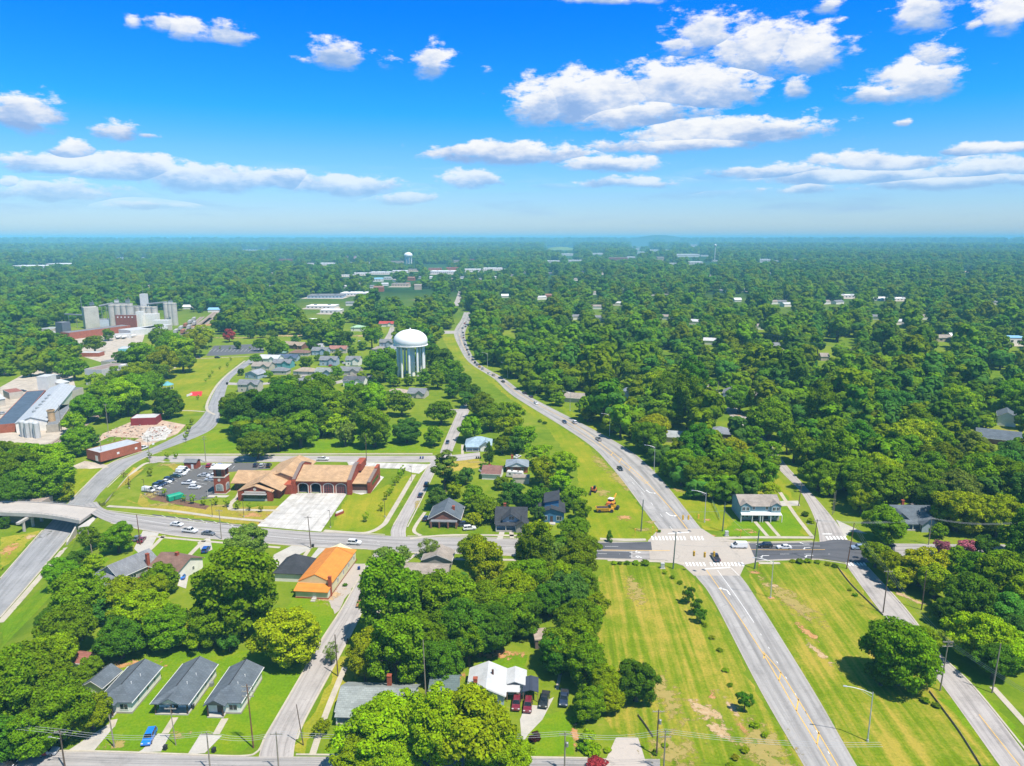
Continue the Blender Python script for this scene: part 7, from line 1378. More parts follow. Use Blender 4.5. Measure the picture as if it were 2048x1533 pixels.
    for px, py, wp, hp, k, lab in FB:
        if k == 'o':
            p = at(px, py); s = pxof(p)[2] / FPX; o = MB().box(-wp * s / 2, wp * s / 2, -40, 40 + wp * s * .4, 0, 1.5).build('bare_field', cm[k][0], None, (p.x, p.y, 0)); tag(o, kind='structure'); FAR_CLEAR.append((px, py - 3, wp / 2, 3)); continue
        p = at(px, py); s = pxof(p)[2] / FPX; w, h = wp * s, max(3.6, min(hp * s * .95, 26)); d = max(9, min(w * .7, 70)); t = thing('far_building', lab, 'building', (p.x, p.y, 0), R(rnd.uniform(-6, 6)))
        rm_, wm_ = cm[k]; MB().box(-w / 2, w / 2, 0, d, 0, h).build('wall', wm_, t); m = MB()
        if w < 24 and py > 560: roof_gable(m, w, 0, d, h, 2.4, .4, 'x')
        else: m.box(-w / 2 - .3, w / 2 + .3, -.3, d + .3, h, h + .5)
        m.build('roof', rm_, t); FAR_CLEAR.append((px, py, wp / 2 + 2, 2.0)); LOTS.append((p.x, p.y, w, d, s)); FOOT.append((p.x, p.y + d / 2, max(w, d) / 2))
        if w > 20:
            wb = MB()
            for i in range(int(w / 6)): wb.box(-w / 2 + 2 + i * 6, -w / 2 + 4.4 + i * 6, -.1, 0, h * .4, h * .7)
            wb.build('window_band', MATS['window_glass'], t)
        for i in range(2 if w > 30 else 0): MB().box(-w / 4 + i * w / 2 - 2, -w / 4 + i * w / 2 + 2, d * .4, d * .4 + 3, h + .5, h + 2).build('roof_unit', MATS['metal_grey'], t)
    for a in [(330, 640, 120, 14), (640, 610, 60, 14), (840, 590, 34, 12), (870, 534, 30, 5), (910, 598, 12, 14), (1097, 580, 6, 14), (1105, 556, 12, 5), (1470, 606, 34, 8), (1410, 529, 30, 3), (830, 600, 24, 8), (930, 640, 16, 14)]: FAR_CLEAR.append(a)
    for i, (px, py) in enumerate([(1083, 600), (1190, 590), (1248, 585), (1310, 592), (1335, 590), (1445, 586), (1490, 584), (1550, 609), (1563, 609), (1576, 614), (1655, 609), (1680, 609), (1235, 612), (1195, 619), (1200, 642), (1165, 547), (1150, 562), (1100, 550), (1130, 545), (1205, 550), (1480, 555), (1540, 550), (1590, 522), (1420, 554), (1010, 542), (1050, 547), (960, 562), (990, 558), (1025, 554), (700, 612), (590, 537), (545, 550), (470, 547), (150, 517), (300, 577), (540, 577), (690, 577), (720, 572), (745, 577), (770, 572), (790, 564), (840, 558), (860, 558), (905, 562), (925, 558), (1390, 650), (1520, 660), (1560, 700), (1420, 690), (1330, 640), (1150, 640), (1800, 650), (1850, 640), (1750, 640), (1930, 560), (1860, 555), (1990, 610)]):
        c_ = i % 3; p = at(px, py); t = thing('far_house', ['pale roofed house glimpsed between trees of the far woods', 'tan roofed house glimpsed between trees of the far woods', 'grey roofed house glimpsed between trees of the far woods'][c_], 'house', (p.x, p.y, 0), R(rnd.uniform(-30, 30)), ['pale', 'tan', 'grey'][c_] + ' roofed houses scattered in the far woods')
        w, d = rnd.uniform(13, 20), 10; MB().prism_x([(0, 0), (d, 0), (d, 4), (d / 2, 6.2), (0, 4)], -w / 2, w / 2).build('wall', sw, t); m = MB(); roof_gable(m, w, 0, d, 4, 2.2, .4, 'x'); m.build('roof', [wroof, taupe, lgrey][c_], t); FOOT.append((p.x, p.y + 5, 9)); FAR_CLEAR.append((px, py, 5, 2)); TREE_KEEP.append((px, py + 2, 9 if py > 600 else 6))
    lm = MB()   # paved yards around the far buildings
    for x, y, w, d, s in LOTS:
        if w < 24: continue
        f_ = 12 * s + 6; lm.poly([(x - w * .65, y - f_ * rnd.uniform(.5, 1), .25), (x + w * rnd.uniform(.5, .8), y - f_, .25), (x + w * .6, y + d * .8, .25), (x - w * .6, y + d, .25)])
    tag(lm.build('paved_yards', MATS['gravel']), kind='structure')
    # hills
    for px, wpx, hgt_, d, nm in ((1312, 70, 143, 11000, 'hill'),):
        x = (px - 1024) / FPX * d; m = MB(); n = 24; s = d / FPX
        m.lathe([(wpx * s * 1.6, -5), (wpx * s * 1.0, hgt_ * .35), (wpx * s * .55, hgt_ * .8), (wpx * s * .2, hgt_ * .98), (1, hgt_)], n); o = m.build('hill', M('hill_wood', (.03, .06, .015), .95, .2, .003), None, (x, d, 0), smooth=True); tag(o, kind='structure')
    p = at(1120, 501); s = pxof(p)[2] / FPX; o = MB().lathe([(36 * s, -1), (26 * s, 12), (14 * s, 26), (1, 30)], 24).build('landfill_mound', M('mound_grass', (.14, .2, .03), .95, .15, .02), None, (p.x, p.y, 0), smooth=True); tag(o, 'smooth grassy mound rising from the far woods', 'mound'); FAR_CLEAR.append((1120, 499, 34, 5))

LOTS = []
def bridge():
    cc = M('bridge_concrete', (.44, .405, .36), .85, .14, .2); t = thing('road_bridge', 'concrete road bridge carrying the main street over the sunken avenue', 'bridge', (0, 0, 0))
    N = [(-30, 1004), (60, 1006), (120, 1010), (195, 1018)]; S = [(-30, 1026), (60, 1029), (110, 1034), (160, 1043)]
    n_ = crom([tuple(at(*p)[:2]) for p in N], 6); s_ = crom([tuple(at(*p)[:2]) for p in S], 6)
    dk = MB()
    for i in range(len(n_) - 1):
        a, b, c, d = s_[i], s_[i + 1], n_[i + 1], n_[i]
        dk.add([(*a, -.9), (*b, -.9), (*c, -.9), (*d, -.9), (*a, .06), (*b, .06), (*c, .06), (*d, .06)], [(3, 2, 1, 0), (4, 5, 6, 7), (0, 1, 5, 4), (2, 3, 7, 6), (1, 2, 6, 5), (3, 0, 4, 7)])
    dk.build('deck', M('deck_concrete', (.42, .375, .33), .85, .08, .15), t)
    for E, sg in ((s_, -1), (n_, 1)):
        p = MB(); rl = MB()
        for i in range(len(E) - 1):
            a, b = Vector(E[i]), Vector(E[i + 1]); dd = (b - a).normalized(); nn = Vector((-dd.y, dd.x)) * (.35 * sg)
            p.add([(*a, -.85), (*b, -.85), (*(b + nn), -.9), (*(a + nn), -.85), (*a, .5), (*b, .5), (*(b + nn), .5), (*(a + nn), .5)], [(3, 2, 1, 0), (4, 5, 6, 7), (0, 1, 5, 4), (2, 3, 7, 6), (1, 2, 6, 5), (3, 0, 4, 7)])
            m_ = (a + b) / 2 + nn / 2; rl.tube((*(a + nn / 2), 1.0), (*(b + nn / 2), 1.0), .05, n=5); rl.tube((*m_, .5), (*m_, 1.0), .05, n=5)
        p.build('parapet', cc, t); rl.build('rail', MATS['metal_grey'], t)
    e = at(186, 1030); ab = MB(); ab.box(-159.5, -156.0, e.y - 9, e.y + 8.5, -7, -1.12); ab.build('abutment', cc, t)
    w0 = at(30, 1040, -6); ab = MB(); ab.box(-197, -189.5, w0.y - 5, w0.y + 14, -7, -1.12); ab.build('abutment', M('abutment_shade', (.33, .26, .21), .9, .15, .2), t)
    for k in range(3):
        MB().tube((-184.5, 252 + k * 5, -7), (-184.5, 252 + k * 5, -1.9), .55, n=12).build('pier', cc, t)
    MB().box(-185.1, -183.9, 249, 264, -1.9, -1.12).build('pier_cap', cc, t)
    w = MB(); a, b = gp(163, 1056), gp(133, 1092); d = (b - a).normalized(); w.add([(a.x, a.y, -6.5), (b.x, b.y, -6.5), (b.x, b.y, -4.6), (a.x, a.y, -1.2), (a.x + .5, a.y, -6.5), (b.x + .5, b.y, -6.5), (b.x + .5, b.y, -4.6), (a.x + .5, a.y, -1.2)], [(0, 1, 2, 3), (7, 6, 5, 4), (3, 2, 6, 7), (0, 3, 7, 4), (1, 5, 6, 2)]); w.build('wing_wall', cc, t)
    LANDMARKS.append((-165, 252, 'the road bridge'))
# ------------------------------------------------------------------ vehicles
CARM = {}
def car_meshes():
    P = M_paint(); G = M_glass('car_glass', (.012, .015, .018), .05); T = M('tyre', (.025, .025, .027), .9, .1, 3); RM = M('wheel_rim', (.45, .45, .46), .35, .05, 4, metal=.7); HL = M('headlamp', (.75, .75, .72), .2, .02); TL = M('tail_lamp', (.35, .012, .012), .3, .02); BK = M('bumper_black', (.03, .03, .032), .6, .05, 2)
    def me(mb, mats, smooth=False):
        o = mb.build('body', mats); m = o.data; bpy.data.objects.remove(o); return m
    wheel = MB().tube((0, -.11, 0), (0, .11, 0), .335, n=14); wheel = me(wheel, T)
    rim = me(MB().tube((0, -.125, 0), (0, .125, 0), .2, n=10), RM)
    lamp = me(MB().box(-.05, .05, -.2, .2, -.08, .08), HL); tail = me(MB().box(-.05, .05, -.17, .17, -.1, .1), TL)
    def body(prof, wd, cabs, extra=None):
        """prof: side outline (x,z) of the lower body, tapered at the sills and shoulders; cabs: list of (base x0,x1,z0, top x0,x1,z1, half widths)"""
        b = MB(); n = len(prof); zs = [z for _, z in prof]; zt = max(zs)
        ring = []
        for s in (-1, 1):
            ring += [(x, s * wd * (0.93 if z > zt - .12 else 1.0 if z > .45 else .95), z) for x, z in prof]
        b.add(ring, [tuple(range(n)), tuple(range(2 * n - 1, n - 1, -1))] + [(i, n + i, n + (i + 1) % n, (i + 1) % n) for i in range(n)])
        g = MB()
        for x0, x1, z0, X0, X1, z1, w0, w1 in cabs:
            g.frus((x0, x1, -w0, w0, z0), (X0, X1, -w1, w1, z1))
            b.frus((X0 - .03, X1 + .03, -w1 - .02, w1 + .02, z1), (X0 + .08, X1 - .08, -w1 + .06, w1 - .06, z1 + .05))
            for s in (-1, 1):   # pillars
                for fa, fb in (((x0, s * w0, z0), (X0, s * w1, z1)), ((x1, s * w0, z0), (X1, s * w1, z1)), (((x0 + x1) / 2 - .15, s * w0, z0), ((X0 + X1) / 2 - .1, s * w1, z1))): b.tube(fa, fb, .045, n=4)
        if extra: extra(b)
        return me(b, P), me(g, G)
    sed = [(-2.3, .32), (-2.36, .62), (-2.3, .92), (-1.7, .98), (1.0, .95), (1.95, .84), (2.3, .68), (2.36, .4), (2.3, .3)]
    suv = [(-2.25, .38), (-2.32, .7), (-2.28, 1.08), (1.05, 1.08), (1.95, .98), (2.3, .8), (2.34, .45), (2.28, .36)]
    pick = [(-2.75, .45), (-2.78, .8), (-2.75, 1.1), (-.62, 1.1), (.6, 1.1), (.65, 1.12), (1.2, 1.12), (2.5, 1.05), (2.75, .9), (2.78, .5), (2.7, .42)]
    van = [(-2.6, .38), (-2.66, .8), (-2.6, 1.25), (1.6, 1.2), (2.45, 1.0), (2.62, .7), (2.6, .4)]
    def bed(b):
        pass
    def vanroof(b): b.frus((-2.6, .95, -.92, .92, 1.2), (-2.52, .7, -.78, .78, 2.15)); b.frus((-2.52, .7, -.78, .78, 2.15), (-2.3, .55, -.6, .6, 2.25))
    CARM['sedan'] = (*body(sed, .9, [(-1.75, 1.05, .94, -1.15, .32, 1.42, .82, .62)]), 1.4, 2.3, .9, .66)
    CARM['suv'] = (*body(suv, .95, [(-2.2, 1.0, 1.06, -1.95, .35, 1.68, .88, .7)]), 1.4, 2.27, .95, .82)
    CARM['pickup'] = (*body(pick, .98, [(-.6, 1.25, 1.1, -.5, .7, 1.78, .9, .7)]), 1.75, 2.72, .98, .85)
    CARM['van'] = (*body(van, .98, [(.9, 1.95, 1.18, .68, 1.1, 2.1, .9, .78)], vanroof), 1.65, 2.6, .98, .85)
    bedm = me(MB().box(-2.62, -.75, -.78, .78, 1.095, 1.125), BK); CARM['bed'] = bedm
    CARM['parts'] = (wheel, rim, lamp, tail)
CC = {'white': (.72, .72, .71), 'silver': (.42, .43, .44), 'grey': (.13, .14, .15), 'black': (.015, .016, .018), 'blue': (.012, .07, .30), 'navy': (.02, .035, .075), 'bright blue': (.01, .17, .62), 'red': (.38, .02, .02), 'maroon': (.16, .012, .025), 'light blue': (.26, .33, .42), 'dark green': (.02, .05, .045), 'yellow': (.55, .33, .02), 'tan': (.42, .34, .24), 'green': (.03, .18, .07)}
def car(kind, col, pos, head, label, group=None, detail=True, cat=None, name=None, s=1.0):
    nm = name or {'sedan': 'sedan', 'suv': 'suv', 'pickup': 'pickup_truck', 'van': 'van'}[kind]
    bm, gm, wx, lx, wd, lz = CARM[kind]
    t = thing(nm, label, cat or {'sedan': 'car', 'suv': 'suv', 'pickup': 'pickup', 'van': 'van'}[kind], pos, head, group); t.scale = (s, s, s)
    def ad(n_, me, loc=(0, 0, 0), par=t):
        o = bpy.data.objects.new(n_, me); COL.objects.link(o); o.parent = par; o.location = loc; return o
    b = ad('body', bm); b.color = (*CC[col], 1); ad('cabin_glass', gm)
    wheel, rim, lamp, tail = CARM['parts']
    if kind == 'pickup': ad('load_bed', CARM['bed'])
    for sx in (-1, 1):
        for sy in (-1, 1):
            w = ad('wheel', wheel, (sx * wx, sy * (wd - .1), .335)); 
            if detail: ad('rim', rim, (0, 0, 0), w)
    if detail:
        for sy in (-1, 1): ad('headlight', lamp, (lx, sy * (wd - .28), lz)); ad('tail_light', tail, (-lx - .03, sy * (wd - .25), lz + .08))
    return t
def head_px(a, b):
    p, q = gp(*a), gp(*b); return math.atan2(q.y - p.y, q.x - p.x)
def carp(kind, col, px, py, to, label, dz=.06, **k):
    p = gp(px, py); p.z += dz; h = head_px((px, py), to) if isinstance(to, tuple) else to
    land(p, 'the ' + ' '.join(label.split()[:4])) if False else None
    return car(kind, col, p, h, label, **k)
def build_vehicles():
    car_meshes(); W = math.pi
    carp('van', 'white', 1478, 1096, (1400, 1095), 'white panel van waiting at the front of the signal queue'); carp('suv', 'black', 1530, 1095, (1450, 1094.5), 'black estate car between the white van and the white sedan', dz=.08); carp('sedan', 'white', 1568, 1098, (1480, 1097), 'white sedan last in the signal queue', dz=.08); carp('suv', 'light blue', 1716, 1099, (1640, 1097), 'pale blue suv coming out from behind the trees', dz=.08)
    carp('pickup', 'navy', 1431, 1119, (1418, 1098), 'navy pickup crossing the signal junction', dz=.08)
    carp('sedan', 'black', 1240, 940, (1270, 972), 'black car driving down the bypass nearest the junction'); carp('pickup', 'silver', 1197, 881, (1160, 850), 'silver pickup heading up the bypass'); carp('suv', 'white', 1149, 847, (1120, 828), 'white suv heading up the bypass'); carp('sedan', 'navy', 1129, 846, (1160, 872), 'navy car descending the bypass beside the white suv'); carp('sedan', 'white', 1072, 808, (1095, 824), 'white car on the bypass bend'); carp('sedan', 'navy', 1062, 795, (1040, 782), 'dark blue car heading up the bypass bend'); carp('sedan', 'black', 1049, 788, (1030, 776), 'black car ahead of the dark blue car on the bend')
    carp('sedan', 'dark green', 1006, 765, (995, 759), 'dark green car on the upper bypass bend')
    # queue back from the far junction
    Q = [(926, 667), (927, 672), (927, 677), (928, 682), (929, 687), (930, 691), (932, 696), (934, 701), (936, 706), (938, 711), (941, 716), (945, 721), (950, 727), (954, 731), (959, 735), (965, 739), (978, 748), (987, 752), (931, 655), (929, 648), (933, 645), (925, 658), (936, 652)]
    cols = ['black', 'grey', 'maroon', 'white', 'silver', 'navy', 'white', 'black', 'silver', 'grey', 'white', 'black', 'black', 'grey', 'yellow', 'silver', 'white', 'tan', 'black', 'red', 'white', 'grey', 'black']
    for i, (px, py) in enumerate(Q):
        c = cols[i]; nx = (px - 1.2, py - 5) if i < 16 else (px - 6, py - 4)
        lab = f'{c} car in the queue toward the far junction'
        if i == 14: lab = 'yellow car in the middle of the bypass queue'
        if i == 16: lab = 'white car at the tail of the bypass queue'
        if i == 17: lab = 'tan car closing the bypass queue'
        if i == 19: lab = 'red car beyond the far junction'
        carp('suv' if i % 3 == 0 else 'sedan', c, px, py, nx, lab, group=f'{c} cars queueing at the far junction' if i not in (14, 16, 17, 19) else None, detail=False)
    carp('sedan', 'black', 880, 664, 0.0, 'black car on the far side road left of the bypass', detail=False)
    # main street
    carp('sedan', 'white', 354, 1052, (450, 1064), 'white hatchback on the main street near the bridge'); carp('pickup', 'white', 380, 1065, (480, 1076), 'white pickup following between two cars on the main street'); carp('sedan', 'grey', 417, 1070, (500, 1079), 'slate grey sedan leading the white pickup'); carp('suv', 'white', 709, 1089, (800, 1094), 'white suv passing the side street corner')
    carp('suv', 'blue', 412, 1103, (425, 1085), 'blue car parked on the short front drive'); carp('sedan', 'bright blue', 367, 1155, (378, 1138), 'shiny blue sedan beside the cream house'); carp('sedan', 'maroon', 284, 1083, (296, 1068), 'maroon car parked by the two small street trees'); carp('sedan', 'grey', 274, 1080, (286, 1064), 'dark grey car half hidden beside the maroon car')
    carp('suv', 'bright blue', 299, 1480, (286, 1506), 'bright blue suv parked on the bungalow driveway'); carp('pickup', 'red', 70, 1510, 0.05, 'red pickup in the deep oak shade'); carp('sedan', 'silver', 92, 1508, 0.05, 'silver car in the oak shade beside the red pickup'); carp('sedan', 'black', 8, 1533, 0.0, 'black car cut by the frame corner')
    carp('suv', 'maroon', 1033, 1412, (1028, 1450), 'maroon suv parked before the white carport'); carp('suv', 'maroon', 1056, 1416, (1050, 1460), 'wine red suv before the navy carport'); carp('pickup', 'black', 1089, 1405, (1080, 1445), 'black pickup on the curved concrete drive'); carp('pickup', 'navy', 1128, 1402, (1124, 1440), 'dark pickup in the deep shade beside the tree')
    carp('sedan', 'grey', 696, 1284, (704, 1262), 'dark motorcycle like small car on the side street kerb') if False else None
    carp('sedan', 'navy', 841, 993, (852, 968), 'navy car parked on the street beside the station lawn'); carp('suv', 'black', 853, 972, (862, 948), 'black suv in tree shade up the street from the navy car'); carp('sedan', 'navy', 895, 887, (889, 905), 'navy car coming down the north street'); carp('suv', 'navy', 929, 1052, 0.2, 'navy suv between the slate roofed bungalow and trees'); carp('suv', 'white', 939, 1060, 0.2, 'white suv nosed to the pavement beside the navy suv'); carp('sedan', 'navy', 852, 1040, R(80), 'dark car in the drive beside the slate roofed bungalow')
    carp('sedan', 'red', 980, 936, 0.1, 'red car behind the brown roofed house'); carp('sedan', 'white', 968, 943, 0.6, 'white car near the brown roofed house'); carp('sedan', 'silver', 1478, 1012, 0.1, 'dark silver car tucked behind the duplex'); carp('pickup', 'white', 646, 921, 0.0, 'white pickup on the back street behind the bay roof')
    # station car park
    for (px, py, k, c, l) in [(297, 984, 'van', 'white', 'white van at the fence corner beside the mulch bed'), (313, 979, 'sedan', 'white', 'white car beside the fence corner van'), (316, 974, 'suv', 'navy', 'first navy suv in the fence row'), (324, 970, 'suv', 'navy', 'second navy suv in the fence row'), (333, 966, 'sedan', 'white', 'white sedan between navy suvs in the fence row'), (339, 962, 'suv', 'navy', 'navy suv higher in the fence row'), (352, 955, 'sedan', 'dark green', 'dark green sedan in the fence row'), (360, 951, 'pickup', 'white', 'white pickup in the fence row above the green sedan'), (364, 947, 'van', 'white', 'white van in the fence row'), (368, 943, 'van', 'white', 'white box van at the top of the fence row')]:
        carp(k, c, px, py, (px + 30, py + 3.5), l, dz=.04)
    for (px, py, k, c, l, h) in [(378, 969, 'pickup', 'white', 'white pickup in the middle bays', 0), (390, 978, 'suv', 'white', 'white suv in the middle bays below the pickup', 0), (407, 953, 'sedan', 'silver', 'silver sedan in the upper middle bays', 3.1), (427, 955, 'pickup', 'white', 'white pickup beside the tower bays', 3.1), (420, 962, 'sedan', 'silver', 'pale silver car below the tower pickup', 3.1)]: carp(k, c, px, py, h, l, dz=.04)
    for (px, py, k, c, l) in [(418, 934, 'suv', 'red', 'red suv first in the back row'), (428, 934, 'sedan', 'white', 'white car between red and blue in the back row'), (440, 934, 'suv', 'blue', 'blue suv in the back row'), (451, 935, 'sedan', 'red', 'small red car last in the back row')]: carp(k, c, px, py, (px + 7, py - 8), l, dz=.04)
    for (px, py, c, l) in [(512, 933, 'navy', 'navy car behind the station roof'), (524, 934, 'silver', 'silver car behind the station roof'), (538, 934, 'black', 'black car behind the station roof')]: carp('suv', c, px, py, (px + 6, py - 8), l, dz=.04)
    carp('pickup', 'white', 287, 899, (300, 894), 'white pickup at the warehouse corner'); carp('sedan', 'silver', 120, 743, 0.5, 'silver car on the works road'); carp('suv', 'black', 130, 757, 0.6, 'dark car in the shade beside the works road'); carp('sedan', 'silver', 6, 829, 0.6, 'silver car near the open shed'); carp('sedan', 'black', 45, 784, 0.2, 'black car alone in the works yard'); carp('suv', 'black', 435, 717, 0.05, 'black suv by the avenue car park', detail=False); carp('van', 'black', 395, 717, 0.05, 'long black van by the avenue car park', detail=False)
    for i, (px, py, c) in enumerate([(518, 777, 'maroon'), (529, 785, 'white'), (588, 732, 'black'), (607, 757, 'grey'), (645, 731, 'navy'), (661, 733, 'red'), (684, 726, 'black'), (690, 728, 'white'), (729, 726, 'black'), (735, 752, 'red'), (740, 757, 'white'), (605, 768, 'black'), (752, 698, 'navy'), (596, 698, 'white'), (720, 685, 'white')]):
        where = ['by the nearest beige house', 'below the nearest beige house', 'behind the turquoise house', 'at the sand coloured house', 'before the two storey pale blue house', 'right of the two storey pale blue house', 'between the two grey roofed houses', 'beside the white two storey house', 'right of the white two storey house', 'in the garden left of the tower trees', 'under the small tree left of the tower', 'on the lane among the oaks', 'by the lane corner', 'beside the large tan building', 'on the clay lot by the lane'][i]
        carp('sedan' if i % 2 else 'suv', c, px, py, rnd.uniform(0, 3), f'{c} car parked {where}', detail=False)
    for i, (px, py, c, l) in enumerate([(2013 - 30, 832, 'silver', 'silver car on the drive above the white two storey house'), (1972, 815, 'white', 'white car at the top of the wood edge drive'), (1440, 804, 'white', 'long white car beside the clearing'), (1455, 800, 'white', 'white van in the clearing drive'), (1493, 849, 'white', 'white car on the east street kerb'), (1640, 905, 'black', 'black car in tree shade off the east street'), (1630, 908, 'navy', 'navy car beside the black car in tree shade'), (1035, 916, 'white', 'white car behind the brick house')]):
        carp('sedan' if 'van' not in l else 'van', c, px, py, .3 + i, l, detail=False)
    # flatbed truck with trailer on the side street
    p = gp(733, 1186); h = head_px((727, 1205), (740, 1168)); t = car('pickup', 'maroon', (p.x, p.y, .06), h, 'dark maroon pickup pulling a wooden flat trailer')
    p = gp(723, 1207); t = thing('flat_trailer', 'wooden deck flat trailer hitched behind the maroon pickup', 'trailer', (p.x, p.y, .06), h); wd_ = M('deck_planks', (.34, .17, .08), .85, .2, 1.5); MB().box(-3, 2.6, -1.05, 1.05, .55, .68).build('deck', wd_, t); MB().tube((2.6, -.9, .6), (4.2, 0, .6), .06, n=5).tube((2.6, .9, .6), (4.2, 0, .6), .06, n=5).build('drawbar', MATS['rust'], t)
    for sx in (-.9, 0.1):
        for sy in (-1, 1): o = bpy.data.objects.new('wheel', CARM['parts'][0]); COL.objects.link(o); o.parent = t; o.location = (sx, sy * 1.05, .335)
    MB().box(2.45, 2.6, -1.05, 1.05, .68, 1.3).box(-3, 2.6, -1.05, -.98, .68, .85).box(-3, 2.6, .98, 1.05, .68, .85).build('rail', MATS['rust'], t)
    # motorcycle at the kerb
    p = gp(695, 1286); t = thing('motorcycle', 'dark motorcycle parked on the side street kerb', 'motorcycle', (p.x, p.y, .1), h)
    for x in (-.75, .75): MB().tube((x, -.07, .33), (x, .07, .33), .33, n=14).build('wheel', MATS['tyre'], t)
    b = MB(); b.frus((-.5, .4, -.16, .16, .35), (-.4, .45, -.13, .13, .75)).frus((-.1, .5, -.14, .14, .75), (0, .45, -.1, .1, .98)); b.build('frame', MATS['bumper_black'], t); MB().frus((-.9, -.05, -.15, .15, .74), (-.85, -.1, -.12, .12, .86)).build('saddle', MATS['bumper_black'], t); MB().tube((.55, -.38, 1.05), (.55, .38, 1.05), .03, n=5).tube((.75, 0, .35), (.5, 0, 1.05), .04, n=5).build('handlebar', MATS['metal_grey'], t)
    # camper
    p = gp(1030, 955); t = thing('camper', 'white travel trailer between the brick house and the flat garage', 'camper', (p.x, p.y, 0), R(-14)); m = MB(); m.prism_y([(-3.6, .5), (3.4, .5), (3.7, 1.4), (3.4, 2.8), (-3.4, 2.8), (-3.7, 1.2)], -1.2, 1.2); m.build('shell', MATS['panel_white'], t)
    for x in (-2, .2, 2.2): MB().box(x - .45, x + .45, -1.24, -1.2, 1.5, 2.1).build('window', MATS['car_glass'], t)
    for x in (-1.4, 1.4): MB().box(x - .4, x + .4, -.4, .4, 2.8, 3.0).build('roof_vent', MATS['bumper_black'], t)
    for x in (-.5, .4): MB().tube((x, -1.2, .35), (x, -1.0, .35), .35, n=12).build('wheel', MATS['tyre'], t)
    # earth movers on the bypass verge
    ye = M('machine_yellow', (.52, .27, .012), .45, .15, 1.2); og = M('machine_orange', (.58, .15, .04), .5, .15, 1.2); bk = MATS['bumper_black']
    def wheels(t, xs, wy, r, w=.45):
        for x in xs:
            for s in (-1, 1): q = MB().tube((x, s * wy - w / 2, r), (x, s * wy + w / 2, r), r, n=14).build('wheel', MATS['tyre'], t); MB().tube((0, 0, 0), (0, .01, 0), .01, n=3) if False else None
    p = gp(1210, 1024); t = thing('skip_loader', 'yellow hopper loader with a long open body on the worn verge', 'loader', (p.x, p.y, 0), R(2)); m = MB(); m.frus((-3.3, 1.0, -1.2, 1.2, .7), (-3.6, 1.2, -1.35, 1.35, 1.9)); m.build('hopper', ye, t); MB().frus((-3.3, .9, -1.0, 1.0, 1.91), (-3.2, .8, -.9, .9, 1.94)).build('hopper_inside', bk, t)
    MB().frus((1.2, 3.4, -1.1, 1.1, .7), (1.3, 3.2, -.9, .9, 1.7)).build('engine_cover', ye, t); MB().frus((1.0, 2.2, -.8, .8, 1.7), (1.2, 2.1, -.7, .7, 2.7)).build('cab', MATS['car_glass'], t); wheels(t, (-2.3, 2.4), 1.1, .65)
    p = gp(1222, 1012); t = thing('milling_machine', 'orange and black milling machine with white cab top and raised boom', 'machine', (p.x, p.y, 0), R(60)); MB().frus((-3, 2, -1.1, 1.1, .8), (-2.8, 1.8, -.9, .9, 2.1)).build('body', og, t); MB().box(-1.0, .8, -.9, .9, 2.1, 3.0).build('cab', bk, t); MB().box(-1.2, 1.0, -1.05, 1.05, 3.0, 3.15).build('cab_roof', MATS['panel_white'], t); m = MB(); m.tube((1.8, 0, 1.6), (5.2, 0, 3.4), .35, n=6); m.build('boom', ye, t); wheels(t, (-2, 1.4), 1.0, .6)
    p = gp(1226, 1018); t = thing('roller', 'yellow road roller beside the milling machine', 'roller', (p.x, p.y, 0), R(-20)); MB().tube((1.7, -1, .7), (1.7, 1, .7), .7, n=16).build('drum', bk, t); MB().frus((-2.2, .9, -.9, .9, .7), (-2.0, .7, -.7, .7, 1.7)).build('body', ye, t); MB().box(-.7, .6, -.75, .75, 2.6, 2.72).build('canopy', ye, t)
    for sx in (-.6, .5):
        for sy in (-.65, .65): MB().tube((sx, sy, 1.6), (sx, sy, 2.6), .05, n=5).build('canopy_post', bk, t)
    wheels(t, (-1.5,), .9, .7)
    p = gp(1187, 984); t = thing('excavator', 'small orange excavator with its arm reaching down at the tree edge', 'excavator', (p.x, p.y, 0), R(-110))
    for s in (-1, 1): MB().box(-1.5, 1.5, s * .95 - .25, s * .95 + .25, 0, .7).build('track', bk, t)
    MB().frus((-1.6, 1.0, -1.0, 1.0, .8), (-1.5, .9, -.9, .9, 1.7)).build('body', og, t); MB().box(-.2, 1.0, .1, .95, 1.7, 2.7).build('cab', MATS['car_glass'], t); MB().tube((1, -.3, 1.4), (3.2, -.3, 3.2), .22, n=6).build('boom', og, t); MB().tube((3.2, -.3, 3.2), (4.4, -.3, 1.2), .17, n=6).build('arm', bk, t); MB().frus((4.1, 4.9, -.7, .1, .3), (4.0, 4.7, -.6, 0, 1.1)).build('bucket', bk, t)
    # skips and tanks
    p = gp(262, 905); t = thing('dumpster', 'blue open top dumpster beside the brick warehouse', 'dumpster', (p.x, p.y, .02), R(38)); bl = M('skip_blue', (.012, .1, .42), .6, .15, 1)
    MB().box(-3, 3, -1.2, -1.1, .2, 1.9).box(-3, 3, 1.1, 1.2, .2, 1.9).box(-3, -2.9, -1.1, 1.1, .2, 1.9).box(2.9, 3, -1.1, 1.1, .2, 1.9).box(-2.9, 2.9, -1.1, 1.1, .2, .3).build('box', bl, t); m = MB()
    for k in range(7): m.box(-2.6 + k * .85, -2.5 + k * .85, -1.28, -1.2, .2, 1.8)
    m.build('rib', bl, t)
    p = gp(352, 999); t = thing('compactor', 'bright green enclosed compactor skip at the car park corner', 'skip', (p.x, p.y, .05), R(48)); gr = M('skip_green', (.01, .30, .17), .5, .12, 1)
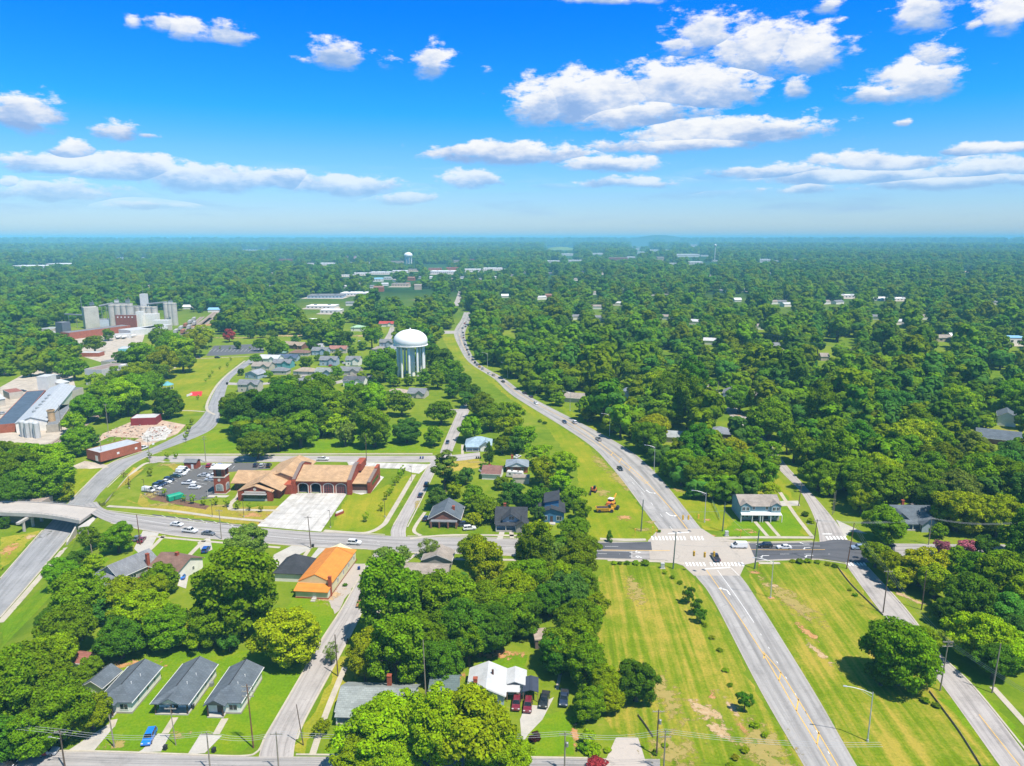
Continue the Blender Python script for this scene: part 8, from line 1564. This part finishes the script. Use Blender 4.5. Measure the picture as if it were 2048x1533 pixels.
    m = MB(); m.prism_x([(-1.25, .2), (1.25, .2), (1.25, 1.9), (.8, 2.4), (-.8, 2.4), (-1.25, 1.9)], -3.2, 2.0); m.build('box', gr, t); MB().frus((2.0, 3.3, -1.1, 1.1, .2), (2.0, 2.9, -.9, .9, 1.7)).build('ram', gr, t)
    m = MB()
    for k in range(5): m.box(-2.9 + k * 1.1, -2.75 + k * 1.1, -1.32, -1.25, .2, 1.9)
    m.build('rib', gr, t)
    land(p, 'the green compactor skip'); land(gp(1215, 1015), 'the yellow machines')

# ------------------------------------------------------------------ street furniture
PT = {}
def utility_pole(px, py, h, label, arm=1, col='pole_wood', lean=(0, 0), rot=0.0, light=False, tr=False, r=.15, group=None, name='utility_pole'):
    p = gp(px, py); t = thing(name, label, 'utility pole', p, rot, group); m = MATS[col]
    MB().tube((0, 0, -.2), (lean[0], lean[1], h), r * 1.15, r * .75, 8).build('pole', m, t)
    tops = [(0, 0, h)]
    for k in range(arm):
        z = h - .5 - k * 1.1; x0 = lean[0] * z / h
        MB().box(x0 - 1.2, x0 + 1.2, -.06, .06, z - .07, z + .07).build('crossarm', MATS['arm_grey'], t)
        for x in (-1.05, -.4, .4, 1.05): MB().tube((x0 + x, 0, z + .07), (x0 + x, 0, z + .32), .06, .035, 6).build('insulator', MATS['porcelain'], t)
    if tr: MB().lathe([(.05, h - 3.2), (.28, h - 3.2), (.28, h - 2.3), (.1, h - 2.2)], 10, cx=.4, cy=-.05).build('transformer', MATS['metal_grey'], t)
    if light:
        MB().tube((0, 0, h - 2), (-1.8, -.2, h - 1.4), .04, n=5).build('bracket', MATS['metal_grey'], t); MB().frus((-2.3, -1.7, -.35, .0, h - 1.5), (-2.25, -1.8, -.3, -.05, h - 1.3)).build('lamp_head', MATS['metal_grey'], t)
    return Vector((p.x + lean[0] * math.cos(rot), p.y + lean[0] * math.sin(rot), p.z + h))
def street_lamp(px, py, h, arm, rot, label, group='tall street lamps along the bypass'):
    p = gp(px, py); t = thing('street_lamp', label, 'street lamp', p, rot, group); m = MATS['galvanised']
    MB().tube((0, 0, 0), (0, 0, h), .15, .09, 10).build('pole', m, t); MB().tube((0, 0, 0), (0, 0, .5), .28, .24, 10).build('base', m, t)
    a = MB(); pts = [(0, 0, h - .4), (-arm * .35, 0, h + .15), (-arm * .75, 0, h + .45), (-arm, 0, h + .5)]
    for q, w in zip(pts, pts[1:]): a.tube(q, w, .07, n=6)
    a.tube((0, 0, h - 1.2), (-arm * .5, 0, h + .2), .035, n=5); a.build('arm', m, t)
    MB().frus((-arm - .75, -arm + .05, -.16, .16, h + .42), (-arm - .7, -arm, -.11, .11, h + .6)).build('lamp_head', m, t)
def slim_lamp(px, py, h, label, group=None):
    p = gp(px, py); t = thing('lamp_post', label, 'lamp post', p, 0, group); MB().tube((0, 0, 0), (0, 0, h), .09, .07, 8).build('pole', MATS['lamp_bronze'], t); MB().box(-.75, .05, -.16, .16, h, h + .12).build('lamp_head', MATS['lamp_bronze'], t); MB().tube((0, 0, 0), (0, 0, .6), .25, n=10).build('base', MATS['concrete_pale'], t)
def wire(a, b, sag, label, n=3, gap=.6, r=.03, grp=None):
    me = MB(); d = (b - a); nn = Vector((-d.y, d.x, 0)).normalized()
    for k in range(n):
        off = nn * ((k - (n - 1) / 2) * gap); P = [a + d * (i / 12) + off - Vector((0, 0, sag * 4 * (i / 12) * (1 - i / 12))) for i in range(13)]
        for q, w in zip(P, P[1:]): me.tube(q, w, r, n=3, cap=False)
    o = me.build('power_line', MATS['wire']); tag(o, label, 'power line', grp)
def build_furniture():
    M('pole_wood', (.12, .085, .06), .9, .2, 1.5); M('pole_red', (.17, .08, .045), .9, .2, 1.5); M('pole_pale', (.26, .22, .17), .9, .15, 1.5); M('pole_green', (.10, .14, .115), .7, .1, 1); M('arm_grey', (.30, .27, .23), .8, .1, 1.5); M('porcelain', (.38, .36, .33), .4, .1, 2); M('galvanised', (.50, .51, .52), .4, .08, 1, metal=.3); M('lamp_bronze', (.06, .045, .035), .5, .1, 1); M('wire', (.30, .31, .32), .5, .05); sgy = M('signal_yellow', (.60, .36, .03), .45, .08, 2)
    U = utility_pole
    a = U(507, 1496, 14.6, 'tall reddish utility pole leaning by the corner bungalow', 3, 'pole_red', (-.3, 0)); b = U(229, 1495, 7.5, 'short pale service pole in front of the first bungalow', 0, 'pole_pale', (-.3, 0)); c = U(352, 1491, 9, 'thin grey service pole between the two driveways', 1, 'pole_pale', (-.4, 0), r=.1)
    d = U(607, 1491, 9.5, 'slim dark pole on the side street verge', 0, 'pole_wood', (-.9, 0), r=.11); e = U(676, 1353, 11, 'utility pole with guy wire beside the small street tree', 0, 'pole_wood', (-.2, 0)); f = U(1313, 1512, 10.6, 'dark utility pole with transformers beside the cul de sac', 1, 'pole_wood', tr=True)
    g = U(130, 1536, 8.5, 'light armed pole at the bottom left street edge', 1, 'pole_wood', light=True); h = U(421, 1545, 9, 'white topped pole at the bottom street near the corner', 1, 'pole_pale'); i = U(558, 1545, 9, 'pole top with crossarm at the bottom street corner', 1, 'pole_pale'); j = U(1129, 1545, 9, 'pole with white box at the bottom street by the lawn', 1, 'pole_pale', tr=True); k = U(1327, 1545, 9.5, 'pole with white insulators at the cul de sac mouth', 2, 'pole_pale')
    l = U(852, 1400, 15, 'tall pale pole among the dark tree shade', 0, 'pole_pale', (-.3, 0), r=.13); m = U(1089, 1312, 7, 'thin pole by the tin roofed shelter', 0, 'pole_wood', r=.1)
    n = U(1766, 1226, 13, 'utility pole with crossarm midway down the east street', 1, 'pole_wood', (.2, 0)); o = U(1880, 1382, 13, 'utility pole with double crossarm beside the lone field tree', 2, 'pole_pale', (.4, 0)); p = U(1984, 1386, 12.5, 'utility pole at the top of the kerbside path', 0, 'pole_pale', (.3, 0)); q = U(1843, 1220, 12, 'utility pole shaded by the east street trees', 0, 'pole_wood')
    r_ = U(1693, 1138, 15.5, 'tall brown pole at the corner of the mown field', 0, 'pole_red', (1.0, 0)); s = U(1622, 1120, 14, 'dark pole on the kerb beside the turn lanes', 1, 'pole_wood', (.9, 0), light=True); t_ = U(1509, 1138, 13, 'dark green strain pole at the junction corner', 0, 'pole_green', (.6, 0), r=.22); u = U(1346, 1138, 12.5, 'grey strain pole at the junction beside the mown field', 0, 'pole_green', (.4, 0), r=.2); v = U(1282, 1063, 12, 'dark strain pole on the worn verge', 0, 'pole_green', (.4, 0), r=.2); w = U(1445, 1063, 11, 'green strain pole on the duplex lawn', 0, 'pole_green', (.3, 0), r=.2)
    x1 = U(1597, 1012, 9, 'pole beside the duplex driveway', 1, 'pole_wood', (.5, 0)); x2 = U(1665, 1030, 9, 'left of twin poles on the grassy bank', 0, 'pole_pale', r=.1); x3 = U(1668, 1026, 9, 'right of twin poles on the grassy bank', 0, 'pole_pale', r=.1)
    x4 = U(1857, 1090, 10, 'pole with crossarm in front of the dark gabled house', 1, 'pole_pale'); x5 = U(2026, 1106, 11, 'pole with crossarms at the right frame edge', 2, 'pole_wood'); y1 = U(622, 1097, 11.5, 'utility pole by the bin on the main street', 1, 'pole_wood', (-.4, 0)); y2 = U(281, 1090, 11, 'utility pole between the maroon car and the trees', 0, 'pole_red', (-.2, 0)); y3 = U(184, 1105, 8, 'short leaning pole on the lawn above the avenue', 0, 'pole_pale', (-.5, 0)); y4 = U(443, 1079, 11, 'grey pole by the slate grey sedan', 1, 'pole_pale')
    z1 = U(733, 922, 13, 'utility pole behind the station bays', 0, 'pole_wood'); z2 = U(412, 926, 13, 'pale utility pole with crossarms behind the car park', 2, 'pole_pale'); z3 = U(300, 926, 13, 'pale pole at the avenue corner', 1, 'pole_pale'); z4 = U(205, 924, 13, 'pale pole before the brick warehouse', 0, 'pole_pale'); z5 = U(217, 866, 16, 'slim pole by the rubble yard track', 1, 'pole_pale'); z6 = U(124, 864, 15, 'pole at the end of the works halls', 0, 'pole_pale'); z7 = U(312, 836, 14, 'pole beside the gazebo trees', 1, 'pole_wood'); z8 = U(372, 886, 9, 'lamp like pole at the avenue bend', 0, 'pole_wood', r=.1)
    zz = [U(920, 690 + 3, 11, 'thin pole beside the bypass queue', 0, 'pole_pale', r=.12), U(1083, 660, 14, 'transmission pole left along the wire', 1, 'pole_pale'), U(1380, 660, 14, 'transmission pole midway along the wire', 1, 'pole_pale'), U(1700, 730, 13, 'transmission pole in the right woods', 1, 'pole_pale'), U(866, 657, 12, 'pole at the far junction corner', 0, 'pole_pale'), U(1435, 800, 12, 'pole beside the clearing street', 0, 'pole_pale')]
    lines = [(g, h, 'wires along the bottom street west end'), (h, i, 'wires along the bottom street past the driveways'), (i, j, 'wires along the bottom street across the big front trees'), (j, k, 'wires along the bottom street past the lawn'), (r_, n, 'wires down the east street from the field corner'), (n, o, 'wires down the east street past the lone tree'), (x4, x5, 'wires along the main street at the right edge'), (s, x4, 'wires over the east street mouth'), (zz[1], zz[2], 'transmission wires over the central woods'), (zz[2], zz[3], 'transmission wires over the right woods')]
    for aa, bb, lb in lines: wire(aa - Vector((0, 0, .3)), bb - Vector((0, 0, .3)), 1.2, lb)
    wire(k - Vector((0, 0, .3)), Vector((70, 118, 9)), 1, 'wires leaving over the mown field'); wire(o - Vector((0, 0, .4)), Vector((112, 112, 12.5)), 1, 'wires leaving down the east street'); wire(Vector((-170, 138, 8)), g - Vector((0, 0, .3)), 1, 'wires entering over the oak shade')
    # lamps of the bypass
    for px, py, h_, ar, lb in [(1735, 1483, 11.5, 5.0, 'nearest tall street lamp in the right mown field'), (1541, 1196, 11.5, 5.0, 'tall street lamp below the junction crossing'), (1409, 1045, 11.5, 4.5, 'tall street lamp above the hanging signals'), (1308, 943, 11.5, 4, 'tall street lamp beside the black car on the bypass'), (1219, 872, 11.5, 4, 'tall street lamp beside the silver pickup'), (1140, 822, 11.5, 4, 'tall street lamp by the tan roofed beige house'), (1071, 787, 11.5, 4, 'tall street lamp on the bypass bend'), (1015, 757, 11.5, 4, 'tall street lamp at the dark wood edge'), (975, 735, 11.5, 4, 'tall street lamp at the queue tail'), (952, 700, 11.5, 4, 'farthest tall street lamp beside the queue')]: street_lamp(px, py, h_, ar, R(-14), lb)
    for px, py, lb in [(425, 1037 - 3, 'bronze lamp post at the station front bed'), (770, 1035, 'bronze lamp post on the station side lawn'), (823, 962, 'bronze lamp post by the rear concrete'), (290, 990, 'bronze lamp post at the fence corner'), (259, 978, 'bronze lamp post on the dry lawn'), (488, 1035, 'bronze lamp post before the gable lawn'), (661, 1056, 'bronze lamp post at the apron edge'), (436, 975, 'bronze lamp post beside the tower')]: slim_lamp(px, py, 6.5, lb, 'bronze lamp posts around the fire station')
    # hanging signals over the junction
    def signal(px, py, z, rot, lb):
        q_ = at(px, py, z); t = thing('traffic_signal', lb, 'traffic signal', q_, rot, 'yellow signal heads hung over the junction'); MB().box(-.28, .28, -.22, .22, -.9, .75).build('housing', sgy, t)
        for kz in (-.55, -.05, .45):
            MB().tube((0, -.24, kz), (0, -.22, kz), .15, n=10).build('lens', MATS['bumper_black'], t); MB().box(-.2, .2, -.42, -.23, kz + .15, kz + .19).build('visor', sgy, t)
        MB().tube((0, 0, .75), (0, 0, 1.3), .04, n=5).build('hanger', MATS['metal_grey'], t); return q_
    south = [signal(px, py, 6.5, R(5), lb) for px, py, lb in [(1388, 1107, 'left of the three near hanging signals'), (1409.5, 1109.5, 'middle of the three near hanging signals'), (1428, 1108, 'right of the three near hanging signals above the pickup')]]
    north = [signal(px, py, 6.5, R(185), lb) for px, py, lb in [(1366, 1035, 'left of the far hanging signals'), (1377, 1035, 'middle of the far hanging signals'), (1397, 1033, 'right of the far hanging signals')]]
    wire(u - Vector((0, 0, 4.2)), t_ - Vector((0, 0, 4.2)), .9, 'span wire of the near signals', 1); wire(v - Vector((0, 0, 3.5)), w - Vector((0, 0, 3.2)), .8, 'span wire of the far signals', 1); wire(u - Vector((0, 0, 3.5)), v - Vector((0, 0, 3.5)), .8, 'span wire along the west side of the junction', 1); wire(t_ - Vector((0, 0, 3.5)), w - Vector((0, 0, 3.2)), .8, 'span wire along the east side of the junction', 1)
    # small yellow pedestrian heads, cabinets, hydrant
    for px, py, lb in [(1305, 1069, 'yellow pedestrian signal on the verge corner'), (1313, 1075, 'second yellow pedestrian signal at the crossing end'), (1481, 1076, 'yellow pedestrian signal on the duplex side'), (1517, 1146, 'yellow pedestrian post at the field corner'), (1270, 1073, 'white and yellow marker post on the verge')]:
        q_ = gp(px, py); t = thing('pedestrian_signal', lb, 'signal post', q_); MB().tube((0, 0, 0), (0, 0, 2.4), .07, n=8).build('post', sgy, t); MB().box(-.22, .22, -.18, .18, 2.2, 2.85).build('housing', sgy, t)
    for px, py, lb in [(1325, 1137, 'grey signal cabinet on a pad by the mown field'), (1453, 1072, 'grey signal cabinet on the duplex lawn corner')]:
        q_ = gp(px, py); t = thing('signal_cabinet', lb, 'cabinet', q_); MB().box(-.55, .55, -.4, .4, .15, 1.7).build('box', M('cabinet_grey', (.45, .45, .42), .6), t); MB().box(-.8, .8, -.6, .6, 0, .15).build('pad', MATS['concrete_pale'], t); MB().box(-.6, .6, -.45, .45, 1.7, 1.78).build('lid', MATS['cabinet_grey'], t)
    # banner board on the station lawn
    q_ = gp(679, 1030); t = thing('sign_board', 'low brick sign with a pale top on the station lawn', 'sign', q_, R(58)); MB().box(-2.1, 2.1, -.3, .3, 0, 1.0).build('plinth', MATS['station_brick'], t); MB().box(-1.7, 1.7, -.2, .2, 1.0, 1.6).build('panel', MATS['trim_white'], t)
    q_ = gp(1593, 1075); 
    # bins
    bb = M('bin_blue', (.01, .045, .2), .6); 
    for px, py, c, lb in [(718, 1140, bb, 'blue wheelie bin alone on the side street edge'), (690, 1143, bb, 'blue wheelie bin against the orange roofed hall'), (841, 918, bb, 'left blue bin on the back street corner'), (846, 918, bb, 'right blue bin on the back street corner'), (953, 918, MATS['bumper_black'], 'first black bin on the street verge by the pine'), (957, 918, MATS['bumper_black'], 'second black bin on the street verge by the pine'), (961, 918, MATS['bumper_black'], 'third black bin on the street verge by the pine'), (626, 1095, MATS['bumper_black'], 'black bin by the main street pole'), (331, 1500, MATS['bumper_black'], 'black bin beside the driveway lawn'), (428, 1505, MATS['bumper_black'], 'black bin at the second driveway'), (386, 1418, MATS['bumper_black'], 'dark bin beside the middle bungalow')]:
        q_ = gp(px, py); t = thing('wheelie_bin', lb, 'bin', q_, rnd.uniform(-.3, .3)); MB().frus((-.27, .27, -.3, .3, .08), (-.34, .34, -.4, .36, 1.0)).build('body', c, t); MB().frus((-.36, .36, -.42, .4, 1.0), (-.3, .3, -.36, .3, 1.1)).build('lid', c, t); MB().tube((-.3, .32, .12), (.3, .32, .12), .12, n=8).build('wheel', MATS['tyre'], t)
    # court and gazebo in the park
    q_ = gp(336, 778); t = thing('gazebo', 'small teal roofed gazebo beside the park oaks', 'gazebo', q_, .2, None); MB().lathe([(4.2, 3), (1.5, 4.4), (1.4, 4.7), (.05, 5.3)], 8).build('roof', M('gazebo_teal', (.12, .34, .36), .6), t)
    for kk in range(8): MB().tube((3.6 * math.cos(kk * .785), 3.6 * math.sin(kk * .785), 0), (3.6 * math.cos(kk * .785), 3.6 * math.sin(kk * .785), 3), .12, n=6).build('post', MATS['trim_white'], t)
    land(q_, 'the park gazebo'); land(gp(390, 788), 'the red court')
    q_ = gp(379, 792); t = thing('court_board', 'white and teal board fence along the red court', 'board', q_, R(80)); MB().box(-3, 3, -.1, .1, 0, 1.4).build('panel', MATS['trim_white'], t)
    # flags far off
    for px, lb in ((697, 'tall flagpole with a large flag left of the far water tower'), (714, 'second tall flagpole with a large flag nearer the far water tower')):
        q_ = at(px, 528); t = thing('flagpole', lb, 'flagpole', q_); MB().tube((0, 0, 0), (0, 0, 36), .45, .25, 8).build('pole', MATS['metal_grey'], t); fl = MB(); n_ = 8
        for kk in range(n_):
            x0, x1 = -kk * 1.6, -(kk + 1) * 1.6; z0, z1 = -kk * .9, -(kk + 1) * .9; y0, y1 = math.sin(kk * .9) * .5, math.sin((kk + 1) * .9) * .5
            for s_ in range(6): fl.add([(x0, y0, 35 + z0 - s_ * 1.5), (x1, y1, 35 + z1 - s_ * 1.5), (x1, y1, 33.5 + z1 - s_ * 1.5), (x0, y0, 33.5 + z0 - s_ * 1.5)], [(0, 1, 2, 3)], 2 if kk < 3 and s_ < 3 else s_ % 2)
        fl.build('flag', [M('flag_red', (.5, .05, .07), .8), MATS['trim_white'], M('flag_blue', (.03, .05, .2), .8)], t)
    q_ = at(1429, 524); t = thing('radar_dome', 'tiny white ball on a mast over the right woods', 'dome', q_); MB().tube((0, 0, 0), (0, 0, 66), 1.6, n=10).build('mast', MATS['panel_white'], t); MB().lathe([(.1, 76), (4, 74.5), (5.6, 70.5), (4, 66.5), (.1, 65)], 16).build('ball', MATS['panel_white'], t); FAR_CLEAR.append((1429, 524, 4, 2))
    # fences: field edge, station fence, retaining rail
    def fence(name, pts, h_, lb, mat, post=2.5, rails=2, group=None, solid=False):
        P = crom([tuple(gp(*z)[:2]) for z in pts], 6); t = thing(name, lb, 'fence', (P[0][0], P[0][1], 0)); o0 = Vector(P[0]); rl = MB(); acc = 0
        for aa, bb_ in zip(P, P[1:]):
            aa, bb_ = Vector(aa) - o0, Vector(bb_) - o0; za, zb = hgt(*(aa + o0)), hgt(*(bb_ + o0))
            if solid:
                nn = Vector((-(bb_ - aa).y, (bb_ - aa).x)).normalized() * .04; rl.add([(*aa, za), (*bb_, zb), (*bb_, zb + h_), (*aa, za + h_), (*(aa + nn), za), (*(bb_ + nn), zb), (*(bb_ + nn), zb + h_), (*(aa + nn), za + h_)], [(0, 1, 2, 3), (7, 6, 5, 4), (3, 2, 6, 7)])
            else:
                for kk in range(rails): zz_ = h_ * (kk + 1) / (rails + .3); rl.tube((*aa, za + zz_), (*bb_, zb + zz_), .05, n=4)
            L = (bb_ - aa).length; acc += L
            if acc >= post: acc = 0; MB().tube((*aa, za), (*aa, za + h_ + .1), .08, n=6).build('post', mat, t)
        rl.build('panel' if solid else 'rail', mat, t)
    wf = M('fence_weathered', (.30, .22, .16), .9, .25, 2)
    fence('field_fence', [(1674, 1134), (1700, 1168), (1735, 1203), (1766, 1232)], .5, 'weathered plank fence along the upper edge of the right mown field', wf, 2.4, solid=True); fence('field_fence', [(1858, 1384), (1885, 1420), (1920, 1468), (1965, 1540)], .5, 'weathered plank fence running to the bottom frame edge', wf, 2.4, solid=True)
    fence('yard_fence', [(1275, 1432), (1290, 1452), (1306, 1476)], .6, 'broken dark fence line beside the cul de sac', wf, 2, solid=True); fence('steel_fence', [(290, 985), (330, 997), (366, 1006), (384, 1008)], 1.8, 'black steel fence along the mulch bed', MATS['lamp_bronze'], 2, 2); fence('steel_fence', [(300, 982), (335, 957), (362, 938)], 1.2, 'black steel rail behind the fence row of cars', MATS['lamp_bronze'], 3, 2); fence('guard_rail', [(198, 1008), (212, 1012)], 1.1, 'short dark guard rail at the bridge end', MATS['lamp_bronze'], 1, 3)
    fence('chain_fence', [(1418, 995), (1428, 1015), (1440, 1042)], 1.6, 'green mesh fence line along the duplex side lawn', M('fence_green', (.1, .2, .1), .7), 3, 3); fence('steel_fence', [(398, 1000), (420, 990), (436, 984)], 1.1, 'grey ramp railing leading to the tower', MATS['metal_grey'], 1.2, 3)
    # utility shed in the car park
    q_ = gp(381, 938); t = thing('generator_house', 'small red brick enclosure with grey roof in the car park corner', 'shed', q_, R(-3)); MB().box(-2.8, 2.8, 0, 4, 0, 3).build('wall', MATS['station_brick'], t); m_ = MB(); roof_gable(m_, 5.6, 0, 4, 3, 1, .3, 'x'); m_.build('roof', MATS['shingle_grey'], t); MB().box(.4, 1.5, -.06, 0, 0, 2.1).build('door', MATS['trim_white'], t)
    # railway
    bal = M('ballast', (.30, .235, .185), .95, .2, .4)
    for pts, w_ in [([(330, 700), (362, 680), (392, 655), (418, 636), (432, 624)], 9), ([(340, 690), (380, 655), (405, 634)], 6), ([(365, 690), (395, 662), (424, 636)], 8), ([(90, 900), (120, 880), (165, 851), (205, 826)], 5)]:
        strip('railway_bed', pts, w_, bal, .03)
        L, Rr = centreline(pts, 1.5)
        rb_ = MB()
        for E in (L, Rr):
            for aa, bb_ in zip(E, E[1:]): rb_.tube((*aa, .15), (*bb_, .15), .09, n=4)
        tag(rb_.build('rail_line', MATS['rust']), kind='structure')
    hop = M('hopper_grey', (.40, .39, .37), .7, .15, .5); rw = M('boxcar_rust', (.32, .13, .07), .8, .2, .5)
    for kk, (px, py) in enumerate([(352, 668), (362, 661), (371, 655), (380, 648.5), (388, 643), (366, 668), (378, 659), (389, 651)]):
        q_ = gp(px, py); hd = head_px((352, 668), (388, 643)); t = thing('freight_car', ['pale grey hopper wagon', 'rust brown hopper wagon'][kk in (2, 5)] + ' in the mill siding, ' + ['nearest the packing hall', 'second from the packing hall', 'third from the packing hall', 'fourth from the packing hall', 'farthest along the siding', 'first on the outer track', 'second on the outer track', 'third on the outer track'][kk], 'wagon', (q_.x, q_.y, .2), hd); m_ = MB(); m_.prism_x([(-1.5, 1.4), (0, 1.1), (1.5, 1.4), (1.6, 4.2), (1.1, 4.7), (-1.1, 4.7), (-1.6, 4.2)], -6.5, 6.5); m_.build('body', rw if kk in (2, 5) else hop, t)
        for sx in (-4.5, 4.5): MB().box(sx - 1.2, sx + 1.2, -1.2, 1.2, 0, 1.1).build('bogie', MATS['bumper_black'], t)
    for kk, (px, py) in enumerate([(240, 678), (251, 677.5), (263, 676)]):
        q_ = gp(px, py); t = thing('tanker_trailer', 'white tanker trailer backed to the mill dock, ' + ['left one', 'middle one', 'right one'][kk], 'trailer', q_, R(70)); MB().tube((-5, 0, 2.1), (5, 0, 2.1), 1.25, n=14).build('tank', MATS['panel_white'], t)
        for sx in (-3.6, -2.4): MB().tube((sx, -1.2, .5), (sx, 1.2, .5), .5, n=10).build('axle', MATS['tyre'], t)
    # demolition rubble: loose heaps nobody could count
    rb = MB(); g = random.Random(9)
    for _ in range(420):
        px, py = g.uniform(200, 365), g.uniform(842, 884)
        if not inside(px, py, [(205, 880), (215, 862), (262, 848), (330, 850), (365, 852), (345, 866), (300, 884), (230, 888)]): continue
        q_ = gp(px, py); s_ = g.uniform(.2, .9); rb.add([(q_.x + g.uniform(-s_, s_), q_.y + g.uniform(-s_, s_), q_.z + g.uniform(0, s_) * (kk % 2 or .4)) for kk in range(6)], [(0, 1, 2), (0, 2, 3), (3, 4, 5), (1, 4, 5), (0, 4, 1), (2, 5, 3)], g.randrange(3))
    tag(rb.build('rubble', [M('rubble_brick', (.36, .15, .09), .95), M('rubble_pale', (.5, .42, .33), .95), M('rubble_grey', (.3, .27, .24), .95)]), kind='stuff')
    for pts, ph in [((1400, 1100), 'the signal junction'), ((1368, 1010), 'the bypass above the junction'), ((1250, 905), 'the bypass middle stretch'), ((1120, 830), 'the bypass upper stretch'), ((1000, 750), 'the bypass bend'), ((925, 670), 'the far junction'), ((1560, 1320), 'the bypass foot'), ((1290, 1250), 'the left mown field'), ((1640, 1300), 'the right mown field'), ((1860, 1290), 'the lower east street'), ((1580, 950), 'the upper east street'), ((1460, 840), 'the top of the east street'), ((640, 1300), 'the lower side street'), ((715, 1180), 'the flat trailer'), ((830, 990), 'the upper side street'), ((900, 860), 'the north street'), ((560, 1085), 'the main street before the station'), ((980, 1095), 'the main street centre'), ((60, 1130), 'the sunken avenue'), ((240, 950), 'the avenue bend'), ((450, 770), 'the upper avenue'), ((560, 860), 'the meadow behind the station'), ((400, 900), 'the avenue corner'), ((150, 850), 'the lower railway'), ((380, 660), 'the mill sidings'), ((700, 1010), 'the station lawn'), ((560, 740), 'the middle of the neighbourhood'), ((690, 715), 'the upper neighbourhood'), ((100, 1500), 'the oak shaded street end'), ((340, 1310), 'the back lawn of the bungalows'), ((1250, 1500), 'the cul de sac'), ((1700, 800), 'the middle of the right woods'), ((1800, 720), 'the deep right woods'), ((1250, 700), 'the central woods'), ((1100, 700), 'the woods beside the bypass queue'), ((1900, 960), 'the woods behind the dark gabled house'), ((2000, 1180), 'the woods right of the lower east street')]:
        LANDMARKS.append((*gp(*pts)[:2], ph))
# ------------------------------------------------------------------ assemble
build_world(); build_ground(); build_haze(); build_roads(); build_markings()
templates()
if 'build_buildings' in globals():
    build_buildings(); build_vehicles(); build_furniture()
else:
    LANDMARKS.append((0, 200, 'the street'))
rest = build_trees()
build_forest(rest)
sc.view_settings.view_transform = 'Standard'; sc.view_settings.look = 'None'; sc.view_settings.gamma = 1.0; sc.view_settings.use_curve_mapping = False
sc.view_settings.exposure = EXPOSURE
sc.render.engine = 'CYCLES'
cy = sc.cycles
cy.max_bounces = 5; cy.diffuse_bounces = 2; cy.glossy_bounces = 2; cy.transmission_bounces = 2; cy.transparent_max_bounces = 24; cy.volume_bounces = 0
cy.use_denoising = True; cy.denoiser = 'OPENIMAGEDENOISE'; cy.caustics_reflective = False; cy.caustics_refractive = False
